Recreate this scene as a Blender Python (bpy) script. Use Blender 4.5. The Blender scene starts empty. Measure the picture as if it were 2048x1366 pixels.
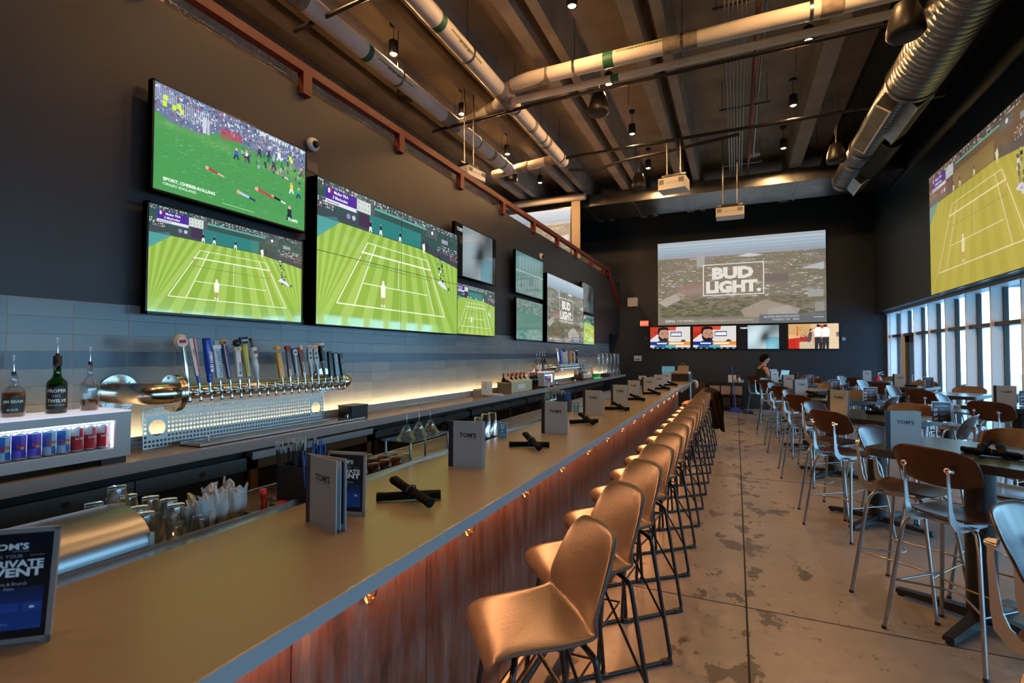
import bpy, math, random
from mathutils import Matrix, Vector
random.seed(7)
PI = math.pi
S = bpy.context.scene
COL = S.collection

# ------------------------------------------------------------------ camera
cam = bpy.data.cameras.new('camera')
camo = bpy.data.objects.new('camera', cam)
COL.objects.link(camo)
cam.sensor_width = 36.0
cam.lens = 998.0 / 2048.0 * 36.0
cam.clip_start = 0.02
cam.clip_end = 900
cam.dof.use_dof = True
cam.dof.focus_distance = 5.5
cam.dof.aperture_fstop = 4.5
camo.matrix_world = (Matrix.Translation((0, 0, 1.68)) @ Matrix.Rotation(math.radians(24.17), 4, 'Z')
                     @ Matrix.Rotation(PI / 2 + math.atan(25 / 998.0), 4, 'X')
                     @ Matrix.Rotation(math.radians(0.13), 4, 'Z'))
S.camera = camo

# ------------------------------------------------------------------ colour management
S.view_settings.view_transform = 'Standard'
S.view_settings.look = 'None'
S.view_settings.gamma = 1.0
S.view_settings.use_curve_mapping = False
S.view_settings.exposure = 0.0
S.cycles.max_bounces = 8
S.cycles.diffuse_bounces = 4
S.cycles.glossy_bounces = 4
S.cycles.transmission_bounces = 8
S.cycles.transparent_max_bounces = 12
S.cycles.sample_clamp_indirect = 6.0
S.cycles.caustics_reflective = False
S.cycles.caustics_refractive = False

# ------------------------------------------------------------------ daylight (overcast sky through the window wall)
world = bpy.data.worlds.new('daylight')
S.world = world
world.use_nodes = True
wn = world.node_tree.nodes; wl = world.node_tree.links
wn.clear()
w_out = wn.new('ShaderNodeOutputWorld'); w_bg = wn.new('ShaderNodeBackground')
w_tc = wn.new('ShaderNodeTexCoord'); w_sep = wn.new('ShaderNodeSeparateXYZ'); w_ramp = wn.new('ShaderNodeValToRGB')
wl.new(w_tc.outputs['Generated'], w_sep.inputs[0]); wl.new(w_sep.outputs['Z'], w_ramp.inputs[0])
w_ramp.color_ramp.elements[0].position = 0.0; w_ramp.color_ramp.elements[0].color = (0.33, 0.71, 1.0, 1)
w_ramp.color_ramp.elements[1].position = 0.6; w_ramp.color_ramp.elements[1].color = (0.26, 0.56, 1.0, 1)
wl.new(w_ramp.outputs[0], w_bg.inputs['Color'])
w_bg.inputs['Strength'].default_value = 7.8
wl.new(w_bg.outputs[0], w_out.inputs['Surface'])

# portal that guides sampling of the sky through the window wall
pl = bpy.data.lights.new('window_daylight_portal', 'AREA')
pl.shape = 'RECTANGLE'; pl.size = 22.0; pl.size_y = 2.9
pl.cycles.is_portal = True
plo = bpy.data.objects.new('window_daylight_portal', pl); COL.objects.link(plo)
plo.location = (4.35, 6.5, 1.45)
plo.rotation_euler = (PI / 2, 0, PI / 2)      # faces into the room (-X)

WARM = (1.0, 0.53, 0.21)
PEND_POWER = 140.0

# ------------------------------------------------------------------ materials
def srgb(h):
    h = h.lstrip('#'); v = [int(h[i:i + 2], 16) / 255 for i in (0, 2, 4)]
    return tuple((c / 12.92 if c <= .04045 else ((c + .055) / 1.055) ** 2.4) for c in v)
MATS = {}
def mat(name, color=(.5, .5, .5), rough=.5, metal=0., spec=.5, emit=None, es=1., trans=0., ior=1.45, coat=0., alpha=1., attr=False, noise=None, bump=None, sheen=0.):
    """noise=(scale, amount, stretch xyz)  bump=(scale, strength)"""
    if name in MATS: return MATS[name]
    m = bpy.data.materials.new(name); m.use_nodes = True
    nt = m.node_tree; p = nt.nodes['Principled BSDF']
    if isinstance(color, str): color = srgb(color)
    p.inputs['Base Color'].default_value = (*color, 1)
    p.inputs['Roughness'].default_value = rough
    p.inputs['Metallic'].default_value = metal
    p.inputs['Specular IOR Level'].default_value = spec
    p.inputs['Transmission Weight'].default_value = trans
    p.inputs['IOR'].default_value = ior
    p.inputs['Coat Weight'].default_value = coat
    p.inputs['Alpha'].default_value = alpha
    p.inputs['Sheen Weight'].default_value = sheen
    if emit is not None:
        if isinstance(emit, str): emit = srgb(emit)
        p.inputs['Emission Color'].default_value = (*emit, 1); p.inputs['Emission Strength'].default_value = es
    if attr:
        a = nt.nodes.new('ShaderNodeAttribute'); a.attribute_name = 'Col'
        if attr == 'emit':
            nt.links.new(a.outputs['Color'], p.inputs['Emission Color']); p.inputs['Emission Strength'].default_value = es
        else:
            nt.links.new(a.outputs['Color'], p.inputs['Base Color'])
    if noise or bump:
        tc = nt.nodes.new('ShaderNodeTexCoord')
    if noise:
        mp = nt.nodes.new('ShaderNodeMapping'); nz = nt.nodes.new('ShaderNodeTexNoise')
        mp.inputs['Scale'].default_value = noise[2] if len(noise) > 2 else (1, 1, 1)
        nz.inputs['Scale'].default_value = noise[0]; nz.inputs['Detail'].default_value = 6
        nt.links.new(tc.outputs['Object'], mp.inputs[0]); nt.links.new(mp.outputs[0], nz.inputs['Vector'])
        mr = nt.nodes.new('ShaderNodeMapRange')
        mr.inputs['From Min'].default_value = .3; mr.inputs['From Max'].default_value = .7
        mr.inputs['To Min'].default_value = 1 - noise[1]; mr.inputs['To Max'].default_value = 1 + noise[1]
        nt.links.new(nz.outputs['Fac'], mr.inputs['Value'])
        vm = nt.nodes.new('ShaderNodeVectorMath'); vm.operation = 'SCALE'
        src = p.inputs['Base Color'].links
        if src: nt.links.new(src[0].from_socket, vm.inputs[0])
        else: vm.inputs[0].default_value = color
        nt.links.new(mr.outputs[0], vm.inputs['Scale'])
        nt.links.new(vm.outputs[0], p.inputs['Base Color'])
    if bump:
        nb = nt.nodes.new('ShaderNodeTexNoise'); nb.inputs['Scale'].default_value = bump[0]; nb.inputs['Detail'].default_value = 4
        nt.links.new(tc.outputs['Object'], nb.inputs['Vector'])
        b = nt.nodes.new('ShaderNodeBump'); b.inputs['Strength'].default_value = bump[1]; b.inputs['Distance'].default_value = .01
        nt.links.new(nb.outputs['Fac'], b.inputs['Height']); nt.links.new(b.outputs[0], p.inputs['Normal'])
    MATS[name] = m
    return m

def floor_material():
    m = bpy.data.materials.new('polished_concrete'); m.use_nodes = True
    nt = m.node_tree; N = nt.nodes; L = nt.links; p = N['Principled BSDF']
    tc = N.new('ShaderNodeTexCoord')
    def noise(scale, detail, rough=.55):
        n = N.new('ShaderNodeTexNoise'); n.inputs['Scale'].default_value = scale; n.inputs['Detail'].default_value = detail
        n.inputs['Roughness'].default_value = rough; L.new(tc.outputs['Object'], n.inputs['Vector']); return n
    big = noise(.9, 5); fine = noise(9, 8, .7)
    r1 = N.new('ShaderNodeValToRGB'); L.new(big.outputs['Fac'], r1.inputs[0])
    r1.color_ramp.elements[0].position = .3; r1.color_ramp.elements[0].color = (.235, .215, .185, 1)
    r1.color_ramp.elements[1].position = .75; r1.color_ramp.elements[1].color = (.34, .31, .27, 1)
    r2 = N.new('ShaderNodeValToRGB'); L.new(fine.outputs['Fac'], r2.inputs[0])
    r2.color_ramp.elements[0].position = .3; r2.color_ramp.elements[0].color = (.8, .8, .8, 1)
    r2.color_ramp.elements[1].position = .7; r2.color_ramp.elements[1].color = (1.1, 1.1, 1.1, 1)
    mul = N.new('ShaderNodeMixRGB'); mul.blend_type = 'MULTIPLY'; mul.inputs[0].default_value = 1
    L.new(r1.outputs[0], mul.inputs[1]); L.new(r2.outputs[0], mul.inputs[2])
    # spalled dark patches along the saw-cut joint at x = 0
    sx = N.new('ShaderNodeSeparateXYZ'); L.new(tc.outputs['Object'], sx.inputs[0])
    def math_(op, a, b=None):
        n = N.new('ShaderNodeMath'); n.operation = op
        for i, v in enumerate((a, b)):
            if v is None: continue
            if isinstance(v, (int, float)): n.inputs[i].default_value = v
            else: L.new(v, n.inputs[i])
        return n.outputs[0]
    dist = math_('ABSOLUTE', math_('SUBTRACT', sx.outputs['X'], .06))
    prox = math_('SUBTRACT', 1.0, math_('MULTIPLY', dist, 1.9))
    prox = math_('MAXIMUM', prox, 0.0)
    mp = N.new('ShaderNodeMapping'); mp.inputs['Scale'].default_value = (1.0, .62, 1); L.new(tc.outputs['Object'], mp.inputs[0])
    blot = N.new('ShaderNodeTexNoise'); blot.inputs['Scale'].default_value = 5.2; blot.inputs['Detail'].default_value = 9; blot.inputs['Roughness'].default_value = .62
    L.new(mp.outputs[0], blot.inputs['Vector'])
    big2 = noise(1.3, 2)
    v = math_('ADD', blot.outputs['Fac'], math_('MULTIPLY', prox, .12))
    v = math_('ADD', v, math_('MULTIPLY', math_('SUBTRACT', big2.outputs['Fac'], .5), .28))
    v = math_('MULTIPLY', math_('SUBTRACT', v, .648), 60.0)
    cl = N.new('ShaderNodeClamp'); L.new(v, cl.inputs[0])
    mx = N.new('ShaderNodeMixRGB'); L.new(math_('MULTIPLY', cl.outputs[0], .88), mx.inputs[0]); L.new(mul.outputs[0], mx.inputs[1]); mx.inputs[2].default_value = (.068, .058, .050, 1)
    L.new(mx.outputs[0], p.inputs['Base Color'])
    rr = N.new('ShaderNodeMapRange'); rr.inputs['From Min'].default_value = .3; rr.inputs['From Max'].default_value = .7
    rr.inputs['To Min'].default_value = .24; rr.inputs['To Max'].default_value = .42; L.new(fine.outputs['Fac'], rr.inputs[0])
    L.new(rr.outputs[0], p.inputs['Roughness'])
    b = N.new('ShaderNodeBump'); b.inputs['Strength'].default_value = .15; b.inputs['Distance'].default_value = .004
    L.new(fine.outputs['Fac'], b.inputs['Height']); L.new(b.outputs[0], p.inputs['Normal'])
    return m

def rust_material():
    m = bpy.data.materials.new('rusted_copper_panel'); m.use_nodes = True
    nt = m.node_tree; N = nt.nodes; L = nt.links; p = N['Principled BSDF']
    tc = N.new('ShaderNodeTexCoord'); mp = N.new('ShaderNodeMapping'); mp.inputs['Scale'].default_value = (1, 1, .16)
    L.new(tc.outputs['Object'], mp.inputs[0])
    n = N.new('ShaderNodeTexNoise'); n.inputs['Scale'].default_value = 16; n.inputs['Detail'].default_value = 8; n.inputs['Roughness'].default_value = .68
    L.new(mp.outputs[0], n.inputs['Vector'])
    r = N.new('ShaderNodeValToRGB'); L.new(n.outputs['Fac'], r.inputs[0])
    e = r.color_ramp.elements
    e[0].position = .30; e[0].color = (.05, .033, .03, 1)
    e[1].position = .72; e[1].color = (.42, .17, .09, 1)
    e.new(.48).color = (.20, .075, .045, 1); e.new(.57).color = (.17, .12, .11, 1)
    L.new(r.outputs[0], p.inputs['Base Color']); p.inputs['Roughness'].default_value = .38; p.inputs['Metallic'].default_value = .35
    b = N.new('ShaderNodeBump'); b.inputs['Strength'].default_value = .25; b.inputs['Distance'].default_value = .004
    L.new(n.outputs['Fac'], b.inputs['Height']); L.new(b.outputs[0], p.inputs['Normal'])
    return m

def concrete_ceiling():
    m = bpy.data.materials.new('precast_concrete'); m.use_nodes = True
    nt = m.node_tree; N = nt.nodes; L = nt.links; p = N['Principled BSDF']
    tc = N.new('ShaderNodeTexCoord'); n = N.new('ShaderNodeTexNoise'); n.inputs['Scale'].default_value = 1.6; n.inputs['Detail'].default_value = 8
    L.new(tc.outputs['Object'], n.inputs['Vector'])
    r = N.new('ShaderNodeValToRGB'); L.new(n.outputs['Fac'], r.inputs[0])
    r.color_ramp.elements[0].position = .3; r.color_ramp.elements[0].color = (.29, .25, .205, 1)
    r.color_ramp.elements[1].position = .75; r.color_ramp.elements[1].color = (.45, .39, .32, 1)
    L.new(r.outputs[0], p.inputs['Base Color']); p.inputs['Roughness'].default_value = .85
    return m

M_floor = floor_material(); M_rust = rust_material(); M_ceil = concrete_ceiling()
M_black = mat('black_painted_wall', (.013, .024, .036), .5)
M_charcoal = mat('charcoal_painted_wall', (.016, .019, .023), .42, noise=(3, .08))
M_blackceil = mat('black_painted_deck', (.012, .012, .013), .8)
M_tile = mat('glazed_wall_tile', (.2, .3, .38), .22, attr=True)
M_grout = mat('tile_grout', (.26, .25, .24), .8)
M_print = mat('printed_surface', rough=.42, attr=True)
M_gloss = mat('glossy_painted_surface', rough=.18, attr=True)
M_screen = mat('lit_screen', (.01, .01, .01), .05, spec=1.0, attr='emit', es=1.15)
M_proj = mat('projection_screen', (.25, .25, .25), .8, attr='emit', es=.72)
M_bezel = mat('black_tv_casing', (.008, .008, .009), .25)
M_counter = mat('taupe_counter_laminate', (.215, .178, .130), .27, noise=(2.2, .05))
M_lip = mat('window_tinted_counter_edge', (.25, .27, .29), .4)  # same laminate as the top, window light put into its greyer colour
M_steel = mat('brushed_stainless', (.62, .62, .62), .24, 1.0)
M_chrome = mat('polished_chrome', (.82, .80, .78), .13, 1.0)
M_tower = mat('reflection_tinted_tower_steel', (.82, .72, .60), .20, 1.0)  # golden reflection of the warm lamps tinted into the chrome
M_cello = mat('clear_cellophane_wrap', (.72, .72, .70), .15, alpha=.42)
M_zinc = mat('galvanised_duct', (.23, .24, .25), .34, 1.0, noise=(6, .18))
M_blackm = mat('black_powder_coat', (.012, .012, .013), .32)
M_blackp = mat('black_plastic', (.014, .014, .015), .4)
M_red = mat('red_painted_steel', (.105, .009, .005), .5)
M_pipe = mat('white_pipe_jacket', (.74, .69, .64), .6, noise=(3, .08))
M_pipejoint = mat('grey_pipe_fitting_wrap', (.28, .24, .20), .7, noise=(9, .3))
M_white = mat('white_plastic', (.62, .62, .60), .4)
M_leather = mat('tan_leather', (.112, .062, .026), .45, noise=(7, .10), bump=(60, .12))
M_leatherback = mat('dark_brown_leather', (.075, .06, .05), .32, bump=(60, .1))
M_ply = mat('walnut_plywood', (.055, .018, .008), .24, noise=(5, .2, (1, .15, 1)))
M_plyedge = mat('plywood_edge', (.33, .17, .08), .45)
M_alu = mat('satin_aluminium', (.46, .49, .50), .36, .85)
M_tube = mat('steel_tube', (.36, .37, .38), .28, 1.0)
M_table = mat('dark_green_grey_tabletop', (.034, .058, .064), .26)
M_tableedge = mat('black_table_edge', (.02, .02, .022), .4)
M_linen = mat('black_linen', (.004, .0038, .0036), .9, spec=.15)
M_menu = mat('grey_menu_cover', (.36, .37, .38), .38, .15)
M_menuspine = mat('navy_menu_spine', (.012, .016, .026), .45)
def glassmat(name, color, alpha):
    m = bpy.data.materials.new(name); m.use_nodes = True; nt = m.node_tree; N = nt.nodes; L = nt.links
    N.clear(); o = N.new('ShaderNodeOutputMaterial'); mx = N.new('ShaderNodeMixShader'); t = N.new('ShaderNodeBsdfTransparent'); g = N.new('ShaderNodeBsdfGlossy')
    lw = N.new('ShaderNodeLayerWeight'); lw.inputs['Blend'].default_value = .5
    pw = N.new('ShaderNodeMath'); pw.operation = 'POWER'; pw.inputs[1].default_value = 3.0; L.new(lw.outputs['Facing'], pw.inputs[0])
    ma = N.new('ShaderNodeMath'); ma.operation = 'MULTIPLY_ADD'; ma.inputs[1].default_value = min(.95, alpha * 2.2); ma.inputs[2].default_value = alpha * .22; L.new(pw.outputs[0], ma.inputs[0])
    t.inputs['Color'].default_value = (*color, 1); g.inputs['Roughness'].default_value = .03; g.inputs['Color'].default_value = (.95, .95, .95, 1)
    L.new(ma.outputs[0], mx.inputs[0]); L.new(t.outputs[0], mx.inputs[1]); L.new(g.outputs[0], mx.inputs[2]); L.new(mx.outputs[0], o.inputs['Surface'])
    return m
M_glass = glassmat('clear_glass', (.84, .87, .87), .50)
M_pane = glassmat('window_pane', (.97, .99, 1.0), .10)
M_greenglass = glassmat('green_glass', (.02, .30, .08), .3)
M_amber = mat('amber_liquid', (.17, .045, .005), .08, coat=.5)
M_amberglass = glassmat('amber_glass', (.75, .36, .12), .3)
M_tubeglass = glassmat('clear_acrylic', (.88, .92, .95), .42)

# ------------------------------------------------------------------ mesh builder
class MB:
    def __init__(s):
        s.v = []; s.f = []; s.fm = []; s.fc = []; s.fs = []; s.mats = []; s.mi = 0; s.c = (1, 1, 1); s.M = Matrix.Identity(4)
    def mat(s, m):
        if m not in s.mats: s.mats.append(m)
        s.mi = s.mats.index(m); return s
    def col(s, c):
        s.c = srgb(c) if isinstance(c, str) else c; return s
    def add(s, vs, fs, smooth=False, cols=None):
        b = len(s.v)
        s.v += [tuple(s.M @ Vector(p)) for p in vs]
        for i, f in enumerate(fs):
            s.f.append(tuple(b + k for k in f)); s.fm.append(s.mi); s.fc.append(cols[i] if cols else s.c); s.fs.append(smooth)
        return s
    def box(s, x0, y0, z0, x1, y1, z1):
        vs = [(x, y, z) for x in (x0, x1) for y in (y0, y1) for z in (z0, z1)]
        return s.add(vs, [(0, 1, 3, 2), (4, 6, 7, 5), (0, 4, 5, 1), (2, 3, 7, 6), (0, 2, 6, 4), (1, 5, 7, 3)])
    def cbox(s, cx, cy, cz, sx, sy, sz):
        return s.box(cx - sx / 2, cy - sy / 2, cz - sz / 2, cx + sx / 2, cy + sy / 2, cz + sz / 2)
    def rbox(s, x0, y0, z0, x1, y1, z1, r=.01, n=4):
        """box with vertical rounded corners"""
        pts = []
        for cx, cy, a0 in ((x1 - r, y1 - r, 0), (x0 + r, y1 - r, PI / 2), (x0 + r, y0 + r, PI), (x1 - r, y0 + r, 3 * PI / 2)):
            for i in range(n + 1):
                a = a0 + i * PI / 2 / n; pts.append((cx + r * math.cos(a), cy + r * math.sin(a)))
        return s.prism(pts, z0, z1)
    def prism(s, pts, z0, z1, smooth=False):
        n = len(pts)
        vs = [(x, y, z0) for x, y in pts] + [(x, y, z1) for x, y in pts]
        fs = [tuple(range(n - 1, -1, -1)), tuple(range(n, 2 * n))]
        s.add(vs, fs)
        return s.add(vs, [(i, (i + 1) % n, n + (i + 1) % n, n + i) for i in range(n)], smooth)
    def cone(s, p0, p1, r0, r1, n=12, caps=True, smooth=True):
        p0 = Vector(p0); p1 = Vector(p1); d = (p1 - p0)
        if d.length < 1e-9: return s
        d.normalize(); a = d.orthogonal().normalized(); b = d.cross(a)
        vs = []
        for p, r in ((p0, r0), (p1, r1)):
            for i in range(n):
                t = 2 * PI * i / n; vs.append(p + a * (r * math.cos(t)) + b * (r * math.sin(t)))
        s.add(vs, [(i, (i + 1) % n, n + (i + 1) % n, n + i) for i in range(n)], smooth)
        if caps: s.add(vs, [tuple(range(n - 1, -1, -1)), tuple(range(n, 2 * n))])
        return s
    def tube(s, pts, r, n=8, smooth=True, round_=0, closed=False, radii=None):
        P = [Vector(p) for p in pts]
        if round_ and len(P) > 2:
            Q = [P[0]]
            for i in range(1, len(P) - 1):
                a, b, c = P[i - 1], P[i], P[i + 1]
                k = min(round_, (a - b).length * .48, (c - b).length * .48)
                p = b + (a - b).normalized() * k; q = b + (c - b).normalized() * k
                for j in range(5):
                    t = j / 4; Q.append(p * (1 - t) ** 2 + b * (2 * t * (1 - t)) + q * t * t)
            Q.append(P[-1]); P = Q
        m = len(P); vs = []; ref = None
        for i in range(m):
            if closed: d = P[(i + 1) % m] - P[(i - 1) % m]
            else: d = P[min(i + 1, m - 1)] - P[max(i - 1, 0)]
            if d.length < 1e-9: d = Vector((0, 0, 1))
            d.normalize()
            if ref is None: ref = d.orthogonal().normalized()
            ref = (ref - d * ref.dot(d))
            if ref.length < 1e-6: ref = d.orthogonal()
            ref.normalize(); b = d.cross(ref)
            rr = radii[i] if radii else r
            for k in range(n):
                t = 2 * PI * k / n; vs.append(P[i] + ref * (rr * math.cos(t)) + b * (rr * math.sin(t)))
        fs = []
        for i in range(m if closed else m - 1):
            j = (i + 1) % m
            for k in range(n): fs.append((i * n + k, i * n + (k + 1) % n, j * n + (k + 1) % n, j * n + k))
        s.add(vs, fs, smooth)
        if not closed: s.add(vs[:n], [tuple(range(n - 1, -1, -1))]); s.add(vs[-n:], [tuple(range(n))])
        return s
    def lathe(s, prof, cx=0, cy=0, n=20, smooth=True, z0=0):
        m = len(prof); vs = []
        for r, z in prof:
            for k in range(n):
                t = 2 * PI * k / n; vs.append((cx + r * math.cos(t), cy + r * math.sin(t), z + z0))
        fs = [(i * n + k, i * n + (k + 1) % n, (i + 1) * n + (k + 1) % n, (i + 1) * n + k) for i in range(m - 1) for k in range(n)]
        return s.add(vs, fs, smooth)
    def ball(s, c, rx, ry=None, rz=None, n=12, m=8):
        ry = ry or rx; rz = rz or rx
        vs = []; 
        for i in range(m + 1):
            a = PI * i / m
            for k in range(n):
                t = 2 * PI * k / n; vs.append((c[0] + rx * math.sin(a) * math.cos(t), c[1] + ry * math.sin(a) * math.sin(t), c[2] + rz * math.cos(a)))
        return s.add(vs, [(i * n + k, (i + 1) * n + k, (i + 1) * n + (k + 1) % n, i * n + (k + 1) % n) for i in range(m) for k in range(n)], True)
    def shell(s, grid, th, smooth=True, matback=None):
        """grid[i][j] of points -> closed thick surface"""
        R = len(grid); Cn = len(grid[0]); G = [[Vector(p) for p in r] for r in grid]; nor = []
        for i in range(R):
            row = []
            for j in range(Cn):
                u = G[min(i + 1, R - 1)][j] - G[max(i - 1, 0)][j]; w = G[i][min(j + 1, Cn - 1)] - G[i][max(j - 1, 0)]
                q = u.cross(w); row.append(q.normalized() if q.length > 1e-9 else Vector((0, 0, 1)))
            nor.append(row)
        A = [G[i][j] for i in range(R) for j in range(Cn)]; B = [G[i][j] - nor[i][j] * th for i in range(R) for j in range(Cn)]
        ix = lambda i, j: i * Cn + j
        s.add(A, [(ix(i, j), ix(i + 1, j), ix(i + 1, j + 1), ix(i, j + 1)) for i in range(R - 1) for j in range(Cn - 1)], smooth)
        keep = s.mi
        if matback: s.mat(matback)
        s.add(B, [(ix(i, j), ix(i, j + 1), ix(i + 1, j + 1), ix(i + 1, j)) for i in range(R - 1) for j in range(Cn - 1)], smooth)
        per = [(0, j) for j in range(Cn)] + [(i, Cn - 1) for i in range(1, R)] + [(R - 1, j) for j in range(Cn - 2, -1, -1)] + [(i, 0) for i in range(R - 2, 0, -1)]
        vs = [G[i][j] for i, j in per] + [G[i][j] - nor[i][j] * th for i, j in per]; n = len(per)
        s.add(vs, [(k, (k + 1) % n, n + (k + 1) % n, n + k) for k in range(n)], smooth)
        s.mi = keep
        return s
    def build(s, name, m=None, parent=None, weld=False, subsurf=0, bevel=0):
        me = bpy.data.meshes.new(name)
        me.from_pydata(s.v, [], s.f)
        mats = s.mats or ([m] if m else [M_white])
        for x in mats: me.materials.append(x)
        me.polygons.foreach_set('material_index', s.fm)
        me.polygons.foreach_set('use_smooth', s.fs)
        ca = me.color_attributes.new('Col', 'FLOAT_COLOR', 'CORNER')
        buf = []
        for p, c in zip(me.polygons, s.fc): buf += [c[0], c[1], c[2], 1.0] * p.loop_total
        ca.data.foreach_set('color', buf)
        if weld:
            import bmesh
            bm = bmesh.new(); bm.from_mesh(me); bmesh.ops.remove_doubles(bm, verts=bm.verts, dist=1e-5); bm.to_mesh(me); bm.free()
        me.update()
        o = bpy.data.objects.new(name, me); COL.objects.link(o)
        if parent: o.parent = parent
        if bevel:
            b = o.modifiers.new('bevel', 'BEVEL'); b.width = bevel; b.segments = 2; b.limit_method = 'ANGLE'
        if subsurf:
            d = o.modifiers.new('subsurf', 'SUBSURF'); d.levels = d.render_levels = subsurf
        return o

def thing(name, label, cat, loc=(0, 0, 0), rz=0, group=None):
    o = bpy.data.objects.new(name, None); COL.objects.link(o); o.empty_display_size = .1
    o.location = loc; o.rotation_euler = (0, 0, rz); o['label'] = label; o['category'] = cat
    if group: o['group'] = group
    return o
def tag(o, label, cat, group=None, kind=None):
    o['label'] = label; o['category'] = cat
    if group: o['group'] = group
    if kind: o['kind'] = kind
    return o
def struct(o): o['kind'] = 'structure'; return o
def dup(root, loc=None, rz=None, label=None, group=None):
    r = root.copy(); COL.objects.link(r)
    if loc is not None: r.location = loc
    if rz is not None: r.rotation_euler = (0, 0, rz)
    if label: r['label'] = label
    if group: r['group'] = group
    for ch in list(root.children):
        c = ch.copy(); COL.objects.link(c); c.parent = r
        for g in ch.children:
            d = g.copy(); COL.objects.link(d); d.parent = c
    return r

# ------------------------------------------------------------------ flat lettering / print canvas
_TXT = {}
def text_polys(txt, bold=.0, sx=1.0):
    k = (txt, bold, sx)
    if k in _TXT: return _TXT[k]
    cu = bpy.data.curves.new('t', 'FONT'); cu.body = txt; cu.size = 1; cu.offset = bold; cu.resolution_u = 2; cu.fill_mode = 'FRONT'
    o = bpy.data.objects.new('t', cu); COL.objects.link(o)
    bpy.context.view_layer.update()
    dg = bpy.context.evaluated_depsgraph_get(); me = o.evaluated_get(dg).to_mesh()
    V = [(v.co.x * sx, v.co.y) for v in me.vertices]; F = [tuple(p.vertices) for p in me.polygons]
    o.evaluated_get(dg).to_mesh_clear(); bpy.data.objects.remove(o); bpy.data.curves.remove(cu)
    w0 = min(v[0] for v in V); w1 = max(v[0] for v in V)
    V = [(x - w0, y) for x, y in V]
    _TXT[k] = (V, F, w1 - w0)
    return _TXT[k]

class Canvas:
    """draws flat coloured shapes on the plane origin + u*U + v*V (u,v in 0..1), each drawing step a hair further out"""
    def __init__(s, mb, O, U, V, step=.0005):
        s.mb = mb; s.O = Vector(O); s.U = Vector(U); s.V = Vector(V); s.N = s.U.cross(s.V).normalized(); s.k = 0; s.step = step
    def up(s): s.k += 1; return s
    def P(s, u, v): return s.O + s.U * u + s.V * v + s.N * (s.k * s.step)
    def poly(s, pts, c): s.mb.col(c); s.mb.add([s.P(*p) for p in pts], [tuple(range(len(pts)))]); return s
    def rect(s, u0, v0, u1, v1, c): return s.poly([(u0, v0), (u1, v0), (u1, v1), (u0, v1)], c)
    def line(s, p, q, w, c):
        a = Vector((p[0] * s.U.length, p[1] * s.V.length)); b = Vector((q[0] * s.U.length, q[1] * s.V.length))
        d = (b - a).normalized(); n = Vector((-d.y, d.x)) * (w * s.U.length / 2)
        return s.poly([((t.x) / s.U.length, (t.y) / s.V.length) for t in (a - n, b - n, b + n, a + n)], c)
    def disk(s, u, v, r, c, n=14, ry=None):
        k = s.U.length / s.V.length
        return s.poly([(u + r * math.cos(2 * PI * i / n), v + (ry or r * k) * math.sin(2 * PI * i / n)) for i in range(n)], c)
    def text(s, t, u, v, h, c, bold=.0, sx=1.0, align='l', rot=0, maxw=None):
        V, F, w = text_polys(t, bold, sx)
        sv = h / .72; su = sv * s.V.length / s.U.length
        if rot: su, sv = h / .72 * 1.0, h / .72 * s.U.length / s.V.length      # h measured along u when rotated
        if maxw and w * su > maxw and not rot: su *= maxw / (w * su)
        off = {'l': 0, 'c': -w / 2, 'r': -w}[align]
        s.mb.col(c)
        if rot: pts = [s.P(u - y * su, v + (x + off) * sv) for x, y in V]
        else: pts = [s.P(u + (x + off) * su, v + y * sv) for x, y in V]
        s.mb.add(pts, F); return s

# ================================================================== THE ROOM
YF = 17.05            # far wall
XW = -3.62            # television wall face
b = MB(); b.mat(M_floor).box(-11, -6, -.12, 4.05, YF, 0)
b.mat(M_blackceil)
for x in (-3.4 + 3.45, ): b.box(x - .006, -6, -.05, x + .006, YF, .0008)
for y in (-.15, 3.705, 7.555, 11.4, 15.25): b.box(-.98, y - .005, -.05, 4.0, y + .005, .0008)
struct(b.build('floor'))

b = MB(); b.mat(M_charcoal); b.box(XW - .18, -6, 0, XW, 15.47, 4.11).box(XW - .18, 15.47, 2.32, XW, YF, 4.11)
struct(b.build('wall_left'))
b = MB(); b.mat(M_black); b.box(-11, YF, 0, 4.3, YF + .2, 7.0); struct(b.build('wall_far'))
b = MB(); b.mat(M_black); b.box(3.58, -6, 2.862, 4.25, YF, 6.78); struct(b.build('wall_right'))
b = MB(); b.mat(M_black); b.box(-11, -6.2, 0, 4.3, -6, 7.0); struct(b.build('wall_rear'))
b = MB(); b.mat(M_black); b.box(-11.2, -6, 0, -11, YF, 7.0); b.box(-5.6, 14.0, 0, -5.5, YF, 3.0); struct(b.build('wall_mezzanine'))
b = MB(); b.mat(M_charcoal); b.mat(mat('light_bounce_mezzanine_floor', (.42, .36, .28), .7)); b.box(-11, -6, 3.05, XW - .18, YF - .9, 3.3); struct(b.build('floor_mezzanine'))  # floor out of view, paled to bounce light up to the ceiling

# precast double-tee deck
b = MB(); b.mat(M_ceil); b.box(-11, -6, 6.78, 2.1, YF, 6.95)
STEMS = [(-1.295 + 1.475 * k + d_, w_) for k in range(-6, 1) for d_, w_ in ((0, .10), (.37, .075))] + [(1.35, .13)]
for xc, hw in STEMS:
    for y0, y1 in ((-6, YF),):
        vs = [(xc - hw, y0, 6.28), (xc + hw, y0, 6.28), (xc + hw + .05, y0, 6.781), (xc - hw - .05, y0, 6.781)]
        vs += [(x, y1, z) for x, _, z in vs]
        b.add(vs, [(0, 1, 2, 3), (7, 6, 5, 4), (0, 4, 5, 1), (1, 5, 6, 2), (3, 2, 6, 7), (0, 3, 7, 4)])
b.mat(M_blackceil).box(2.1, -6, 6.60, 4.3, YF, 6.95)
struct(b.build('ceiling'))

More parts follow.
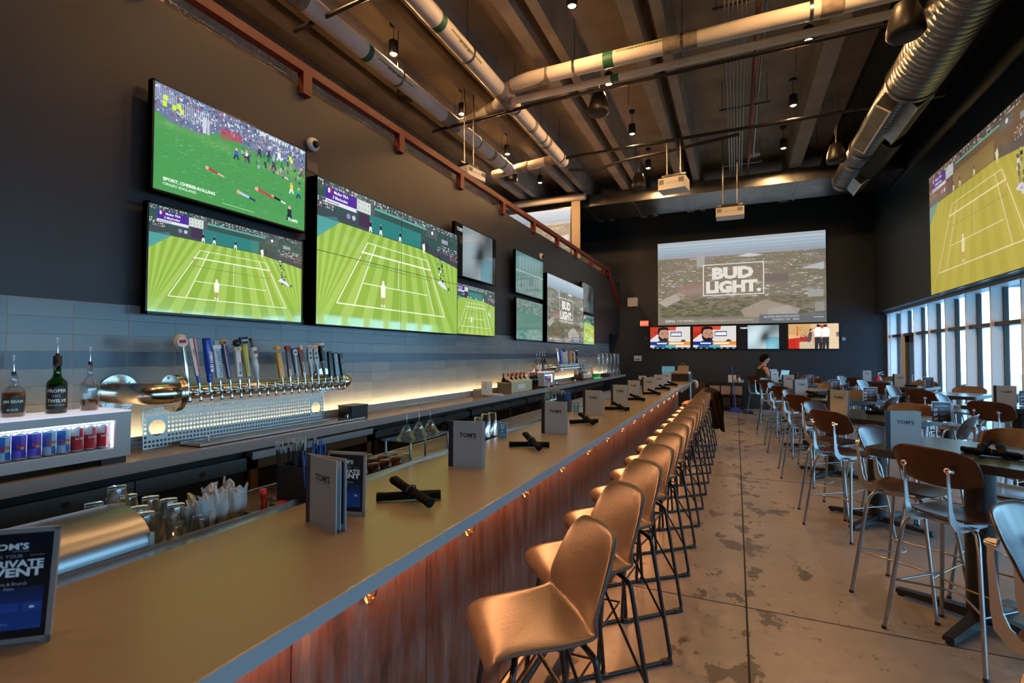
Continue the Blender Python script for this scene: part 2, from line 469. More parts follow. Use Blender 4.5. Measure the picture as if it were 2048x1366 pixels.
# tiled splash wall: individual tiles over a grout bed
b = MB(); b.mat(M_grout).box(XW, -6, 1.06, XW + .008, 15.47, 1.992)
b.mat(M_tile)
rows = [(1.69 + .1 * k) for k in range(-7, 3)]
lightc = [(.078, .128, .166), (.086, .136, .172), (.070, .120, .160)]
for r, z0 in enumerate(rows):
    dark = abs(z0 - 1.59) < .01
    off = 0
    for k in range(-25, 49):
        y0 = 1.345 + .2985 * k + off
        y1 = y0 + .2985
        if y0 > 15.45 or y1 < -6: continue
        y1 = min(y1, 15.47)
        c = random.choice(lightc); g = random.uniform(.93, 1.07)
        if dark: c = (.028, .060, .112)
        b.col(tuple(v * g for v in c)); b.box(XW + .006, y0 + .002, max(z0, 1.0) + .002, XW + .0092, y1 - .002, z0 + .1 - .002)
t = b.build('trim_tile_splash'); struct(t)

# ---- window wall on the right
FY = [10.8 + .985 * k for k in range(-17, 7)]
b = MB(); b.mat(mat('pale_mullion_paint', (.78, .82, .83), .4))
for y in FY: b.box(3.86, y - .022, .02, 4.01, y + .022, 2.83)
b.box(3.80, -6, 2.80, 4.06, YF, 2.862); b.box(3.86, YF - .08, .02, 4.06, YF, 2.8)
dk = mat('dark_window_frame', (.03, .032, .036), .35)
b.mat(dk)
for y in FY: b.box(4.012, y - .045, .02, 4.08, y + .045, 2.80)
b.box(3.90, -6, 2.155, 4.075, YF, 2.225); b.box(3.88, -6, 0, 4.08, YF, .06)
struct(b.build('trim_1'))
ys = [-5.945] + FY + [YF]
wn_ = 0
for i in range(len(ys) - 1):
    y0, y1 = ys[i] + .03, ys[i + 1] - .03
    if y1 - y0 < .1: continue
    wn_ += 1
    door = abs(ys[i] - 14.74) < .01
    b = MB(); b.mat(M_pane)
    z0 = 2.22 if door else .06
    b.box(4.035, y0, 2.225, 4.041, y1, 2.80)
    if not door: b.box(4.035, y0, z0, 4.041, y1, 2.155)
    struct(b.build('window_%d' % wn_))
b = MB(); b.mat(dk); y0, y1 = 14.77, 15.69
b.box(3.93, y0, 0.01, 4.03, y0 + .13, 2.15).box(3.93, y1 - .33, .01, 4.03, y1, 2.15).box(3.93, y0, 2.0, 4.03, y1, 2.15).box(3.93, y0, 0.01, 4.03, y1, .25)
b.mat(M_pane).box(3.975, y0 + .13, .25, 3.981, y1 - .33, 2.0)
d = struct(b.build('door_1'))
b = MB(); b.tube([(3.93, y0 + .2, .9), (3.87, y0 + .2, .9), (3.87, y0 + .2, 1.2), (3.93, y0 + .2, 1.2)], .012, 8, round_=.03); b.build('door_handle', M_steel, d)

# ---- outside: terrace, glass rail, furniture, city with haze put into its colours
pale = mat('terrace_paving', (.42, .44, .45), .7)
b = MB(); b.mat(pale).box(4.1, -10, -.12, 8.6, 22, -.01); struct(b.build('floor_terrace'))
b = MB(); b.mat(mat('haze_tinted_ground', (.55, .58, .54), .9, noise=(.05, .3))).box(8.6, -400, -14.2, 800, 600, -14.0); struct(b.build('ground'))  # pale ground colour stands in for distance haze
b = MB(); b.mat(mat('canopy_soffit', (.03, .05, .07), .5)).box(4.26, -8, 2.98, 8.8, 12.6, 3.2); b.mat(M_white).box(4.26, 12.6, 2.98, 8.8, 12.68, 3.2)
o = b.build('terrace_canopy'); tag(o, 'dark flat canopy roof over the terrace outside the windows', 'canopy')
r = thing('terrace_railing', 'dark metal railing with glass panels along the terrace edge outside', 'railing', (8.3, 0, 0))
b = MB(); b.box(-.03, -8, 1.04, .03, 21, 1.10).box(-.02, -8, .08, .02, 21, .12); b.build('top_rail', M_blackm, r)
for k in range(20):
    y = -7.4 + 1.5 * k
    b = MB(); b.box(-.025, y - .025, -.01, .025, y + .025, 1.05); b.build('rail_post', M_blackm, r)
b = MB(); b.box(-.004, -8, .14, .004, 21, 1.02); b.build('glass_panel', M_pane, r)
random.seed(21)
for i in range(34):
    y = -60 + i * 9 + 0; x = random.uniform(90, 260); h = random.uniform(4, 13)
    b = MB(); g = random.uniform(.35, .7)
    b.mat(mat('haze_tinted_building_%d' % (i % 4), (.5 + .08 * (i % 4), .55 + .06 * (i % 4), .58 + .05 * (i % 4)), .8))  # distance haze put into the pale facade colours
    w = random.uniform(5, 8.5); b.box(x, y, -14, x + 12, y + w, -14 + h)
    b.mat(M_bezel)
    for zz in range(int(h // 3)): b.box(x - .05, y + 1, -12.6 + 3 * zz, x, y + w - 1, -11.4 + 3 * zz)
    o = b.build('office_building'); tag(o, 'pale low office block beyond the terrace, distance haze put into its colour', 'building', 'distant buildings beyond the terrace')
tt = thing('patio_table', 'white topped patio table on the terrace outside the windows, nearest the door', 'table', (5.9, 13.6, -.01))
b = MB(); b.cbox(0, 0, .73, .8, 1.3, .04); b.build('tabletop', M_white, tt)
for sx in (-1, 1):
    for sy in (-1, 1): b = MB(); b.box(sx * .34 - .02, sy * .58 - .02, 0, sx * .34 + .02, sy * .58 + .02, .71); b.build('leg', M_blackm, tt)
nm = ['second patio table outside, counting from the door end', 'third patio table outside, counting from the door end', 'fourth patio table outside, counting from the door end']
for i, y in enumerate((11.2, 8.8, 6.4)): dup(tt, (5.9, y, -.01), 0, 'white topped ' + nm[i])
ch0 = thing('patio_chair', 'dark patio chair on the terrace by the table nearest the door', 'chair', (5.2, 13.6, -.01), PI / 2, 'patio chairs outside')
b = MB(); b.cbox(0, 0, .44, .46, .46, .04); b.build('seat', M_blackm, ch0)
b = MB(); b.cbox(0, .23, .68, .46, .03, .42); b.build('backrest', M_blackm, ch0)
for sx in (-1, 1):
    for sy in (-1, 1): b = MB(); b.tube([(sx * .2, sy * .2, 0), (sx * .2, sy * .2, .43)], .013, 6); b.build('leg', M_blackm, ch0)
for i, (x, y, a, l) in enumerate([(6.6, 13.5, -PI / 2, 'dark patio chair on the railing side of the table nearest the door'), (5.2, 11.2, PI / 2, 'dark patio chair on the window side of the second patio table'),
                                  (6.6, 11.1, -PI / 2, 'dark patio chair on the railing side of the second patio table'), (5.2, 8.8, PI / 2, 'dark patio chair on the window side of the third patio table'), (6.6, 8.9, -PI / 2, 'dark patio chair on the railing side of the third patio table')]):
    dup(ch0, (x, y, -.01), a, l)

# ---- red mezzanine railing on the wall top
rl = thing('mezzanine_railing', 'red steel mezzanine railing with wire mesh infill on top of the television wall', 'railing', (-3.62, 0, 4.11))
b = MB(); b.box(-.03, -6, .14, .05, 15.3, .222); b.build('top_rail', M_red, rl)
b = MB(); b.box(-.14, -6, .0, -.02, 15.3, .018); b.build('base_rail', M_red, rl)
for y in [3.355 + 1.42 * k for k in range(-6, 9)]:
    b = MB(); b.box(-.02, y - .05, -.06, .055, y + .05, .14); b.build('rail_post', M_red, rl)
b = MB()
for k in range(0, 420):
    y = -5.9 + .05 * k
    b.box(-.052, y - .0014, .018, -.049, y + .0014, .15)
for z in (.05, .085, .12): b.box(-.052, -6, z - .0014, -.049, 15.3, z + .0014)
b.build('wire_mesh', M_steel, rl)
rs = thing('stair_railing', 'red steel stair guard turning down behind the end of the mezzanine railing', 'railing', (-3.62, 15.3, 4.11))
b = MB(); b.box(-1.5, .0, .20, .05, .08, .28).box(-1.5, .0, -.1, .05, .06, .0); b.build('top_rail', M_red, rs)
b = MB(); b.box(-.03, .0, -.1, .06, .1, .2).box(-.8, .0, -.1, -.72, .08, .2); b.build('rail_post', M_red, rs)
b = MB(); b.add([(0, .1, .0), (0, 1.5, -.95), (0, 1.5, -.55), (0, .1, .28), (.05, .1, .0), (.05, 1.5, -.95), (.05, 1.5, -.55), (.05, .1, .28)], [(0, 1, 2, 3), (7, 6, 5, 4), (0, 4, 5, 1), (1, 5, 6, 2), (2, 6, 7, 3), (3, 7, 4, 0)])
b.build('side_plate', M_red, rs)

# ---- pipes
def pipe_run(name, label, pts, r, m=M_pipe, joints=(), bands=(), rnd=.25, group=None):
    t = thing(name, label, 'pipe', pts[0], 0, group)
    o0 = Vector(pts[0]); q = [Vector(p) - o0 for p in pts]
    b = MB(); b.tube(q, r, 20, round_=rnd); b.build('pipe_jacket', m, t)
    for a, c in joints:
        a = Vector(a) - o0; c = Vector(c) - o0
        b = MB(); b.cone(a, c, r * 1.06, r * 1.06, 20); b.build('joint_wrap', M_pipejoint, t)
    for a, c in bands:
        a = Vector(a) - o0; c = Vector(c) - o0
        b = MB(); b.cone(a, c, r * 1.02, r * 1.02, 20); b.build('marker_band', mat('green_marker_tape', (.02, .13, .07), .5), t)
    return t
def pipe_text(parent, O, U, V, txt='STORM WATER'):
    b = MB(); b.mat(M_print); c = Canvas(b, O, U, V, .0); c.rect(0, 0, 1, 1, (.32, .36, .10)); c.step = .002; c.up()
    c.text(txt, .5, .2, .6, (.01, .03, .01), .03, 1.0, 'c', maxw=.94); b.build('pipe_label', None, parent)
p1 = pipe_run('drain_pipe', 'thick white jacketed ceiling pipe nearest the mezzanine railing, running the length of the bar', [(-4.8, -6, 6.0), (-4.8, 10.5, 6.0)], .125,
              joints=[((-4.8, 4.2, 6), (-4.8, 4.42, 6)), ((-4.8, 7.6, 6), (-4.8, 8.1, 6)), ((-4.8, 9.5, 6), (-4.8, 9.62, 6))], bands=[((-4.8, 5.5, 6), (-4.8, 5.6, 6))])
p2 = pipe_run('drain_pipe', 'thick white jacketed ceiling pipe over the bar, right of the one by the railing', [(-3.5, -6, 6.0), (-3.5, 10.6, 6.0)], .125,
              joints=[((-3.5, 4.3, 6), (-3.5, 4.45, 6)), ((-3.5, 7.2, 6), (-3.5, 7.7, 6)), ((-3.5, 8.6, 6), (-3.5, 8.7, 6)), ((-3.5, 9.4, 6), (-3.5, 9.5, 6))], bands=[((-3.5, 5.35, 6), (-3.5, 5.46, 6))])
n45 = .0895
for pp, y in ((p1, 5.65), (p2, 5.52)):
    pipe_text(pp, (.07, y + 6.9 - .0, -.13) if False else (.128, y + 6 + .9, -.035), (0, -.85, 0), (-.045, 0, -.055))
p3 = pipe_run('drain_pipe', 'thick white jacketed pipe crossing the ceiling toward the spiral duct', [(-3.4, 7.35, 6.02), (-3.05, 7.2, 6.02), (2.06, 7.2, 6.02)], .11,
              joints=[((-3.3, 7.3, 6.02), (-2.6, 7.2, 6.02)), ((-.9, 7.2, 6.02), (-.45, 7.2, 6.02)), ((1.0, 7.2, 6.02), (1.25, 7.2, 6.02))], bands=[((-1.75, 7.2, 6.02), (-1.6, 7.2, 6.02))])
pipe_text(p3, (-1.55 + 3.4 + .85, -.15 - .113, .045), (-.85, 0, 0), (0, .02, -.085), 'STORM WATER')
p4 = pipe_run('overflow_pipe', 'thinner white pipe beside the thick pipe crossing the ceiling', [(-3.4, 7.55, 5.92), (1.9, 7.5, 5.92)], .055, bands=[((-1.72, 7.53, 5.92), (-1.6, 7.53, 5.92))])
pipe_run('drain_pipe', 'short white pipe linking the two long pipes above the bar at mid room', [(-4.8, 8.1, 6.0), (-4.5, 8.05, 6.0), (-3.7, 7.7, 6.0), (-3.5, 7.4, 6.0)], .10, joints=[((-4.5, 8.05, 6), (-4.2, 7.92, 6)), ((-3.95, 7.8, 6), (-3.7, 7.7, 6))])
pipe_run('drain_pipe', 'short white pipe linking the far ends of the two long pipes', [(-5.3, 10.7, 6.0), (-3.5, 10.35, 6.0)], .10, joints=[((-4.6, 10.56, 6), (-4.3, 10.5, 6)), ((-3.85, 10.42, 6), (-3.6, 10.37, 6))])
def black_pipe(label, pts, r=.028, m=M_blackm, name='sprinkler_pipe'):
    b = MB(); b.tube(pts, r, 8); o = b.build(name, m); tag(o, label, 'pipe'); return o
black_pipe('black sprinkler pipe crossing the ceiling just past the thick white cross pipe', [(-5.2, 7.9, 5.88), (-3.0, 7.72, 5.88), (3.4, 7.62, 5.88)], .03)
black_pipe('black sprinkler pipe crossing the ceiling behind the spotlights, farther from the bar end', [(-3.6, 10.42, 6.0), (3.2, 10.40, 6.0)], .035)
black_pipe('black sprinkler pipe crossing above the railing, near end of the bar', [(-5.3, 4.75, 5.95), (-3.4, 4.6, 5.95), (-1.9, 4.5, 5.95)], .03)
black_pipe('sagging black cable bundle crossing the ceiling behind the farther sprinkler pipe', [(-3.5, 11.0, 5.95), (-2.8, 11.0, 5.86), (-2.2, 11.05, 6.0), (-1.2, 11.05, 6.05), (-.3, 11.0, 6.1), (.1, 11, 6.14)], .035, M_blackp, 'cable_bundle')
for i in range(6):
    x = -.10 + .052 * i
    b = MB(); b.tube([(x, -6, 6.2), (x, 13.7, 6.2)], .013, 8); o = b.build('conduit', M_tube); tag(o, 'thin grey steel conduit in the bundle running down the ceiling centre', 'conduit', 'conduits down the middle of the ceiling')
b = MB(); b.tube([(.30, -6, 6.2), (.30, 13.7, 6.2)], .03, 8); tag(b.build('sprinkler_pipe', mat('dark_red_pipe', (.12, .02, .015), .5)), 'dark red sprinkler main beside the grey conduits down the ceiling centre', 'pipe')
b = MB(); b.tube([(.40, -6, 6.25), (.40, 12.6, 6.25)], .02, 8); tag(b.build('conduit', M_tube), 'single pale conduit right of the dark red sprinkler main', 'conduit')
for y in (1, 4, 7, 10, 13):
    b = MB(); b.box(-.25, y - .02, 6.216, .6, y + .02, 6.25)
    for x in (-.2, .55): b.tube([(x, y, 6.20), (x, y, 6.78)], .006, 6)
    tag(b.build('conduit_hanger', M_zinc), 'grey strut hanger carrying the conduit bundle at the ceiling centre', 'hanger', 'strut hangers on the conduits')
random.seed(5)
for x, ys_, z in ((-4.8, (2.6, 4.3, 6.3, 8.9, 10.1), 6.1), (-3.5, (2.8, 4.4, 6.2, 7.9, 9.2, 10.3), 6.1)):
    for y in ys_: b = MB(); b.tube([(x, y, z), (x, y, 6.78)], .007, 6); b.cone((x, y - .02, z - .1), (x, y + .02, z - .1), .135, .135, 16); tag(b.build('pipe_hanger', M_zinc), 'clamp and threaded rod holding up a long white ceiling pipe', 'hanger', 'hangers of the long white pipes')
for x in (-2.2, -.65, .9, 2.0): b = MB(); b.tube([(x, 7.2, 6.1), (x, 7.2, 6.78)], .007, 6); b.cone((x - .02, 7.2, 6.02), (x + .02, 7.2, 6.02), .118, .118, 16); tag(b.build('pipe_hanger', M_zinc), 'clamp and threaded rod holding up the white cross pipe', 'hanger', 'hangers of the white cross pipe')
for i in range(26): x = random.uniform(-5, 1.8); y = random.uniform(8, 13.5); b = MB(); b.tube([(x, y, random.uniform(6.2, 6.5)), (x, y, 6.78)], .005, 5); tag(b.build('threaded_rod', M_zinc), 'bare threaded rod hanging from the ceiling slab', 'rod', 'bare threaded rods under the ceiling')

# ---- ducts
d = thing('air_duct', 'rectangular sheet metal duct crossing the room below the ceiling at the far end', 'duct', (0, 13.9, 5.92))
b = MB(); b.mat(M_zinc)
xs = [-5.3, -3.95, -2.6, -1.25, .1, 1.45, 2.8, 3.55]
for a, c in zip(xs[:-1], xs[1:]):
    b.box(a, 0, 0, c - .004, 1.6, .32)
    m_ = (a + c) / 2
    b.add([(a + .02, -.001, .01), (c - .02, -.001, .01), (c - .02, -.001, .31), (a + .02, -.001, .31), (m_, -.014, .16)], [(0, 1, 4), (1, 2, 4), (2, 3, 4), (3, 0, 4)])
    b.add([(a + .02, .02, -.001), (c - .02, .02, -.001), (c - .02, 1.58, -.001), (a + .02, 1.58, -.001), (m_, .8, -.016)], [(0, 4, 1), (1, 4, 2), (2, 4, 3), (3, 4, 0)])
b.build('duct_body', None, d)
for x in xs[1:-1]:
    b = MB(); b.box(x - .02, -.02, -.02, x + .02, 1.62, .34); b.build('duct_flange', M_zinc, d)

d = thing('spiral_duct', 'round galvanised spiral duct running below the black ceiling on the right', 'duct', (2.40, 0, 5.70))
def spiral(y0, y1, r, x=0, z=0, pitch=.11, m=M_zinc):
    b = MB(); prof = []; y = y0
    while y < y1:
        prof += [(r, y), (r, min(y + pitch * .8, y1)), (r + .008, min(y + pitch * .86, y1)), (r + .008, min(y + pitch * .95, y1))]; y += pitch
    prof.append((r, y1))
    n = 32; vs = []
    for rr, yy in prof:
        for k in range(n): t = 2 * PI * k / n; vs.append((x + rr * math.cos(t), yy, z + rr * math.sin(t)))
    b.add(vs, [(i * n + k, i * n + (k + 1) % n, (i + 1) * n + (k + 1) % n, (i + 1) * n + k) for i in range(len(prof) - 1) for k in range(n)], True)
    return b
spiral(-5.9, 8.9, .335).build('duct_body', M_zinc, d)
spiral(8.95, 13.9, .235, -.06, .08).build('duct_body', M_zinc, d)
for y, r in ((8.9, .36), (2.0, .36), (5.4, .36)):
    b = MB(); b.cone((0, y - .03, 0), (0, y + .03, 0), r, r, 32); b.build('duct_collar', M_zinc, d)
for y in (11.7, 12.35, 13.7):
    b = MB(); b.cone((-.06, y - .03, .08), (-.06, y + .03, .08), .262, .262, 32); b.build('duct_collar', M_zinc, d)
spiral(11.1, 12.9, .20, .26, -.02, .05, M_bezel).build('flexible_branch', mat('dark_flexible_duct', (.05, .05, .05), .4, .5), d)
for yy in (11.1, 12.88): b = MB(); b.cone((.26, yy - .01, -.02), (.26, yy + .01, -.02), .208, .208, 32); b.build('duct_collar', M_bezel, d)
def grille(y0, y1, side):
    b = MB(); b.M = Matrix.Translation((-.06, 0, .08)) @ Matrix.Rotation(math.radians(38) * side, 4, 'Y')
    b.mat(M_zinc).box(-.12, y0, -.42, .12, y1, -.18); b.mat(M_white).box(-.13, y0 - .015, -.435, .13, y1 + .015, -.42)
    b.mat(mat('grille_slats', (.12, .11, .08), .5))
    for i in range(int((y1 - y0) / .045)): b.box(-.10, y0 + .02 + .045 * i, -.439, .10, y0 + .045 + .045 * i, -.434)
    b.build('supply_grille', None, d)
grille(9.2, 10.9, 1); grille(9.2, 10.6, -1); grille(12.9, 13.7, -1)

# ---- bar back: stone splash ledge, light strip
b = MB(); b.mat(M_lip).box(-3.515, -6, 1.071, -3.50, 15.4, 1.145).box(-3.609, -6, 1.071, -3.515, 15.4, 1.098); o = b.build('back_bar_ledge'); tag(o, 'low grey stone ledge along the tiled wall, glowing from behind', 'ledge')
led = mat('warm_light_strip', (.1, .1, .1), .5, emit=(1.0, .46, .19), es=170.0)
b = MB(); b.mat(led).box(-3.535, -6, 1.099, -3.520, 15.3, 1.112); tag(b.build('light_strip'), 'warm glowing light strip lying on the ledge at the foot of the tiles', 'light')

# ================================================================== PENDANT LIGHTS, SPEAKERS, PROJECTORS
M_bulb = mat('warm_bulb', (.2, .2, .2), .5, emit=(1.0, .66, .30), es=28.0)
def make_pendant(label):
    t = thing('pendant_light', label, 'light', (0, 0, 6.28), 0, 'cylinder pendant lights on the ceiling')
    b = MB(); b.lathe([(0, .21), (.062, .21), (.072, .20), (.072, 0), (.060, 0), (.058, .03), (0, .03)], n=20); b.build('can_shade', M_blackm, t)
    b = MB(); b.lathe([(.0, -.004), (.03, -.002), (.052, .012), (.055, .028)], n=16); b.build('bulb', M_bulb, t)
    b = MB(); b.tube([(0, 0, .2), (0, 0, .47)], .006, 6); b.build('cord', M_blackm, t)
    b = MB(); b.cone((0, 0, .46), (0, 0, .50), .065, .065, 16); b.build('canopy', M_blackm, t)
    return t
pend = None
L0 = bpy.data.lights.new('pendant_bulb', 'SPOT'); L0.energy = PEND_POWER; L0.color = WARM; L0.spot_size = math.radians(172); L0.spot_blend = .10; L0.shadow_soft_size = .05
rowname = {-4.77: 'row over the mezzanine', -1.945: 'row over the bar stools', 1.005: 'row over the hightop tables'}
for X_ in (-4.77, -1.945, 1.005):
    for j in range(-3 if X_ < 0 else -1, 4):
        y = 6.15 + 2.1 * j + (.1 if X_ > -3 else 0)
        lb = 'black pendant light, number %d from the far end, %s' % (4 - j, rowname[X_])
        pos = (X_, y, 6.28)
        if pend is None: pend = make_pendant(lb); t = pend; t.location = pos
        else: t = dup(pend, pos, 0, lb)
        lo = bpy.data.objects.new('pendant_bulb', L0); COL.objects.link(lo); lo.location = (X_, y, 6.265)

def make_speaker(label, pos, dropz, s=1.0):
    t = thing('pendant_speaker', label, 'speaker', pos, 0, 'black pendant speakers')
    b = MB(); b.mat(mat('black_speaker_shell', (.006, .006, .006), .42)); b.lathe([(0, .36 * s), (.05 * s, .36 * s), (.10 * s, .33 * s), (.145 * s, .20 * s), (.168 * s, .08 * s), (.170 * s, .02 * s), (.15 * s, -.01), (.12 * s, -.02)], n=24); b.build('housing', None, t)
    b = MB(); b.lathe([(0, -.03), (.09 * s, -.028), (.13 * s, -.015)], n=24); b.build('speaker_grille', mat('speaker_mesh', (.03, .03, .03), .6), t)
    b = MB(); b.tube([(0, 0, .36 * s), (-.06, 0, dropz - pos[2])], .004, 5).tube([(0, 0, .36 * s), (.06, 0, dropz - pos[2])], .004, 5); b.build('cable', M_steel, t)
    return t
make_speaker('black pendant speaker hanging over the stools, closest of the two over the bar', (-2.02, 7.95, 5.62), 6.78)
make_speaker('black pendant speaker beside the first white projector', (-2.07, 11.9, 5.60), 6.785)
make_speaker('black pendant speaker left of the bar pipes, above the near part of the railing', (-5.15, 7.0, 6.08), 6.78, .95)
make_speaker('largest looking black pendant speaker, beside the spiral duct at the top right', (1.63, 6.3, 4.98), 6.78)
make_speaker('black pendant speaker by the far end of the spiral duct', (1.80, 11.3, 5.42), 6.78)
make_speaker('black pendant speaker above the far part of the railing', (-5.15, 11.4, 6.05), 6.78, .95)

def projector(label, pos, rz, w, dp, h, top):
    t = thing('projector', label, 'projector', pos, rz)
    b = MB(); b.rbox(-w / 2, -dp / 2, 0, w / 2, dp / 2, h, .03); b.build('projector_body', M_white, t, bevel=.012)
    b = MB(); b.cone((w * .22, dp / 2, h * .5), (w * .22, dp / 2 + .06, h * .5), .055, .05, 20); b.build('lens', M_blackp, t)
    b = MB(); b.mat(mat('vent_slots', (.10, .09, .08), .6))
    for k in range(9):
        b.box(-w * .46 + k * .012, -dp / 2 - .002, h * .45, -w * .46 + k * .012 + .007, -dp / 2, h * .88)
        b.box(w * .26 + k * .012, -dp / 2 - .002, h * .45, w * .26 + k * .012 + .007, -dp / 2, h * .88)
    for k in range(8): b.cbox(-w * .18 + k * .03, -dp / 2 - .001, h * (.5 + .1 * (k % 2)), .014, .004, .014)
    b.build('port_panel', None, t)
    b = MB(); b.box(-w * .3, -dp * .3, h, w * .3, dp * .3, h + .09); b.build('mount_plate', M_blackm, t)
    b = MB(); b.box(-w * .45, -.02, h + .09, w * .45, .02, h + .12)
    for sx in (-1, 1): b.tube([(sx * w * .25, 0, h + .1), (sx * w * .25, 0, top - pos[2])], .012, 8)
    b.build('hanger', M_zinc, t)
    return t
projector('white projector hanging over the room beside the pendant speaker', (-1.17, 10.95, 5.13), math.radians(-8), .56, .42, .24, 6.7)
projector('white projector farther back, its rear ports facing the room, above the big screen', (-.10, 12.6, 4.86), 0, .60, .42, .20, 6.7)
projector('small white projector hung behind the red railing', (-4.25, 7.6, 4.72), math.radians(80), .5, .38, .16, 6.7)
b = MB(); b.cone((.42, 12.9, 6.35), (.42, 12.9, 6.38), .14, .14, 20); b.tube([(.42, 12.9, 6.38), (.42, 12.9, 6.78)], .006, 6); tag(b.build('ceiling_disc', M_white), 'small white disc hanging at the end of the conduit bundle', 'ceiling disc')

# ================================================================== SCREENS
def clr(h): return srgb(h)
def tennis(c, seed=1, warm=False):
    R = random.Random(seed)
    g1, g2 = ('#8aae42', '#a0c05c') if not warm else ('#a8a832', '#b4b23c')
    teal = '#2c7a78' if not warm else '#7a6a3c'; dk = '#34504e' if not warm else '#5c4a34'
    c.rect(0, 0, 1, .74, clr(g1)); c.up()
    VP = (.50, 1.30)
    for k in range(-16, 17):
        x0 = .49 + k * .13; x1 = x0 + .065
        def pt(xb, v): return VP[0] + (xb - VP[0]) * (VP[1] - v) / VP[1]
        pts = [(x0, 0), (x1, 0), (pt(x1, .735), .735), (pt(x0, .735), .735)]
        pts = [(min(1, max(0, u)), v) for u, v in pts]
        if abs(pts[0][0] - pts[1][0]) < 1e-4 and abs(pts[2][0] - pts[3][0]) < 1e-4: continue
        c.poly(pts, clr(g2))
    c.up()
    # upper stands and boards
    c.rect(0, .735, 1, 1, clr(dk)); c.up()
    c.rect(.285, .742, .655, .875, clr(teal)); c.rect(0, .735, .285, .80, clr('#3d4a50')); c.poly([(.655, .735), (1, .66), (1, .76), (.655, .80)], clr('#3c444c'))
    c.poly([(0, .585), (.115, .735), (.10, .765), (0, .73)], clr('#4f9a98'))
    c.up()
    c.rect(.30, .925, .70, .94, clr('#5fb0a0'))
    def crowd(u0, v0, u1, v1, n, cols):
        nu = int(n * (u1 - u0) * 1.7) + 1; nv = max(1, int(n * (v1 - v0)))
        du = (u1 - u0) / nu; dv = (v1 - v0) / nv
        for i in range(nu):
            for j in range(nv):
                a = u0 + i * du + R.uniform(0, .3) * du; bb = v0 + j * dv + R.uniform(0, .3) * dv
                c.rect(a, bb, a + du * R.uniform(.4, .7), bb + dv * R.uniform(.45, .7), clr(R.choice(cols)))
    cc = ['#d8d0d8', '#8a90a8', '#505c78', '#e8e8f0', '#b06070', '#3a4258', '#c8b8a8', '#708090', '#20283a']
    crowd(0, .955, 1, .998, 60, cc); crowd(.30, .943, .72, .955, 60, cc); crowd(0, .80, .09, .88, 60, cc + ['#d07080']); crowd(.80, .76, 1, .84, 60, cc); crowd(.92, .72, 1, .76, 60, ['#b04050', '#d0a0a0', '#403040'])
    crowd(.86, .88, 1, .94, 34, ['#2a3a30', '#3a5040', '#506068'])
    c.rect(.70, .87, .80, .95, clr('#50585c')); c.rect(.22, .76, .285, .86, clr('#40304a')); c.rect(.84, .86, .90, .90, clr('#9098a8'))
    c.up(); c.disk(.752, .92, .009, clr('#e8e8e8'))
    # court
    W = clr('#eef4e0' if not warm else '#e8e6b8')
    O = [(.273, .648), (.709, .650), (.87, .155), (.102, .158)]
    for i in range(4): c.line(O[i], O[(i + 1) % 4], .0045 if i != 0 else .003, W)
    c.line((.325, .648), (.198, .158), .004, W); c.line((.659, .649), (.775, .156), .004, W)
    c.line((.250, .332), (.715, .332), .0035, W); c.line((.484, .565), (.482, .334), .0035, W)
    c.up(); c.line((.236, .566), (.740, .570), .006, W); c.line((.232, .48), (.745, .475), .003, clr('#6d9040'))
    c.line((.237, .566), (.234, .478), .005, clr('#c08868')); c.line((.740, .570), (.744, .474), .005, clr('#c08868'))
    c.up()
    # player, line judges, umpire chair
    c.poly([(.362, .245), (.388, .245), (.392, .335), (.384, .352), (.366, .352), (.359, .33)], W); c.disk(.375, .366, .008, clr('#f0e4d8'))
    c.rect(.364, .19, .371, .245, clr('#c89878')); c.rect(.379, .19, .386, .245, clr('#c89878')); c.rect(.363, .17, .371, .19, W); c.rect(.379, .17, .387, .19, W)
    for u in (.356, .491, .29): c.rect(u - .006, .78, u + .006, .812, clr('#20283c')); c.poly([(u - .006, .78), (u + .006, .78), (u + .010, .738), (u + .005, .738), (u, .765), (u - .005, .738), (u - .010, .738)], W); c.disk(u, .82, .0045, clr('#a08070'))
    c.poly([(.665, .78), (.685, .80), (.69, .75), (.68, .70), (.67, .745)], W); c.disk(.676, .815, .006, clr('#303040')); c.rect(.70, .75, .712, .81, clr('#28304a'))
    for i in range(26):
        v = R.uniform(.42, .72); u = .835 + (.5 - v) * .10 + R.uniform(-.018, .02)
        c.rect(u, v, u + R.uniform(.005, .016), v + R.uniform(.01, .03), clr(R.choice(['#20304a', '#e0e0e8', '#304860', '#101828', '#508070'])))
    c.poly([(.80, .47), (.86, .43), (.90, .42), (.88, .46), (.83, .50)], clr('#d8d8e8')); c.rect(.90, .415, .918, .445, clr('#287858'))
    # score panel
    c.rect(.040, .875, .205, .955, clr('#4a2a90')); c.rect(.040, .845, .205, .873, clr('#d8d8e8')); c.rect(.207, .868, .29, .955, clr('#c8d0cc')); c.rect(.293, .868, .316, .955, clr('#505860'))
    c.up(); c.rect(.044, .918, .052, .950, clr('#2040a0')); c.rect(.052, .918, .060, .950, clr('#f0f0f0')); c.rect(.060, .918, .068, .950, clr('#d03040'))
    c.text('Muller FRA', .082, .922, .022, clr('#f0f0f8'), .02, 1, 'l', maxw=.10); c.text('3 Medvedev', .075, .886, .022, clr('#f0f0f8'), .02, 1, 'l', maxw=.11)
    c.text('Second Round', .046, .852, .014, clr('#303040'), .02, 1, 'l', maxw=.12)
    for i, (p, q) in enumerate((('7', '5'), ('1', '7'), ('1', '6'), ('4', '6'))): c.text(p, .215 + .019 * i, .922, .020, clr('#404850')); c.text(q, .215 + .019 * i, .885, .020, clr('#404850'))
    c.disk(.16, .80, .011, clr('#9080c0')); c.disk(.19, .80, .010, clr('#c0c0d0'))
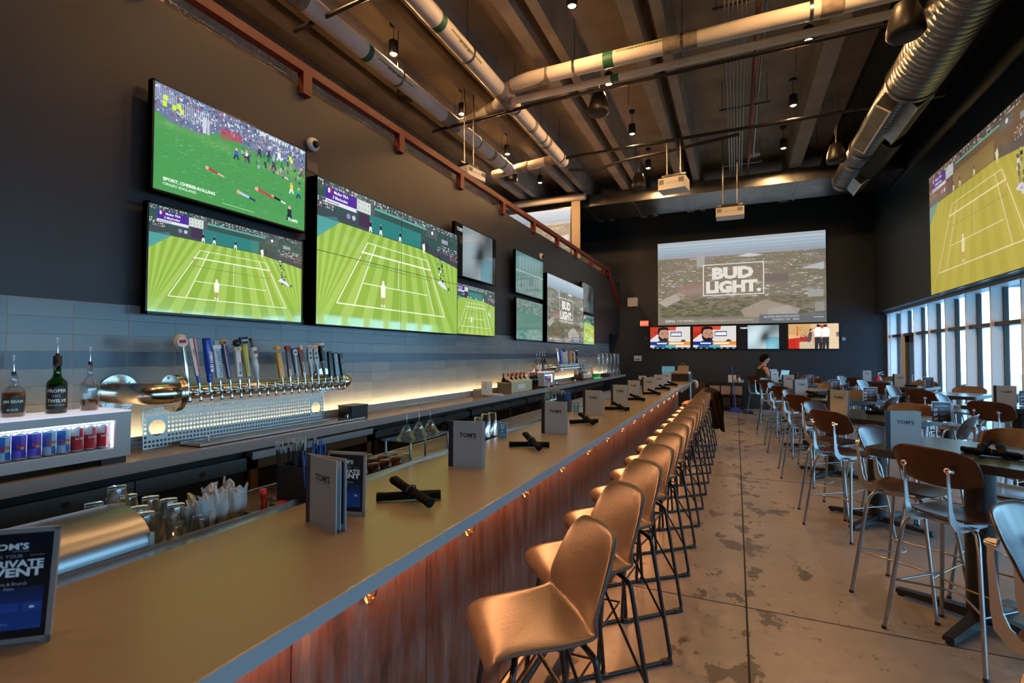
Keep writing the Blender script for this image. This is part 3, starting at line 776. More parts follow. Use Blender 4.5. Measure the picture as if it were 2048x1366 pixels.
def cheese(c):
    R = random.Random(3)
    c.rect(0, 0, 1, 1, clr('#4b9654')); c.up()
    for i in range(500):
        u = R.uniform(.01, .97); v = R.uniform(.01, .7); s = R.uniform(.004, .02); c.poly([(u, v), (u + s, v + s * .6), (u + s * 1.6, v + s * .2), (u + s * .6, v - s * .4)] if v > .02 else [(u, v), (u + s, v), (u + s, v + s)], clr(R.choice(['#4f9c5a', '#478f52', '#56a260', '#438a4e', '#5ea868'])))
    c.up(); edge = [(0, .73), (.075, .674), (.24, .668), (.33, .74), (.41, .785), (.58, .728), (.73, .765), (1, .736)]
    c.poly([(0, 1)] + edge + [(1, 1)], clr('#6a7894')); c.up()
    def ev(u):
        for (a, b_), (c_, d_) in zip(edge[:-1], edge[1:]):
            if a <= u <= c_: return b_ + (d_ - b_) * (u - a) / (c_ - a)
        return .73
    for i in range(1500):
        u = R.uniform(.0, .985); v = ev(u) + R.random() ** .8 * (.985 - ev(u)); s = R.uniform(.004, .012)
        c.rect(u, v, min(1, u + s), min(1, v + s * R.uniform(1, 2.6)), clr(R.choice(['#8898b4', '#4a5674', '#c0c8dc', '#66769a', '#3a4464', '#7484a8', '#a06878', '#d4dae8', '#56648c'])))
    c.up()
    for i in range(40): u = .60 + .4 * R.random(); c.rect(u, .94 + R.random() * .04, u + .012, .985, clr('#c8dcd8'))
    for i in range(14): c.rect(.135 + i * .012, .76, .139 + i * .012, .90, clr('#b8c0d0'))
    for i in range(12): c.rect(.0 + i * .010, .84, .003 + i * .010, .96, clr('#c0c8e0'))
    for u, v in ((.04, .80), (.09, .80), (.13, .79), (.115, .83), (.045, .86), (.86, .80), (.87, .77)): c.rect(u, v, u + .022, v + .05, clr('#c8e838'))
    for i in range(10): c.rect(.37 + i * .014, .72 + .004 * i, .38 + i * .014, .84, clr('#b04858'))
    c.rect(.26, .70, .28, .86, clr('#c8ccd8')); c.rect(.285, .70, .30, .85, clr('#b8bccc'))
    c.up()
    def man(u, v, s, body, leg, lie=0, skin='#d8a890'):
        if lie: c.poly([(u - s, v), (u + s, v - s * .5), (u + s, v + s * .3), (u - s, v + s)], clr(body)); c.poly([(u + s, v - s * .5), (u + 2.4 * s, v - s), (u + 2.4 * s, v - s * .3), (u + s, v + s * .2)], clr(leg)); c.disk(u - s * 1.3, v + s * .6, s * .4, clr(skin))
        else: c.poly([(u - s * .5, v), (u + s * .5, v), (u + s * .6, v + s * 2), (u - s * .6, v + s * 2)], clr(body)); c.poly([(u - s * .5, v), (u - s * .9, v - s * 2.4), (u - s * .4, v - s * 2.4), (u, v - s * .6), (u + s * .5, v - s * 2.2), (u + s * .9, v - s * 2), (u + s * .5, v)], clr(leg)); c.disk(u, v + s * 2.7, s * .4, clr(skin))
    for i in range(70):
        u = R.uniform(.50, .97); v = R.uniform(.55, .76); c.rect(u, v, u + R.uniform(.006, .014), v + R.uniform(.02, .06), clr(R.choice(['#3a4664', '#a8b0c8', '#586888', '#b07080', '#2c3450'])))
    man(.325, .345, .028, '#b83848', '#d8b0a0', 1); man(.47, .61, .022, '#2858c8', '#203060'); man(.538, .64, .02, '#e0e0e0', '#302828'); man(.53, .20, .032, '#b8c0d8', '#303a60', 1)
    man(.66, .30, .035, '#c04050', '#b03848', 1); man(.77, .28, .028, '#282028', '#e0d8d8', 1); man(.885, .46, .024, '#e0d030', '#d8e0f0'); man(.945, .43, .024, '#38a878', '#303870'); man(.74, .66, .022, '#303858', '#202848'); man(.80, .58, .024, '#a87888', '#e0c8b8', 1)
    man(.63, .74, .022, '#384060', '#282848'); man(.70, .77, .02, '#404868', '#303048'); man(.78, .79, .022, '#e8ecf8', '#d8dcf0'); man(.97, .70, .02, '#b04050', '#404060'); man(.87, .15, .03, '#203048', '#1c2838')
    c.up(); c.text('SPORT: CHEESE-ROLLING', .049, .104, .030, clr('#f0fff0'), .03, 1.1, 'l', maxw=.29); c.text('ORIGIN: ENGLAND', .049, .060, .026, clr('#e8ffe8'), .0, 1.1, 'l', maxw=.18)
    c.rect(.385, .045, .60, .051, clr('#a8e0a8')); c.text("TOM'S", .855, .072, .034, clr('#f0fff0'), .03, 1.2, 'l', maxw=.085)
def city(c, plate=True, dim=1.0, logo=True):
    R = random.Random(11)
    def k(h): v = srgb(h); return tuple(x * dim for x in v)
    for i, h in enumerate(('#bccbd6', '#b2c4d2', '#a8bccc', '#a0b4c4', '#98aabb')): c.rect(0, .98 - .036 * (i + 1) + .0, 1, 1 - .036 * i, k(h))
    c.rect(0, 0, 1, .80, k('#6f7466')); c.up()
    for i in range(90): u = R.random() * .97; v = R.uniform(.60, .80); c.rect(u, v, min(1, u + R.uniform(.02, .12)), v + R.uniform(.004, .012), k(R.choice(['#8c98a0', '#707c80', '#a8b0b4', '#5c6864'])))
    c.up()
    for i in range(1700):
        v = R.random() ** 1.3 * .72 + .08; s = .006 + (.8 - v) * .028; u = R.uniform(0, .97)
        c.poly([(u, v), (min(1, u + s * R.uniform(.8, 2.2)), v + s * .1), (min(1, u + s * 1.1), v + s * .9), (u, v + s * .6)], k(R.choice(['#808878', '#6e7462', '#646c5c', '#9c9e96', '#7c7e74', '#b8b4ae', '#6c7264', '#8c8c88', '#d4d4d0', '#a89c94'] if v > .3 else ['#6c6c54', '#625f4c', '#5a5a48', '#78745c', '#68684f'])))
    c.up()
    c.poly([(.10, .42), (.22, .50), (.34, .46), (.36, .36), (.20, .33)], k('#8c7468')); c.poly([(.12, .35), (.30, .38), (.30, .44), (.14, .42)], k('#b0a098')); c.poly([(.0, .28), (.12, .38), (.15, .30), (.05, .22)], k('#b4aea6'))
    c.rect(.255, .68, .305, .82, k('#a4b0b4')); c.rect(.31, .72, .35, .80, k('#707c80')); c.poly([(.50, .78), (.57, .81), (.66, .78), (.58, .765)], k('#d4dcdc'))
    c.poly([(.66, .44), (.80, .46), (.80, .58), (.66, .56)], k('#74706c')); c.poly([(.86, .60), (.99, .66), (.99, .58)], k('#c0c8cc'))
    c.poly([(.52, .16), (.66, .27), (.86, .16), (.84, .06), (.55, .06)], k('#9c9488')); c.poly([(.68, .06), (.68, .16), (.80, .20), (.84, .10)], k('#b4aca0')); c.rect(.90, .28, .985, .36, k('#a0aaa8')); c.rect(.94, .12, .99, .22, k('#8c948e'))
    for i in range(14): c.rect(.67 + .0095 * i, .47, .674 + .0095 * i, .55, k('#4c4c50'))
    c.up()
    c.rect(0, 0, 1, .075, k('#74766c')); c.rect(.63, 0, 1, .10, k('#566078'))
    c.up()
    c.text('ESPN', .05, .03, .030, k('#e0e0dc'), .03, 1.2, 'l'); c.text('TOP NEWS |', .125, .035, .024, k('#d8d8d0'), .02, 1, 'l'); c.text('(7) Coco Gauff reaches straight set win at Wimbledon', .205, .035, .024, k('#c8c8c0'), 0, 1, 'l', maxw=.39)
    c.text('ALLSTAR SELECTION SHOW', .655, .062, .022, k('#c8d0e0'), .02, 1, 'l', maxw=.2); c.text('TONIGHT 7 ET   ESPN', .70, .03, .020, k('#c8d0e0'), .02, 1, 'l'); c.rect(.93, .055, .985, .062, k('#d0d8e8'))
    if logo:
        w_ = k('#f6f6ee')
        for a, b_, e, f in ((.293, .335, .66, .345), (.293, .695, .66, .705), (.293, .335, .299, .705), (.654, .335, .66, .705)): c.rect(a, b_, e, f, w_)
        c.text('BUD', .475, .535, .125, w_, .06, 1.25, 'c', maxw=.25); c.text('LIGHT.', .478, .375, .125, w_, .06, 1.15, 'c', maxw=.33)
def smoke(c, pillar=.2, dim=1., c0='#8ea4a4'):
    R = random.Random(4)
    def k(h): v = srgb(h); return tuple(x * dim for x in v)
    c.rect(0, 0, 1, 1, k('#0c0e12')); c.up(); a, b_ = pillar, 1 - pillar * .55
    n = 26
    for i in range(n):
        for j in range(14):
            u = i / n; v = j / 14
            g = .62 + .22 * math.sin(3.1 * u + 2.2 * v) + .16 * math.cos(7 * u - 4 * v + 1)
            dk = math.exp(-((u - .52 - .2 * (v - .5)) ** 2) / .02 - ((v - .45) ** 2) / .06)
            g = max(.10, min(1, g - .55 * dk)); t = srgb('#a6b8be'); q = srgb('#6fa4b4') if u > .55 and v < .5 else t
            col = tuple(x * g * dim for x in q)
            c.rect(a + (b_ - a) * u, v, a + (b_ - a) * (u + 1 / n), v + 1 / 14, col)
    c.up(); c.text("TOM'S", .03, .86, .07, k('#d8dce0'), .02, 1.1, 'l', maxw=max(.1, a - .03))
def interview(c):
    c.rect(0, 0, 1, 1, clr('#d4d0cc')); c.up()
    c.poly([(0, 1), (.40, 1), (.22, .72), (0, .42)], clr('#b02a1c')); c.poly([(.38, 1), (.66, 1), (.64, .84), (.42, .84)], clr('#cc4a30')); c.poly([(0, .72), (.25, .86), (.2, .98), (0, .98)], clr('#c03a26'))
    c.rect(.51, .56, .79, .78, clr('#1c2450')); c.disk(.83, .30, .07, clr('#3a3634'))
    c.up(); c.rect(.525, .60, .775, .74, clr('#e8e8f0')); c.rect(.525, .68, .775, .72, clr('#5060a0'))
    c.poly([(.10, 0), (.17, .32), (.28, .42), (.44, .40), (.54, .30), (.60, 0)], clr('#1f4a74')); c.up()
    c.poly([(.20, .55), (.24, .38), (.34, .31), (.42, .34), (.47, .48), (.48, .70), (.44, .90), (.24, .90), (.21, .75)], clr('#b88470')); c.up()
    c.poly([(.19, .70), (.20, .93), (.30, 1.0), (.44, .98), (.48, .84), (.44, .84), (.40, .88), (.26, .86), (.23, .74), (.22, .60)], clr('#14100f'))
    c.poly([(.22, .62), (.21, .48), (.27, .34), (.36, .29), (.44, .36), (.48, .56), (.455, .50), (.42, .47), (.37, .50), (.31, .46), (.26, .52)], clr('#1a1210'))
    c.rect(.29, .715, .34, .73, clr('#201410')); c.rect(.41, .715, .455, .73, clr('#201410')); c.disk(.32, .68, .011, clr('#201410')); c.disk(.432, .68, .011, clr('#201410')); c.poly([(.385, .68), (.41, .57), (.375, .56)], clr('#9a6854')); c.rect(.36, .495, .43, .51, clr('#8a4840'))
    c.up(); c.rect(0, .17, .46, .33, clr('#1c2488')); c.rect(.46, .17, 1, .33, clr('#e08a30')); c.rect(0, 0, 1, .07, clr('#0c1014')); c.rect(.38, .06, .64, .17, clr('#38a8c0'))
    for i in range(9): c.rect(.10 + i * .055, .08, .12 + i * .055, .16, clr('#3090a0'))
    c.up(); c.rect(.17, .22, .42, .28, clr('#d8dcf0')); c.rect(.49, .22, .84, .28, clr('#fdf0d8'))
    for a in (.05, .16, .30, .48, .64, .78, .92): c.rect(a, .02, a + .05, .045, clr('#c8ccd0'))
def gym(c):
    R = random.Random(8)
    c.rect(0, 0, 1, 1, clr('#d8b088')); c.up(); c.rect(0, .55, .45, 1, clr('#c8a068')); c.rect(.80, 0, 1, 1, clr('#e0c4a0')); c.rect(.22, 0, .8, .25, clr('#c8b090'))
    c.poly([(0, 0), (.24, 0), (.24, .45), (0, .40)], clr('#c02818')); c.rect(.24, .28, .45, .48, clr('#a02418')); c.rect(.17, .5, .20, .9, clr('#d04020')); c.rect(.6, .8, .78, .95, clr('#a85048'))
    c.rect(.95, .48, 1, .66, clr('#2a2838'))
    for i in range(60): u = R.uniform(.22, .5); v = R.uniform(.45, .85); c.rect(u, v, u + .02, v + .03, clr(R.choice(['#6a6a30', '#8a5030', '#c8b080', '#404020', '#a86838'])))
    c.up()
    for u, s in ((.61, 1.0), (.75, .8)):
        c.poly([(u - .09 * s, .45), (u + .08 * s, .45), (u + .10 * s, .75), (u + .03, .86), (u - .04, .86), (u - .11 * s, .72)], clr('#f0ece8')); c.poly([(u - .08 * s, .48), (u + .08 * s, .48), (u + .07 * s, 0), (u + .01, 0), (u, .25), (u - .02, 0), (u - .08 * s, 0)], clr('#18161a')); c.disk(u - .01, .92, .032, clr('#241814')); c.poly([(u - .11 * s, .70), (u - .08 * s, .70), (u - .09 * s, .25), (u - .12 * s, .25)], clr('#c89070'))
    c.poly([(.40, .25), (.46, .30), (.48, .60), (.44, .72), (.40, .55)], clr('#4a4058')); c.disk(.45, .76, .022, clr('#302020'))
def green_room(c, blank=False):
    R = random.Random(6)
    c.rect(0, 0, 1, 1, clr('#4f7a70')); c.up()
    if not blank:
        c.rect(0, .72, 1, 1, clr('#53706c')); c.up()
        for i in range(220): u = R.random() * .96; v = .66 + R.random() * .31; c.rect(u, v, u + .025, v + .02 + R.random() * .01, clr(R.choice(['#7c948c', '#3c5a54', '#5e8078', '#98aca4'])))
        for i in range(30): u = R.random() * .9; v = R.random() * .2; c.rect(u, v, u + .05, v + .02, clr(R.choice(['#84a8a0', '#6c9890', '#5d8a80'])))
    else:  # blank screen: its reflection is painted as a glowing picture
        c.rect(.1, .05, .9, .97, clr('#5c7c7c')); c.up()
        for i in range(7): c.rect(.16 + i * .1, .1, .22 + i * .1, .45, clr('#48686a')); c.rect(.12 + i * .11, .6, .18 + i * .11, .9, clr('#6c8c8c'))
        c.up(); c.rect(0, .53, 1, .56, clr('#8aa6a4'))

def tv(name, label, Y0, Y1, z0, z1, x, painter, tilt=0, grid=None, plane='X', m=M_screen, cat='television', depth=.05, bez=.012):
    """wall TV. plane X: on the left wall facing +X, u runs toward +Y.  plane Y: on the far wall facing -Y, u runs toward +X"""
    w = Y1 - Y0; h = z1 - z0
    if plane == 'X': t = thing(name, label, cat, (x, Y0, z0)); O, U, V = (0, 0, 0), (0, w, 0), (0, 0, h)
    else: t = thing(name, label, cat, (Y0, x, z0)); O, U, V = (0, 0, 0), (w, 0, 0), (0, 0, h)
    b = MB()
    if plane == 'X': b.box(-depth, 0, 0, -.002, w, h); b.box(-depth, 0, 0, .003, bez, h); b.box(-depth, w - bez, 0, .003, w, h); b.box(-depth, 0, 0, .003, w, bez * 1.3); b.box(-depth, 0, h - bez, .003, w, h); b.box(XW - x + .003, w * .3, h * .3, -depth, w * .7, h * .7)
    else: b.box(0, .002, 0, w, depth, h); b.box(0, -.003, 0, bez, depth, h); b.box(w - bez, -.003, 0, w, depth, h); b.box(0, -.003, 0, w, depth, bez * 1.3); b.box(0, -.003, h - bez, w, depth, h); b.box(w * .3, depth, h * .3, w * .7, YF - x - .003, h * .7)
    b.build('casing', M_bezel, t)
    b = MB(); b.mat(m)
    o_ = Vector(O) + Vector(U).normalized() * bez + Vector(V).normalized() * bez * 1.3
    c = Canvas(b, o_, Vector(U) * ((w - 2 * bez) / w), Vector(V) * ((h - 2.3 * bez) / h), .00025)
    painter(c)
    if grid:
        c.up()
        c.rect(.4988, 0, .5012, 1, (.004, .004, .004)); c.rect(0, .498, 1, .502, (.004, .004, .004))
    b.build('screen', None, t)
    return t
tv('television', 'upper left television showing a cheese rolling race on a green hill', 1.995, 3.285, 2.755, 3.500, -3.50, cheese)
tv('television', 'lower left television showing grass court tennis, under the cheese rolling picture', 1.975, 3.262, 1.940, 2.680, -3.50, lambda c: tennis(c, 1))
tv('video_wall', 'large video wall of four joined panels showing grass court tennis', 3.365, 5.868, 1.942, 3.298, -3.45, lambda c: tennis(c, 2), grid=1, depth=.14, bez=.006)
tv('television', 'television showing grey smoke with black side bars, right of the tennis video wall', 5.90, 7.175, 2.768, 3.510, -3.51, lambda c: smoke(c, .16, .75))
tv('television', 'television showing tennis below the smoke picture', 5.90, 7.155, 1.948, 2.678, -3.51, lambda c: tennis(c, 5))
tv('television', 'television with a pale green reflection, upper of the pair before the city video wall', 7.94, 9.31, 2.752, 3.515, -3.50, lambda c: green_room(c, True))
tv('television', 'television with a pale green picture, lower of the pair before the city video wall', 7.97, 9.29, 1.93, 2.678, -3.50, lambda c: green_room(c))
tv('video_wall', 'video wall of four joined panels showing a city view and a beer logo', 9.40, 12.02, 1.925, 3.32, -3.45, lambda c: city(c, dim=.75), grid=1, depth=.14, bez=.006)
tv('television', 'dim upper television at the far end of the bar wall', 12.06, 13.27, 2.75, 3.505, -3.51, lambda c: smoke(c, .08, .25))
tv('television', 'lower television showing yellow green grass at the far end of the bar wall', 12.06, 13.27, 1.925, 2.70, -3.51, lambda c: tennis(c, 9, False))
tv('television', 'leftmost small television on the far wall, a bearded man interviewed', -2.60, -1.325, 1.84, 2.585, 16.97, interview, plane='Y')
tv('television', 'second small television from the left on the far wall, same bearded man', -1.26, .02, 1.84, 2.585, 16.97, interview, plane='Y')
tv('television', 'third small television on the far wall, blue white smoke with black bars', .075, 1.33, 1.84, 2.585, 16.97, lambda c: smoke(c, .2, 1.5), plane='Y')
tv('television', 'rightmost small television on the far wall, people in white shirts', 1.42, 2.72, 1.84, 2.60, 16.97, gym, plane='Y')
def proj_screen(label, O, U, V, painter, border=.02):
    t = thing('projection_screen', label, 'projection screen', O)
    b = MB(); U = Vector(U); V = Vector(V); N = U.cross(V).normalized(); u = U.normalized(); v = V.normalized()
    a = Vector((0, 0, 0)) - u * border - v * border - N * .004
    vs = [a, a + U + u * 2 * border, a + U + u * 2 * border + V + v * 2 * border, a + V + v * 2 * border]
    vs += [p - N * .02 for p in vs]
    b.add(vs, [(0, 1, 2, 3), (7, 6, 5, 4), (0, 4, 5, 1), (1, 5, 6, 2), (2, 6, 7, 3), (3, 7, 4, 0)]); b.build('screen_frame', M_bezel, t)
    b = MB(); b.mat(M_proj); c = Canvas(b, (0, 0, 0), U, V, .0004); painter(c); b.build('screen_image', None, t)
    return t
proj_screen('big projection screen on the far wall, city view with a boxed beer logo', (-2.34, 17.0, 2.635), (4.76, 0, 0), (0, 0, 2.70), lambda c: city(c))
proj_screen('projection screen on the right wall above the windows, showing tennis', (3.55, 12.43, 2.868), (0, -4.16, 0), (0, 0, 2.34), lambda c: tennis(c, 12, True))
t = proj_screen('projection screen up on the mezzanine behind the red railing, city view', (-8.94, 13.6, 3.66), (4.66, 0, 0), (0, 0, 2.21), lambda c: city(c, dim=1.25))
b = MB(); b.box(4.69, .0, -.1, 4.91, .02, 2.38); b.box(4.91, -.01, -.1, 4.94, .03, 2.38); b.build('screen_border', mat('screen_cloth', (.5, .42, .34), .8), t)
b = MB(); b.cone((-.1, 0, 2.48), (5.10, 0, 2.48), .10, .10, 20); b.build('roller_case', M_pipe, t)

# ---- small things on the walls
def dome_cam(label, pos):
    t = thing('dome_camera', label, 'security camera', pos)
    b = MB(); b.M = Matrix.Rotation(PI / 2, 4, 'Y'); b.lathe([(0, 0), (.062, 0), (.064, .03), (.050, .055), (.0, .058)], n=20); b.build('camera_base', M_white, t)
    b = MB(); b.ball((.055, .0, -.004), .036, .036, .036); b.build('camera_dome', M_bezel, t)
dome_cam('white dome camera above the gap between the cheese rolling television and the video wall', (XW, 3.452, 3.635))
dome_cam('white dome camera above the pale green televisions', (XW, 9.447, 3.663))
def plate(name, label, cat, x0, y0, z0, x1, y1, z1, m, extra=None):
    b = MB(); b.mat(m).box(x0, y0, z0, x1, y1, z1)
    if extra: extra(b)
    o = b.build(name); tag(o, label, cat); return o
plate('wall_box', 'painted square cover plate beside the upper right corner of the cheese rolling television', 'cover plate', XW, 3.405, 3.385, XW + .006, 3.535, 3.475, mat('charcoal_plate', (.07, .065, .055), .4))
plate('junction_box', 'grey junction box and cable between the left televisions and the video wall', 'junction box', XW, 3.30, 2.72, XW + .04, 3.36, 2.90, mat('warm_grey_box', (.14, .12, .10), .5))
def exit_t(b):
    b.mat(mat('lit_red_sign', (.3, .02, .01), .5, emit=(1.0, .13, .06), es=1.0)); b.box(-2.915, 16.975, 2.62, -2.645, 16.98, 2.80)
    b.mat(mat('exit_letters', (.5, .1, .08), .5, emit=(1.0, .35, .22), es=1.2)); c = Canvas(b, (-2.915, 16.972, 2.62), (.27, 0, 0), (0, 0, .18), .001); c.text('EXIT', .5, .25, .55, (1, 1, 1), .03, 1, 'c')
plate('exit_sign', 'lit red exit sign left of the small televisions on the far wall', 'exit sign', -2.925, 16.98, 2.61, -2.62, 17.05, 2.81, M_blackp, exit_t)
plate('wall_speaker', 'small white box high on the far wall above the exit sign', 'wall box', -3.32, 16.9, 3.29, -3.0, 17.05, 3.58, M_white)
def s_(b): b.mat(M_menuspine).box(-3.09, 16.995, 1.50, -2.93, 17.0, 1.53)
plate('wall_notice', 'small white notice on the far wall beyond the glass towers', 'notice', -3.13, 17.0, 1.46, -2.89, 17.05, 1.63, M_white, s_)
plate('thermostat', 'small pale thermostat right of the rightmost far television', 'thermostat', 2.79, 17.0, 2.09, 2.88, 17.05, 2.18, mat('pale_teal_plastic', (.25, .45, .48), .4))
plate('wall_switch', 'dim grey square plate left of the leftmost far television', 'wall plate', -2.79, 17.0, 2.18, -2.70, 17.05, 2.27, mat('dim_plate', (.08, .08, .08), .4))

# ================================================================== THE BAR
XC, XB = -.916, -1.613     # customer edge and back edge of the bar top
BE = 12.9                  # far end
XD = -1.08                 # face of the bar front
t = thing('bar_counter', 'long taupe bar counter with a rusty copper panelled front', 'bar counter', (0, 0, 0))
b = MB(); b.box(XB, -5.0, 1.030, XC - .004, BE, 1.070); b.build('countertop', M_counter, t, bevel=.003)
b = MB(); b.box(XC - .004, -5.0, 1.026, XC, BE, 1.070); b.box(XB, BE, 1.026, XC, BE + .004, 1.07); b.build('edge_band', M_lip, t)
b = MB(); b.mat(M_blackm)
b.box(XD - .14, -5, .0, XD - .03, 10.71, 1.026)
b.mat(M_rust)
y = .352 - .635 * 8
while y < 10.68:
    y1 = min(y + .630, 10.71); b.box(XD - .03, max(y, -5), .06, XD, y1, 1.02); y += .635
b.mat(mat('copper_apron', (.45, .22, .12), .4, .3)).box(XC - .12, 10.74, .90, XC - .10, BE - .02, 1.026)
b.build('front_panels', None, t)
b = MB(); b.mat(M_steel).box(XB - .10, -5, 1.012, XB + .0, 10.9, 1.050).box(XB - .105, -5, 1.012, XB - .10, 10.9, 1.062)
b.mat(M_pane).box(XB - .095, -5, 1.0505, XB - .005, 10.9, 1.0535)
b.build('drip_rail', None, t)
lip_led = mat('orange_light_strip', (.1, .1, .1), .5, emit=(1.0, .42, .16), es=110.0)
b = MB(); b.mat(lip_led).box(XD + .020, -5, 1.012, XD + .034, 10.6, 1.020); b.build('light_strip', None, t)
toe_led = mat('orange_toe_light', (.1, .1, .1), .5, emit=(1.0, .30, .06), es=1.2)
b = MB(); b.mat(toe_led).box(XD + .002, -5, .030, XD + .010, 10.6, .045); b.build('toe_light', None, t)
b = MB(); b.tube([(XC - .1, BE - .12, 0), (XC - .1, BE - .12, 1.03)], .025, 12); b.cone((XC - .1, BE - .12, 0), (XC - .1, BE - .12, .02), .12, .12, 20); b.build('support_leg', M_steel, t)
b = MB(); b.tube([(XD + .17, -5, .17), (XD + .17, 10.5, .17)], .025, 10); b.build('foot_rail', M_blackm, t)
for k in range(-3, 8):
    y = .9 + 1.3 * k
    b = MB(); b.tube([(XD + .17, y, .17), (XD + .17, y, .06), (XD + .10, y, .0)], .014, 8); b.build('rail_bracket', M_blackm, t)
gold = mat('brass_hook', (.75, .50, .25), .2, 1.0)
hk = thing('coat_hook', 'brass double hook under the edge of the bar, nearest the camera', 'hook', (XD, 0.62, .93), 0, 'brass hooks under the bar edge')
b = MB(); b.box(0, -.012, -.02, .006, .012, .02); b.build('hook_plate', gold, hk)
b = MB(); b.tube([(.004, 0, .005), (.03, 0, -.01), (.05, 0, .0), (.055, 0, .025)], .005, 6).tube([(.004, 0, -.01), (.02, 0, -.035), (.035, 0, -.03), (.038, 0, -.012)], .005, 6); b.ball((.055, 0, .027), .008, n=8, m=5); b.build('prong', gold, hk)
ordn = ['first', 'second', 'third', 'fourth', 'fifth', 'sixth', 'seventh', 'eighth', 'ninth', 'tenth', 'eleventh', 'twelfth', 'thirteenth', 'fourteenth', 'fifteenth', 'sixteenth', 'seventeenth', 'eighteenth', 'nineteenth', 'twentieth']
for k in range(1, 16): dup(hk, (XD, .62 + .64 * k, .93), 0, 'brass double hook under the edge of the bar, %s from the camera end' % ordn[k])

# ---- bar stools
def make_stool(label):
    t = thing('bar_stool', label, 'bar stool', (0, 0, 0), 0, 'tan bucket bar stools along the bar')
    # rows: centre y, z, half width, edge offset (dy,dz)
    rows = [(.205, .662, .172, 0, .0), (.220, .678, .186, 0, .0), (.215, .700, .194, 0, .002), (.185, .716, .198, 0, .003), (.11, .716, .204, 0, .006), (.03, .710, .210, 0, .012), (-.05, .705, .214, .0, .020),
            (-.13, .703, .217, .008, .036), (-.160, .708, .217, .020, .052), (-.178, .735, .215, .050, .052), (-.196, .775, .211, .065, .045), (-.218, .83, .205, .070, .03), (-.240, .91, .197, .062, .015), (-.258, .98, .182, .050, .005), (-.268, 1.025, .158, .035, -.005), (-.272, 1.045, .128, .022, -.010)]
    grid = []
    for y, z, w, dy, dz in rows:
        r = []
        for j in range(9):
            s_ = -1 + j / 4; a = abs(s_) ** 2.2
            r.append((s_ * w, y + dy * a, z + dz * a))
        grid.append(r)
    b = MB(); b.mat(M_leather); b.shell(grid, -.022, True, M_leatherback)
    o = b.build('bucket_seat', None, t, weld=True, subsurf=1)
    b = MB(); b.mat(mat('seam_stitch', (.12, .065, .03), .6))
    pts = []
    for j in range(9):
        s_ = -1 + j / 4; a = abs(s_) ** 2.2; pts.append((s_ * .212, -.150 + .03 * a, .7185 + .046 * a))
    b.tube(pts, .0022, 5); b.build('seat_seam', None, t)
    for sx in (-1, 1):
        b = MB(); b.tube([(sx * .04, -.11, .676), (sx * .135, -.12, .680), (sx * .17, -.14, .655), (sx * .225, -.225, .012), (sx * .225, .225, .012), (sx * .17, .15, .655), (sx * .135, .13, .680), (sx * .04, .12, .676)], .011, 8, round_=.035)
        b.build('sled_leg', M_blackm, t)
        for sy in (-1, 1):
            b = MB(); b.box(sx * .225 - .015, sy * .195 - .028, 0, sx * .225 + .015, sy * .195 + .028, .022); b.build('foot_cap', M_blackp, t)
    b = MB(); b.tube([(-.207, .195, .27), (.207, .195, .27)], .010, 8).tube([(-.205, .19, .25), (.0, -.04, .25), (.205, .19, .25)], .006, 6); b.build('footrest', M_blackm, t)
    b = MB(); b.tube([(-.213, -.195, .22), (.17, -.14, .60)], .007, 6); b.build('brace', M_blackm, t)
    return t
ST = []
for k in range(15):
    lb = 'tan bucket bar stool on a black sled frame, %s from the camera' % ordn[k]
    if k == 14: lb = 'last tan bucket bar stool of the row, a brown jacket on its seat'
    if k == 13: lb = 'tan bucket bar stool with a black coat over its back near the row end'
    pos = (-.655, 1.705 + .593 * k, 0); a = math.radians(132 + random.uniform(-2, 2))
    if k == 0: s0 = make_stool(lb); s0.location = pos; s0.rotation_euler = (0, 0, a); ST.append(s0)
    else: ST.append(dup(s0, pos, a, lb))
# coats
def cloth(name, label, cat, grid, th, m):
    b = MB(); b.mat(m); b.shell(grid, th); o = b.build(name, None, None, weld=True, subsurf=1); tag(o, label, cat); return o
def coat_grid(cx, cy, a, top, drop, w, seed, side=.09):
    R = random.Random(seed); g = []
    for i in range(13):
        t_ = i / 12
        # over the back: inside short, outside long
        if t_ < .25: y = .06 - side * .0 ; z = top - (.25 - t_) * 4 * drop * .45; y = .05
        elif t_ < .4: q = (t_ - .25) / .15; y = .05 - q * .15; z = top + .03 * math.sin(q * PI)
        else: q = (t_ - .4) / .6; y = -.10 - .06 * q; z = top - q * drop
        row = []
        for j in range(9):
            s_ = -1 + j / 4; ww = w * (1 + .25 * max(0, t_ - .4)) ; x = s_ * ww
            yy = y + .02 * math.sin(j * 2.1 + i * .7) * (t_ > .4) + R.uniform(-.008, .008)
            zz = z + (-.05 * abs(s_) ** 2 if t_ > .2 else 0) + (R.uniform(-.05, .03) if i == 12 else 0)
            row.append((cx + x * math.cos(a) - yy * math.sin(a), cy + x * math.sin(a) + yy * math.cos(a), zz))
        g.append(row)
    return g
sx_, sy_ = ST[13].location.x, ST[13].location.y
aa = math.radians(119); bx = sx_ + .262 * math.sin(aa) * 1.0; by = sy_ - .262 * math.cos(aa) * 1.0
cloth('coat', 'black coat draped over the back of a bar stool near the far end', 'coat', coat_grid(bx, by, aa, 1.075, .70, .22, 3), .014, mat('black_nylon', (.004, .004, .005), .7, spec=.2))
sx_, sy_ = ST[14].location.x, ST[14].location.y
g = []
for i in range(9):
    row = []
    for j in range(7):
        u = i / 8 - .5; v = j / 6 - .5
        row.append((sx_ - .08 + u * .40, sy_ + v * .44, .75 + .10 * math.exp(-(u * u + v * v) * 7) + .03 * math.sin(i * 2.3 + j * 1.7)))
    g.append(row)
cloth('jacket', 'crumpled reddish brown jacket lying on the seat of the last bar stool', 'jacket', g, .03, mat('brown_jacket', (.11, .035, .02), .6))

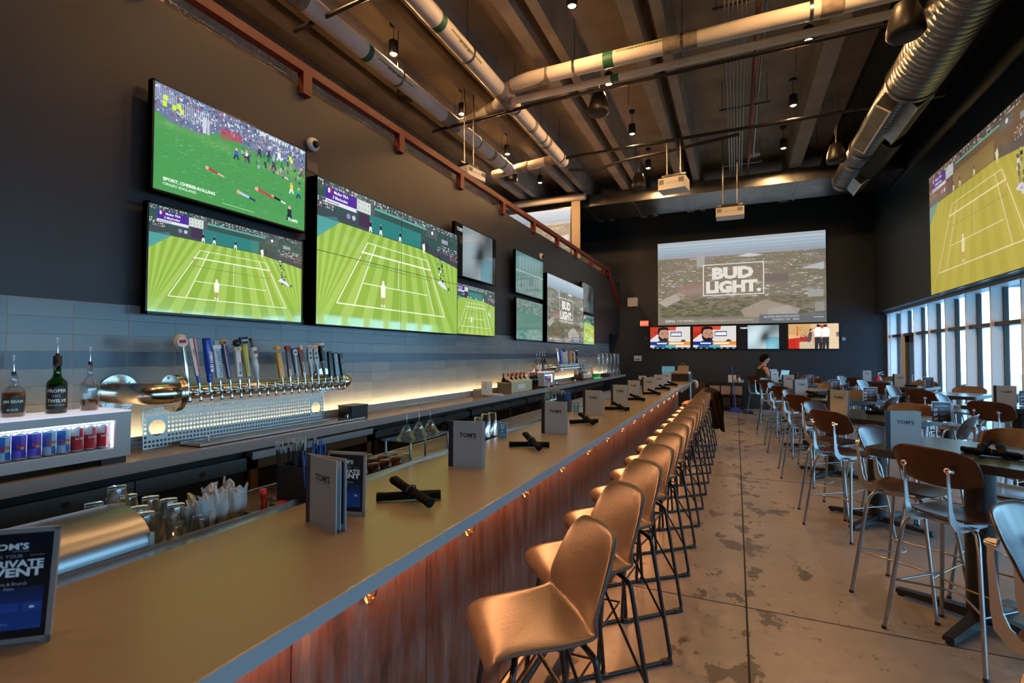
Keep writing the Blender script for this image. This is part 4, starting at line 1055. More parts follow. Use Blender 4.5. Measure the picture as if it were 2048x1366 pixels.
# ---- menus standing on tables: half-open folded cover
def make_menu(label, group):
    t = thing('menu', label, 'menu', (0, 0, 0), 0, group)
    h = .245; w = .20; a = math.radians(10)
    # front cover in the local x-z plane (faces -y); back cover swings behind
    b = MB(); b.mat(M_menu).box(.028, -.003, 0, w, 0, h); b.mat(M_print)
    c = Canvas(b, (.028, -.0034, 0), (w - .028, 0, 0), (0, 0, h), .0005)
    c.text("TOM'S", .49, .66, .092, (.012, .012, .016), .035, 1.25, 'c', maxw=.56); c.text('WATCH BAR', .77, .622, .020, (.06, .06, .07), .01, 1.2, 'r', maxw=.30)
    b.build('front_cover', None, t)
    b = MB(); b.mat(M_menuspine).box(0, -.0035, 0, .028, .0, h); b.build('spine', None, t)
    b = MB(); b.M = Matrix.Rotation(a, 4, 'Z'); b.mat(M_menu).box(0.0, .001, 0, w, .004, h); b.mat(M_print)
    c = Canvas(b, (.02, .0005, .02), (w - .03, 0, 0), (0, 0, h - .03), .0)
    c.rect(0, 0, 1, 1, (.008, .012, .03)); c.step = -.0004; c.k = 1
    c.rect(.5, 0, 1, .45, (.01, .05, .30)); b.build('back_cover', None, t)
    b = MB(); b.M = Matrix.Rotation(a * .5, 4, 'Z'); b.mat(mat('menu_page', (.5, .5, .5), .6)).box(.012, 0, .004, w - .004, .0015, h - .006); b.mat(M_print)
    b.build('page', None, t)
    return t
MG = 'menus standing on the bar'
bm = [(-1.433, 1.367, -1.279, 1.325), (-1.432, 2.351, -1.229, 2.379), (-1.377, 3.628, -1.186, 3.638), (-1.428, 4.955, -1.226, 4.913), (-1.375, 5.975, -1.178, 5.941), (-1.415, 7.103, -1.207, 7.027), (-1.375, 8.138, -1.19, 8.10), (-1.37, 9.20, -1.18, 9.22), (-1.40, 10.55, -1.21, 10.60)]
m0 = None
menu_lb = ['grey TOM\'S menu standing half open beside the framed event sign, nearest the camera', 'grey TOM\'S menu in front of the martini glasses and shaker tins', 'grey TOM\'S menu beyond the tall shaker tins and the second crossed napkins', 'grey TOM\'S menu beside the far straw caddy and the blue table tent'] + ['grey TOM\'S menu on the bar, %s from the camera end' % ordn[k] for k in range(4, 9)]
for k, (x0, y0, x1, y1) in enumerate(bm):
    a = math.atan2(y1 - y0, x1 - x0)
    if m0 is None: m0 = make_menu(menu_lb[k], MG); t = m0; t.location = (x0, y0, 1.0702); t.rotation_euler = (0, 0, a)
    else: t = dup(m0, (x0, y0, 1.0702), a, menu_lb[k])

# ---- framed event signs in holders
def event_sign(label, pos, rz, lean=0):
    t = thing('table_sign', label, 'table sign', pos, rz)
    w, h = .162, .235
    M_ = Matrix.Rotation(-lean, 4, 'X')
    b = MB(); b.M = M_; b.mat(mat('silver_frame', (.42, .42, .42), .32, .7))
    b.box(0, 0, 0, w, .006, .014).box(0, 0, h - .010, w, .006, h).box(0, 0, 0, .010, .006, h).box(w - .010, 0, 0, w, .006, h); b.box(.0, .12, 0, w, .125, .004) if False else None
    b.build('frame', None, t)
    b = MB(); b.M = M_; b.mat(M_gloss); c = Canvas(b, (.010, .001, .014), (w - .02, 0, 0), (0, 0, h - .024), .00015)
    c.rect(0, 0, 1, 1, (.006, .008, .014)); c.up()
    for i in range(16): f = i / 16; c.rect(.07, .08 + .40 * f, .93, .08 + .40 * (f + 1 / 16), (.008 + .002 * (1 - f), .02 + .035 * (1 - f), .05 + .22 * (1 - f)))
    for u in (.12, .40, .68): c.up() if u == .12 else None; c.rect(u, .245, u + .24, .33, (.02, .06, .26))
    c.up(); W = (.72, .72, .72)
    c.text("TOM'S", .44, .845, .058, W, .03, 1.5, 'c', maxw=.62); c.text('WATCH BAR', .70, .82, .014, (.3, .3, .3), .01, 1.2, 'r'); c.text('BOOK YOUR', .40, .765, .032, (.25, .27, .3), .01, 1.2, 'c', maxw=.5); c.rect(.72, .778, .9, .782, (.3, .3, .3))
    c.text('PRIVATE', .90, .675, .066, W, .032, 1.35, 'r', maxw=.84); c.text('EVENT', .90, .585, .080, W, .035, 1.5, 'r', maxw=.84)
    c.text('Game & Brunch', .50, .50, .032, (.35, .38, .4), -.0, 1.0, 'c', maxw=.55); c.text('Patio', .50, .455, .03, (.35, .38, .4), 0, 1, 'c')
    for i, v in enumerate((.20, .165, .13)): c.text(('Any size party', 'Fully catered', 'Food & Beverage Menus')[i], .12, v, .020, (.22, .32, .5), .0, 1, 'l', maxw=.7)
    c.disk(.80, .285, .035, W, 12, .012); c.disk(.24, .285, .016, W, 10, .014)
    b.build('sign_print', None, t)
    b = MB(); b.M = M_; b.mat(mat('clear_holder', (.25, .26, .28), .25)).box(.002, .006, 0, w - .002, .009, h); b.box(.02, .0, -.0, w - .02, .07, .004); b.build('stand', None, t)
    return t
event_sign('framed PRIVATE EVENT sign close to the camera at the left edge of the bar', (-1.455, .475, 1.0702), math.atan2(.065, .08), .12)
event_sign('framed PRIVATE EVENT sign behind the nearest grey menu', (-1.435, 1.462, 1.0702), math.radians(12), .04)

# ---- rolled napkins crossed in pairs
def make_roll(label, pos, rz, L=.262, tiltz=0):
    t = thing('napkin_roll', label, 'napkin roll', pos, rz, 'black napkin rolls')
    b = MB(); n = 18; prof = []
    R = random.Random(len(label))
    vs = []; m = 9
    for i in range(m + 1):
        x = -L / 2 + L * i / m
        for k in range(n):
            a = 2 * PI * k / n; r = .0185 * (1 + .10 * math.sin(3 * a + i * .7)) * (1.12 if i in (0, m) else 1) * (.93 + .02 * (i % 3))
            vs.append((x, r * math.cos(a) * 1.15, .0205 + r * math.sin(a) * .95))
    fs = [(i * n + k, i * n + (k + 1) % n, (i + 1) * n + (k + 1) % n, (i + 1) * n + k) for i in range(m) for k in range(n)]
    b.add(vs, fs, True); b.add(vs[:n], [tuple(range(n))]); b.add(vs[-n:], [tuple(range(n))]); b.build('napkin', M_linen, t)
    b = MB(); b.tube([(-.0 + .02 * 0, -.0235, .02), (0, -.016, .040), (0, .0, .045), (0, .017, .039), (0, .0245, .02)], .004, 6, radii=[.003, .004, .004, .004, .003]); b.build('napkin_band', mat('paper_band', (.03, .03, .03), .7), t)
    b = MB(); s1 = -L / 2
    for k in range(14):
        a0 = k * .85; r = .003 + .0011 * k; a1 = a0 + .85; r1 = r + .0011
        b.add([(s1 - .0006, r * math.cos(a0), .0205 + r * math.sin(a0)), (s1 - .0006, (r + .0008) * math.cos(a0), .0205 + (r + .0008) * math.sin(a0)), (s1 - .0006, (r1 + .0008) * math.cos(a1), .0205 + (r1 + .0008) * math.sin(a1)), (s1 - .0006, r1 * math.cos(a1), .0205 + r1 * math.sin(a1))], [(0, 1, 2, 3)])
    b.build('fold_edge', mat('linen_fold', (.03, .028, .026), .9), t)
    return t
r0 = None
NPK = [(-1.247, 1.735, 33, 160), (-1.237, 3.036, 20, 132), (-1.2255, 4.28, 42, 131), (-1.185, 5.44, 12, 133), (-1.22, 6.68, 20, 140), (-1.17, 7.78, 20, 135), (-1.17, 8.95, 15, 130), (-1.16, 10.1, 20, 135)]
for k, (x, y, a, a2) in enumerate(NPK):
    la = 'black rolled napkin lying flat under another, %s crossed pair along the bar' % ordn[k]; lb_ = 'black rolled napkin resting on top, %s crossed pair along the bar' % ordn[k]
    if r0 is None: r0 = make_roll(la, (x, y, 1.0702), math.radians(a)); 
    else: dup(r0, (x, y, 1.0702), math.radians(a), la)
    u = dup(r0, (x + .03, y - .03, 1.1035), 0, lb_); u.rotation_euler = (0, math.radians(-10), math.radians(a2))
    u.location.z = 1.100

# ================================================================== UNDERBAR AND THINGS IN THE WELL
t = thing('underbar_station', 'stainless steel underbar shelf and sink run behind the bar', 'underbar station', (0, 0, 0))
b = MB(); b.box(-2.28, -1, .86, -1.73, 10.4, .90); b.box(-2.28, -1, .90, -2.265, 10.4, .98); b.build('drainboard', M_steel, t)
b = MB(); b.box(-2.26, -1, .12, -1.76, 10.4, .86); b.build('cabinet', M_blackp, t)
b = MB(); 
for x, y in [(x, y) for x in (-2.2, -1.85) for y in (0, 3, 6, 9)]: b = MB(); b.box(x, y, 0, x + .05, y + .05, .12); b.build('foot', M_steel, t)
def glass_thing(name, label, cat, pos, prof, group=None, m=M_glass, n=20, rz=0):
    t_ = MB(); t_.mat(m); t_.lathe(prof, n=n); o = t_.build(name); o.location = pos; tag(o, label, cat, group); return o
zt = .9005
# inverted plastic tumblers stacked in columns
cupp = [(.0, .118), (.026, .118), (.027, .112), (.040, .0), (.0385, .0), (.0255, .108), (.0, .110)]
first = None; n_ = 0
for (x, y, k) in ((-1.80, 1.03, 3), (-1.80, 1.13, 3), (-1.89, 1.06, 3), (-1.89, 1.16, 3), (-1.98, 1.04, 4), (-1.98, 1.15, 3), (-2.08, 1.02, 3), (-2.08, 1.13, 3), (-1.80, 1.22, 2)):
    n_ += 1
    for j in range(k):
        lb = 'clear upturned tumbler, %s up in the %s stack by the steel bin' % (ordn[j], ordn[n_ - 1])
        if first is None: first = glass_thing('tumbler', lb, 'glass', (x, y, zt + .065 * j), cupp, 'clear tumblers stacked by the steel bin')
        else: dup(first, (x, y, zt + .065 * j), 0, lb)
# wrapped cutlery / straw bags in a bin
t = thing('cutlery_bin', 'black bin of plastic wrapped cutlery bags behind the bar', 'bin', (-1.90, 1.36, zt))
b = MB(); b.box(-.10, -.10, 0, .10, .10, .004)
for a in ((-.10, -.10, -.095, .10), (.095, -.10, .10, .10), (-.10, -.10, .10, -.095), (-.10, .095, .10, .10)): b.box(a[0], a[1], 0, a[2], a[3], .12)
b.build('bin_box', M_blackp, t)
bag = M_cello; R = random.Random(9)
bag0 = None
for i in range(16):
    x = R.uniform(-.07, .07); y = R.uniform(-.08, .08); tz = R.uniform(.20, .27); an = R.uniform(0, PI); lx, ly = R.uniform(-.05, .05), R.uniform(-.05, .05)
    tb = thing('cutlery_bag', 'plastic wrapped cutlery bag poking out of the black bin', 'bag', (-1.90 + x, 1.36 + y, zt + .006), an, 'wrapped cutlery bags in the black bin')
    b = MB(); b.mat(bag); g = [[(u * .026 + lx * v + .006 * math.sin(9 * v + i), .01 * math.sin(6 * u + i) + ly * v + .006 * math.sin(13 * v + 5 * u), v * tz + .012 * math.sin(5 * u + i)) for u in (-1, -.5, 0, .5, 1)] for v in (0, .25, .5, .7, .85, 1)]
    b.shell(g, .008); b.build('wrapper', None, tb)
    b = MB(); b.tube([(0, 0, .01), (lx * .6, ly * .6, tz * .66)], .005, 6); b.cone((lx * .6, ly * .6, tz * .62), (lx * .72, ly * .72, tz * .74), .006, .010, 8); b.build('cutlery', M_blackp if i % 3 else M_white, tb)
def bottle(name, label, pos, parts, cat='bottle', group=None, s=1.0):
    t = thing(name, label, cat, pos, 0, group)
    for nm_, prof, m in parts:
        b = MB(); b.mat(m); b.lathe([(r * s, z * s) for r, z in prof], n=22); b.build(nm_, None, t)
    return t
redcap = mat('red_plastic_cap', (.55, .02, .015), .35); ketch = mat('red_sauce', (.38, .02, .01), .25)
bottle('sauce_bottle', 'hot sauce bottle with a red cap behind the bar', (-1.80, 1.485, zt), [('bottle_glass', [(0, 0), (.026, 0), (.026, .10), (.012, .135), (.011, .18), (0, .18)], ketch), ('cap', [(0, .215), (.0135, .215), (.014, .18), (0, .18)], redcap), ('bottle_label', [(.0264, .02), (.0264, .075)], mat('paper_label', (.6, .5, .35), .5))])
bottle('ketchup_bottle', 'squat red sauce jar with a black top beside the hot sauce bottle', (-1.765, 1.55, zt), [('jar_glass', [(0, 0), (.027, 0), (.027, .11), (.02, .125), (0, .125)], ketch), ('cap', [(0, .15), (.022, .15), (.022, .122), (0, .122)], redcap)])
# wire basket with deli cups, towel, straws
t = thing('wire_basket', 'black wire basket holding plastic deli cups behind the bar', 'basket', (-1.86, 1.72, zt))
b = MB()
for z, w_ in ((.002, .08), (.06, .09), (.12, .10)): b.tube([(-w_, -w_, z), (w_, -w_, z), (w_, w_, z), (-w_, w_, z)], .003, 5, closed=True)
for i in range(-3, 4):
    for q in ((i * .028, -1), (i * .028, 1)): b.tube([(q[0] * .9, q[1] * .08, .002), (q[0] * 1.1, q[1] * .10, .12)], .0018, 4); b.tube([(q[1] * .08, q[0] * .9, .002), (q[1] * .10, q[0] * 1.1, .12)], .0018, 4)
    b.tube([(-.08, i * .027, .002), (.08, i * .027, .002)], .0018, 4)
b.build('wire_frame', M_blackm, t)
t = MB(); t.mat(glassmat('frosted_cup', (.75, .75, .73), .4))
for j in range(6): t.lathe([(.030, .0 + .022 * j), (.044, .095 + .022 * j), (.047, .097 + .022 * j), (.046, .1 + .022 * j)], n=20)
o = t.build('cup_stack'); o.location = (-1.86, 1.715, zt + .006); tag(o, 'stack of clear plastic deli cups standing in the black wire basket', 'cups')
g = [[(-1.93 + .10 * u + .01 * math.sin(6 * v), 1.83 + .12 * v + .01 * math.sin(7 * u), zt + .10 + .12 * math.exp(-(u - .5) ** 2 * 5) * (1 - .4 * v) + .012 * math.sin(8 * u + 5 * v)) for u in (-.6, -.2, .2, .6, 1, 1.4)] for v in (-.5, -.1, .3, .7, 1.0)]
cloth('bar_towel', 'cream bar towel crumpled behind the deli cups', 'towel', g, .012, mat('cream_towel', (.50, .38, .24), .9))
def straw_caddy(label, pos, group=None):
    t = thing('straw_caddy', label, 'caddy', pos)
    b = MB(); b.box(-.09, -.065, 0, .09, .065, .005)
    for a in ((-.09, -.065, -.085, .065), (.085, -.065, .09, .065), (-.09, -.065, .09, -.06), (-.09, .06, .09, .065), (-.002, -.065, .002, .065)): b.box(a[0], a[1], 0, a[2], a[3], .17)
    b.build('caddy_box', M_blackp, t)
    R = random.Random(2); b = MB(); b2 = MB(); b3 = MB()
    for i in range(46):
        x = R.uniform(-.08, .08); y = R.uniform(-.055, .055); lx, ly = R.uniform(-.025, .025), R.uniform(-.035, .03); q = b if x < .03 else b2
        q.tube([(x, y, .01), (x + lx, y + ly, .235 + R.uniform(0, .04))], .0032, 5)
        if x < .03: b3.tube([(x + lx * .95, y + ly * .95, .235), (x + lx * 1.1, y + ly * 1.1, .275)], .0035, 5)
    b.build('black_straws', M_blackp, t)['kind'] = 'stuff'; b2.build('blue_straws', mat('blue_straw', (.03, .12, .45), .4), t)['kind'] = 'stuff'; b3.build('straw_wrappers', bag, t)['kind'] = 'stuff'
    return t
c0 = straw_caddy('black caddy full of straws behind the nearest grey menu', (-1.665 - .10, 1.665, 1.02))
dup(c0, (-1.78, 5.35, 1.0), 0, 'black caddy full of straws farther along the bar, behind a menu')
b = MB(); b.box(-.11, -.08, 0, .11, .08, .118); o = b.build('caddy_stand', M_blackp); o.location = (-1.77, 1.665, zt); tag(o, 'black block under the near straw caddy', 'stand')
b = MB(); b.box(-.11, -.08, 0, .11, .08, .098); o = b.build('caddy_stand', M_blackp); o.location = (-1.78, 5.35, zt); tag(o, 'black block under the far straw caddy', 'stand')
# steel rounded dispenser at left
t = thing('steel_dispenser', 'large brushed steel rounded bin lid behind the bar, left foreground', 'dispenser', (-1.90, .74, zt))
b = MB(); pts = [(-.17, 0)] + [(.17 * math.cos(PI - PI * i / 14) , .17 + .10 * math.sin(PI * i / 14)) for i in range(15)] + [(.17, 0)]
vs = [(x, -.30, z) for x, z in pts] + [(x, .27, z) for x, z in pts]; n = len(pts)
b.add(vs, [tuple(range(n)), tuple(range(2 * n - 1, n - 1, -1))]); b.add(vs, [(i, i + 1, n + i + 1, n + i) for i in range(n - 1)], True)
b.build('dispenser_body', mat('dull_brushed_steel', (.34, .36, .38), .36, 1.0), t)
b = MB(); b.box(-.175, .262, .02, .175, .276, .20); b.build('end_cap', mat('dull_steel_rim', (.42, .40, .38), .4, .9), t)
b = MB(); b.box(.10, .18, -.0, .20, .30, .06); b.build('mounting_foot', M_blackm, t)
# martini glasses upside down on a rack, and inverted tumblers
mg = [(.0, .205), (.040, .203), (.041, .201), (.006, .197), (.0035, .19), (.0035, .095), (.007, .088), (.060, .0), (.0585, .0), (.004, .083), (0, .084)]
t = thing('glass_rack', 'thin clear rack holding three upturned martini glasses', 'rack', (-1.84, 2.66, zt))
b = MB(); b.box(-.12, -.22, .255, .10, .24, .260); b.build('rack_shelf', M_glass, t)
for y in (-.20, .22):
    for x in (-.10, .08): b = MB(); b.tube([(x, y, 0), (x, y, .255)], .007, 8); b.build('rack_post', M_steel, t)
for i, (y, lb) in enumerate(((2.53, 'upturned martini glass on the rack, nearest the framed sign'), (2.66, 'upturned martini glass on the rack, middle of the three'), (2.79, 'upturned martini glass on the rack, nearest the shaker tins'))):
    if i == 0: mg0 = glass_thing('martini_glass', lb, 'glass', (-1.84, y, zt + .262), mg, 'martini glasses on the rack', n=28)
    else: dup(mg0, (-1.84, y, zt + .262), 0, lb)
bowl = [(.0, .10), (.028, .10), (.036, .085), (.045, .04), (.042, .0), (.0405, .0), (.043, .04), (.034, .082), (.0, .096)]
f1 = None; k_ = 0
for i in range(4):
    for j in range(5):
        x = -1.80 - .095 * i; y = 2.08 + .097 * j; k_ += 1
        lb = 'upturned rounded tumbler left of the martini glasses, row %d back, place %d along' % (i + 1, j + 1)
        z_ = zt + .085 - .03 * (i > 1)
        if i < 2 and j < 4:
            if i == 0 and j == 0: f2 = glass_thing('amber_tumbler', lb.replace('rounded', 'amber'), 'glass', (x, y, z_), bowl, 'upturned tumblers on the glass mat', M_amberglass)
            else: dup(f2, (x, y, z_), 0, lb.replace('rounded', 'amber'))
        else:
            if f1 is None: f1 = glass_thing('clear_tumbler', lb.replace('rounded', 'clear'), 'glass', (x, y, z_), bowl, 'upturned tumblers on the glass mat')
            else: dup(f1, (x, y, z_), 0, lb.replace('rounded', 'clear'))
b = MB(); b.box(-2.15, 2.02, zt, -1.75, 2.53, zt + .054); b.box(-1.95, 2.02, zt + .054, -1.75, 2.53, zt + .084); tag(b.build('glass_mat', M_blackp), 'black rubber glass mat under the upturned tumblers', 'mat')
# shaker tins
shp = [(0, .0), (.030, 0), (.044, .175), (.046, .177), (.044, .18), (.040, .17), (.03, .03), (0, .03)]
for i, (x, y) in enumerate(((-1.675, 3.26), (-1.67, 3.36), (-1.76, 3.31))):
    b = MB(); b.mat(M_chrome); b.lathe([(r, .18 - z if False else z) for r, z in [(.044, 0), (.0445, .002), (.031, .185), (.029, .187), (0, .187)]], n=24)
    o = b.build('shaker_tin'); o.location = (x, y, 1.054 if i < 2 else 1.02); tag(o, ['tall chrome shaker tin on the rail, left one', 'tall chrome shaker tin on the rail, right one', 'tall chrome shaker tin behind the other two'][i], 'shaker tin', 'shaker tins')
b = MB(); b.box(-1.82, 3.24, zt, -1.72, 3.38, 1.019); tag(b.build('tin_stand', M_blackp), 'black block under the rear shaker tin', 'stand')
for i, (x, y) in enumerate(((-1.675, 4.62), (-1.675, 4.72))):
    b = MB(); b.mat(M_chrome); b.lathe([(.044, 0), (.031, .17), (0, .172)], n=24); o = b.build('shaker_tin'); o.location = (x, y, 1.054); tag(o, ['chrome shaker tin beyond the third menu, left one', 'chrome shaker tin beyond the third menu, right one'][i], 'shaker tin', 'far shaker tins')
    glass_thing('mixing_glass', ['mixing glass upturned on the left far shaker tin', 'mixing glass upturned on the right far shaker tin'][i], 'glass', (x, y, 1.227), [(.044, 0), (.033, .12), (0, .122)], 'mixing glasses on the shaker tins')
def tent(label, pos, rz):
    t = MB(); t.M = Matrix.Rotation(-.16, 4, 'X'); t.mat(M_white).box(-.035, 0, 0, .035, .003, .115); t.mat(M_print); c = Canvas(t, (-.032, -.0006, .004), (.064, 0, 0), (0, 0, .107), .0004)
    c.rect(0, 0, 1, 1, (.06, .22, .38)); c.up(); c.text("TOM'S", .5, .82, .07, (.8, .85, .9), .04, 1.1, 'c'); c.text('HAPPY', .5, .70, .07, (.6, .75, .85), .03, 1, 'c', maxw=.8); c.text('HOUR', .5, .60, .07, (.6, .75, .85), .03, 1, 'c', maxw=.8)
    c.disk(.5, .42, .10, (.5, .7, .8)); 
    for v in (.14, .20, .26): c.rect(.15, v, .85, v + .02, (.4, .6, .7))
    o = t.build('table_tent'); o.location = pos; o.rotation_euler = (0, 0, rz); tag(o, label, 'table tent'); return o
tent('small blue printed table tent leaning by the shaker tins', (-1.545, 3.27, 1.0702), .2)
tent('small blue printed table tent beside the fourth menu', (-1.535, 5.06, 1.0702), .2)

# ================================================================== BACK BAR
ZB = 1.0702
t = thing('back_bar_counter', 'long taupe back bar counter along the tiled wall', 'counter', (0, 0, 0))
b = MB(); b.mat(M_counter).box(XW + .004, -5, 1.02, -3.094, 15.4, 1.070); b.mat(M_lip).box(-3.094, -5, 1.005, -3.09, 15.4, 1.070); b.build('countertop', None, t)
def cooler(y0, y1, label, kind):
    t = thing('back_bar_cooler', label, 'cooler', (-3.12, y0, 0)); w = y1 - y0 - .01
    b = MB(); b.box(-.45, .0, .08, -.03, w, 1.0); b.build('cooler_body', M_blackp, t)
    if kind == 'solid':
        n = max(1, round(w / .62)); dw = w / n
        for i in range(n):
            d = MB(); d.box(-.028, i * dw + .006, .12, 0.0, (i + 1) * dw - .006, .955); dd = d.build('door', M_blackp, t)
            h = MB(); h.mat(M_steel).box(-.002, i * dw + .004, .865, .014, (i + 1) * dw - .004, .955); h.build('handle_band', None, dd)
            h = MB(); h.cone((.013, (i + .55) * dw, .91), (.018, (i + .55) * dw, .91), .018, .018, 16); h.mat(M_blackp); h.cone((.018, (i + .55) * dw, .91), (.019, (i + .55) * dw, .91), .010, .010, 12); h.build('lock', M_chrome, dd)
    elif kind == 'mesh':
        n = 2; dw = w / n
        for i in range(n):
            d = MB(); fr = mat('bronze_cabinet_frame', (.16, .095, .045), .35, .5)
            d.mat(fr)
            y_0, y_1 = i * dw + .004, (i + 1) * dw - .004
            d.box(-.02, y_0, .12, .03, y_0 + .06, .955).box(-.02, y_1 - .06, .12, .03, y_1, .955).box(-.02, y_0, .87, .03, y_1, .955).box(-.02, y_0, .12, .03, y_1, .2); dd = d.build('door', None, t)
            h = MB(); h.mat(mat('black_mesh', (.02, .02, .022), .35, .3)); h.box(-.01, y_0 + .055, .19, .0, y_1 - .055, .875)
            s_ = .016; yy = y_0 + .06
            h.mat(mat('mesh_wire', (.10, .10, .10), .3, .7))
            while yy < y_1 - .06:
                h.add([(.004, yy, .2), (.004, yy + .003, .2), (.004, yy + .003, .87), (.004, yy, .87)], [(0, 1, 2, 3)]); yy += s_
            zz = .205
            while zz < .87: h.add([(.005, y_0 + .06, zz), (.005, y_0 + .06, zz + .003), (.005, y_1 - .06, zz + .003), (.005, y_1 - .06, zz)], [(0, 1, 2, 3)]); zz += s_
            h.build('mesh_panel', None, dd)
            h = MB(); h.mat(M_alu).box(-.02, y_0, .958, .05, y_1, .99); h.box(.035, y_0, .94, .05, y_1, .958); h.build('pull_rail', None, dd)
    else:
        n = max(1, round(w / .62)); dw = w / n
        for i in range(n):
            y_0, y_1 = i * dw + .006, (i + 1) * dw - .006
            d = MB(); d.box(-.028, y_0, .12, 0, y_0 + .045, .955).box(-.028, y_1 - .045, .12, 0, y_1, .955).box(-.028, y_0, .12, 0, y_1, .19).box(-.028, y_0, .86, 0, y_1, .955); dd = d.build('door', M_blackp, t)
            h = MB(); h.mat(mat('cooler_glass', (.015, .017, .02), .06)).box(-.018, y_0 + .045, .19, -.012, y_1 - .045, .86); h.build('glass_pane', None, dd)
            h = MB(); h.mat(mat('dark_steel_band', (.20, .20, .20), .3, .9)).box(-.002, y_0, .885, .012, y_1, .945); h.build('handle_band', None, dd)
            h = MB(); h.cone((.011, (i + .5) * dw, .915), (.015, (i + .5) * dw, .915), .013, .013, 12); h.build('lock', M_chrome, dd)
    return t
cooler(-2.0, .3, 'black cooler under the back bar, off to the left of the can fridge', 'solid')
cooler(.3, 2.44, 'black solid door cooler with a steel band under the near end of the back bar', 'solid')
cooler(2.44, 3.72, 'bronze framed mesh door cabinet under the beer taps', 'mesh')
cooler(3.78, 5.64, 'black glass door cooler right of the bronze mesh cabinet', 'glass')
cooler(5.66, 7.52, 'black glass door cooler below the cardboard wine box', 'glass')
cooler(7.54, 10.2, 'black glass door cooler below the far can fridge', 'glass')
cooler(10.22, 12.7, 'black glass door cooler below the far bottles', 'glass')

# ---- can fridge on the counter
frame = mat('pale_grey_fridge_frame', (.34, .38, .41), .38, 0)
glow = mat('fridge_light', (.6, .6, .6), .5, emit=(.75, .88, 1.0), es=7.0)
def fridge(label, x, y0, y1, z0, z1, wu, hu, glowtop=True):
    t = thing('can_fridge', label, 'fridge', (x, y0, z0)); w = y1 - y0; h = z1 - z0; D = .30
    b = MB(); b.mat(frame)
    m = min(.075, w * .11)
    b.box(-.02, 0, .035, 0, w, .085).box(-.02, 0, h - .042, 0, w, h).box(-.02, 0, .085, 0, m, h - .042).box(-.02, w - m, .085, 0, w, h - .042)
    b.build('front_frame', None, t)
    b = MB(); b.box(-D, 0, .0875, -.02, .02, h - .012).box(-D, w - .02, .0875, -.02, w, h - .012).box(-D, 0, .035, -.02, w, .0875).box(-D, .02, .0875, -D + .02, w - .02, h - .012).box(-D, 0, h - .012, -.02, w, h); b.build('fridge_case', frame, t)
    b = MB(); b.mat(glow).box(-.06, m, h - .052, -.03, w - m, h - .046).box(-D + .021, m, .09, -D + .025, w - m, h - .05).box(-.04, w - m - .003, .09, -.022, w - m, h - .05); 
    b.build('interior_light', None, t)
    for yy in (.02, w - .14):
        for x_ in (-.03, -D): b = MB(); b.box(x_, yy, 0, x_ + .028, yy + .12, .035); b.build('foot', M_blackp, t)
    b = MB(); b.mat(M_pane).box(-.012, m, .085, -.008, w - m, h - .042); b.build('glass_door', None, t)
    if glowtop: b = MB(); b.mat(mat('lit_shelf_top', (.7, .7, .8), .35, emit=(.75, .82, 1.0), es=.55)).box(-D, 0, h + .0005, 0, w, h + .008); b.build('lit_top', None, t)
    return t
fridge('white lit counter fridge of energy drink cans under the bottles at the left', -3.13, .62, 1.705, ZB, 1.352, 1, 1)
def make_can(i, kind, pos, label, grp):
    r, h = .0265, .1345
    b = MB(); b.mat(mat('can_aluminium', (.62, .64, .66), .25, .9)); b.lathe([(0, .002), (.020, 0), (r, .008), (r, .012)], n=20); b.lathe([(r, h - .012), (r, h - .010), (.0225, h - .001), (.021, h), (.020, h - .004), (0, h - .004)], n=20)
    b.mat(M_gloss); n = 20
    base = {'b': (.03, .13, .48), 'p': (.07, .05, .42), 'r': (.62, .03, .04)}[kind]; alt = {'b': (.42, .55, .68), 'p': (.20, .12, .62), 'r': (.68, .12, .13)}[kind]
    for k in range(n):
        a0, a1 = 2 * PI * k / n, 2 * PI * (k + 1) / n
        for q in range(3):
            z0 = .012 + q * (h - .024) / 3; z1 = .012 + (q + 1) * (h - .024) / 3
            col = alt if ((k // 5) + (q > 0)) % 2 and kind != 'r' else base
            if kind == 'r' and q == 2 and (k // 5) % 2: col = (.65, .60, .60)
            b.col(col); b.add([(r * math.cos(a0), r * math.sin(a0), z0), (r * math.cos(a1), r * math.sin(a1), z0), (r * math.cos(a1), r * math.sin(a1), z1), (r * math.cos(a0), r * math.sin(a0), z1)], [(0, 1, 2, 3)], True)
    c = Canvas(b, (r + .0006, -.017, .05), (0, .034, 0), (0, 0, .03), .0004)
    if kind != 'r': c.disk(.62, .35, .20, (.75, .55, .04), 12); c.up(); c.poly([(.0, .35), (.3, .75), (.5, .45), (.4, .2)], (.60, .02, .04)); c.up(); c.text('Red Bull', .5, .55, .40, (.75, .03, .06), .03, 1, 'c', maxw=1.1)
    else: c.text('Red Bull', .5, .55, .36, (.75, .72, .72), .03, 1, 'c', maxw=1.0)
    o = b.build('drink_can'); o.location = pos; tag(o, label, 'can', grp); return o
kinds = ['p', 'b', 'b', 'b', 'p', 'p', 'b', 'b', 'b', 'b', 'r', 'r', 'r', 'r', 'r']
cans = {}
ycan = .715
k = 0
while ycan < 1.64:
    kd = 'b' if ycan < 1.19 else ('p' if ycan < 1.31 else ('b' if ycan < 1.47 else 'r'))
    for dx in (0, 1):
        lb = {'b': 'blue and silver', 'p': 'purple and blue', 'r': 'red'}[kd] + ' energy drink can in the near fridge, %s from the left, %s row' % (ordn[k], ('front', 'back')[dx])
        pos = (-3.185 - .07 * dx, ycan, ZB + .088)
        if kd not in cans: cans[kd] = make_can(k, kd, pos, lb, 'cans in the near fridge')
        else: dup(cans[kd], pos, 0, lb)
    k += 1; ycan += .0585
fridge('smaller lit can fridge standing on the back bar before the far taps', -3.13, 8.36, 8.93, ZB, 1.345, 1, 1)
ycan = 8.44; k = 0
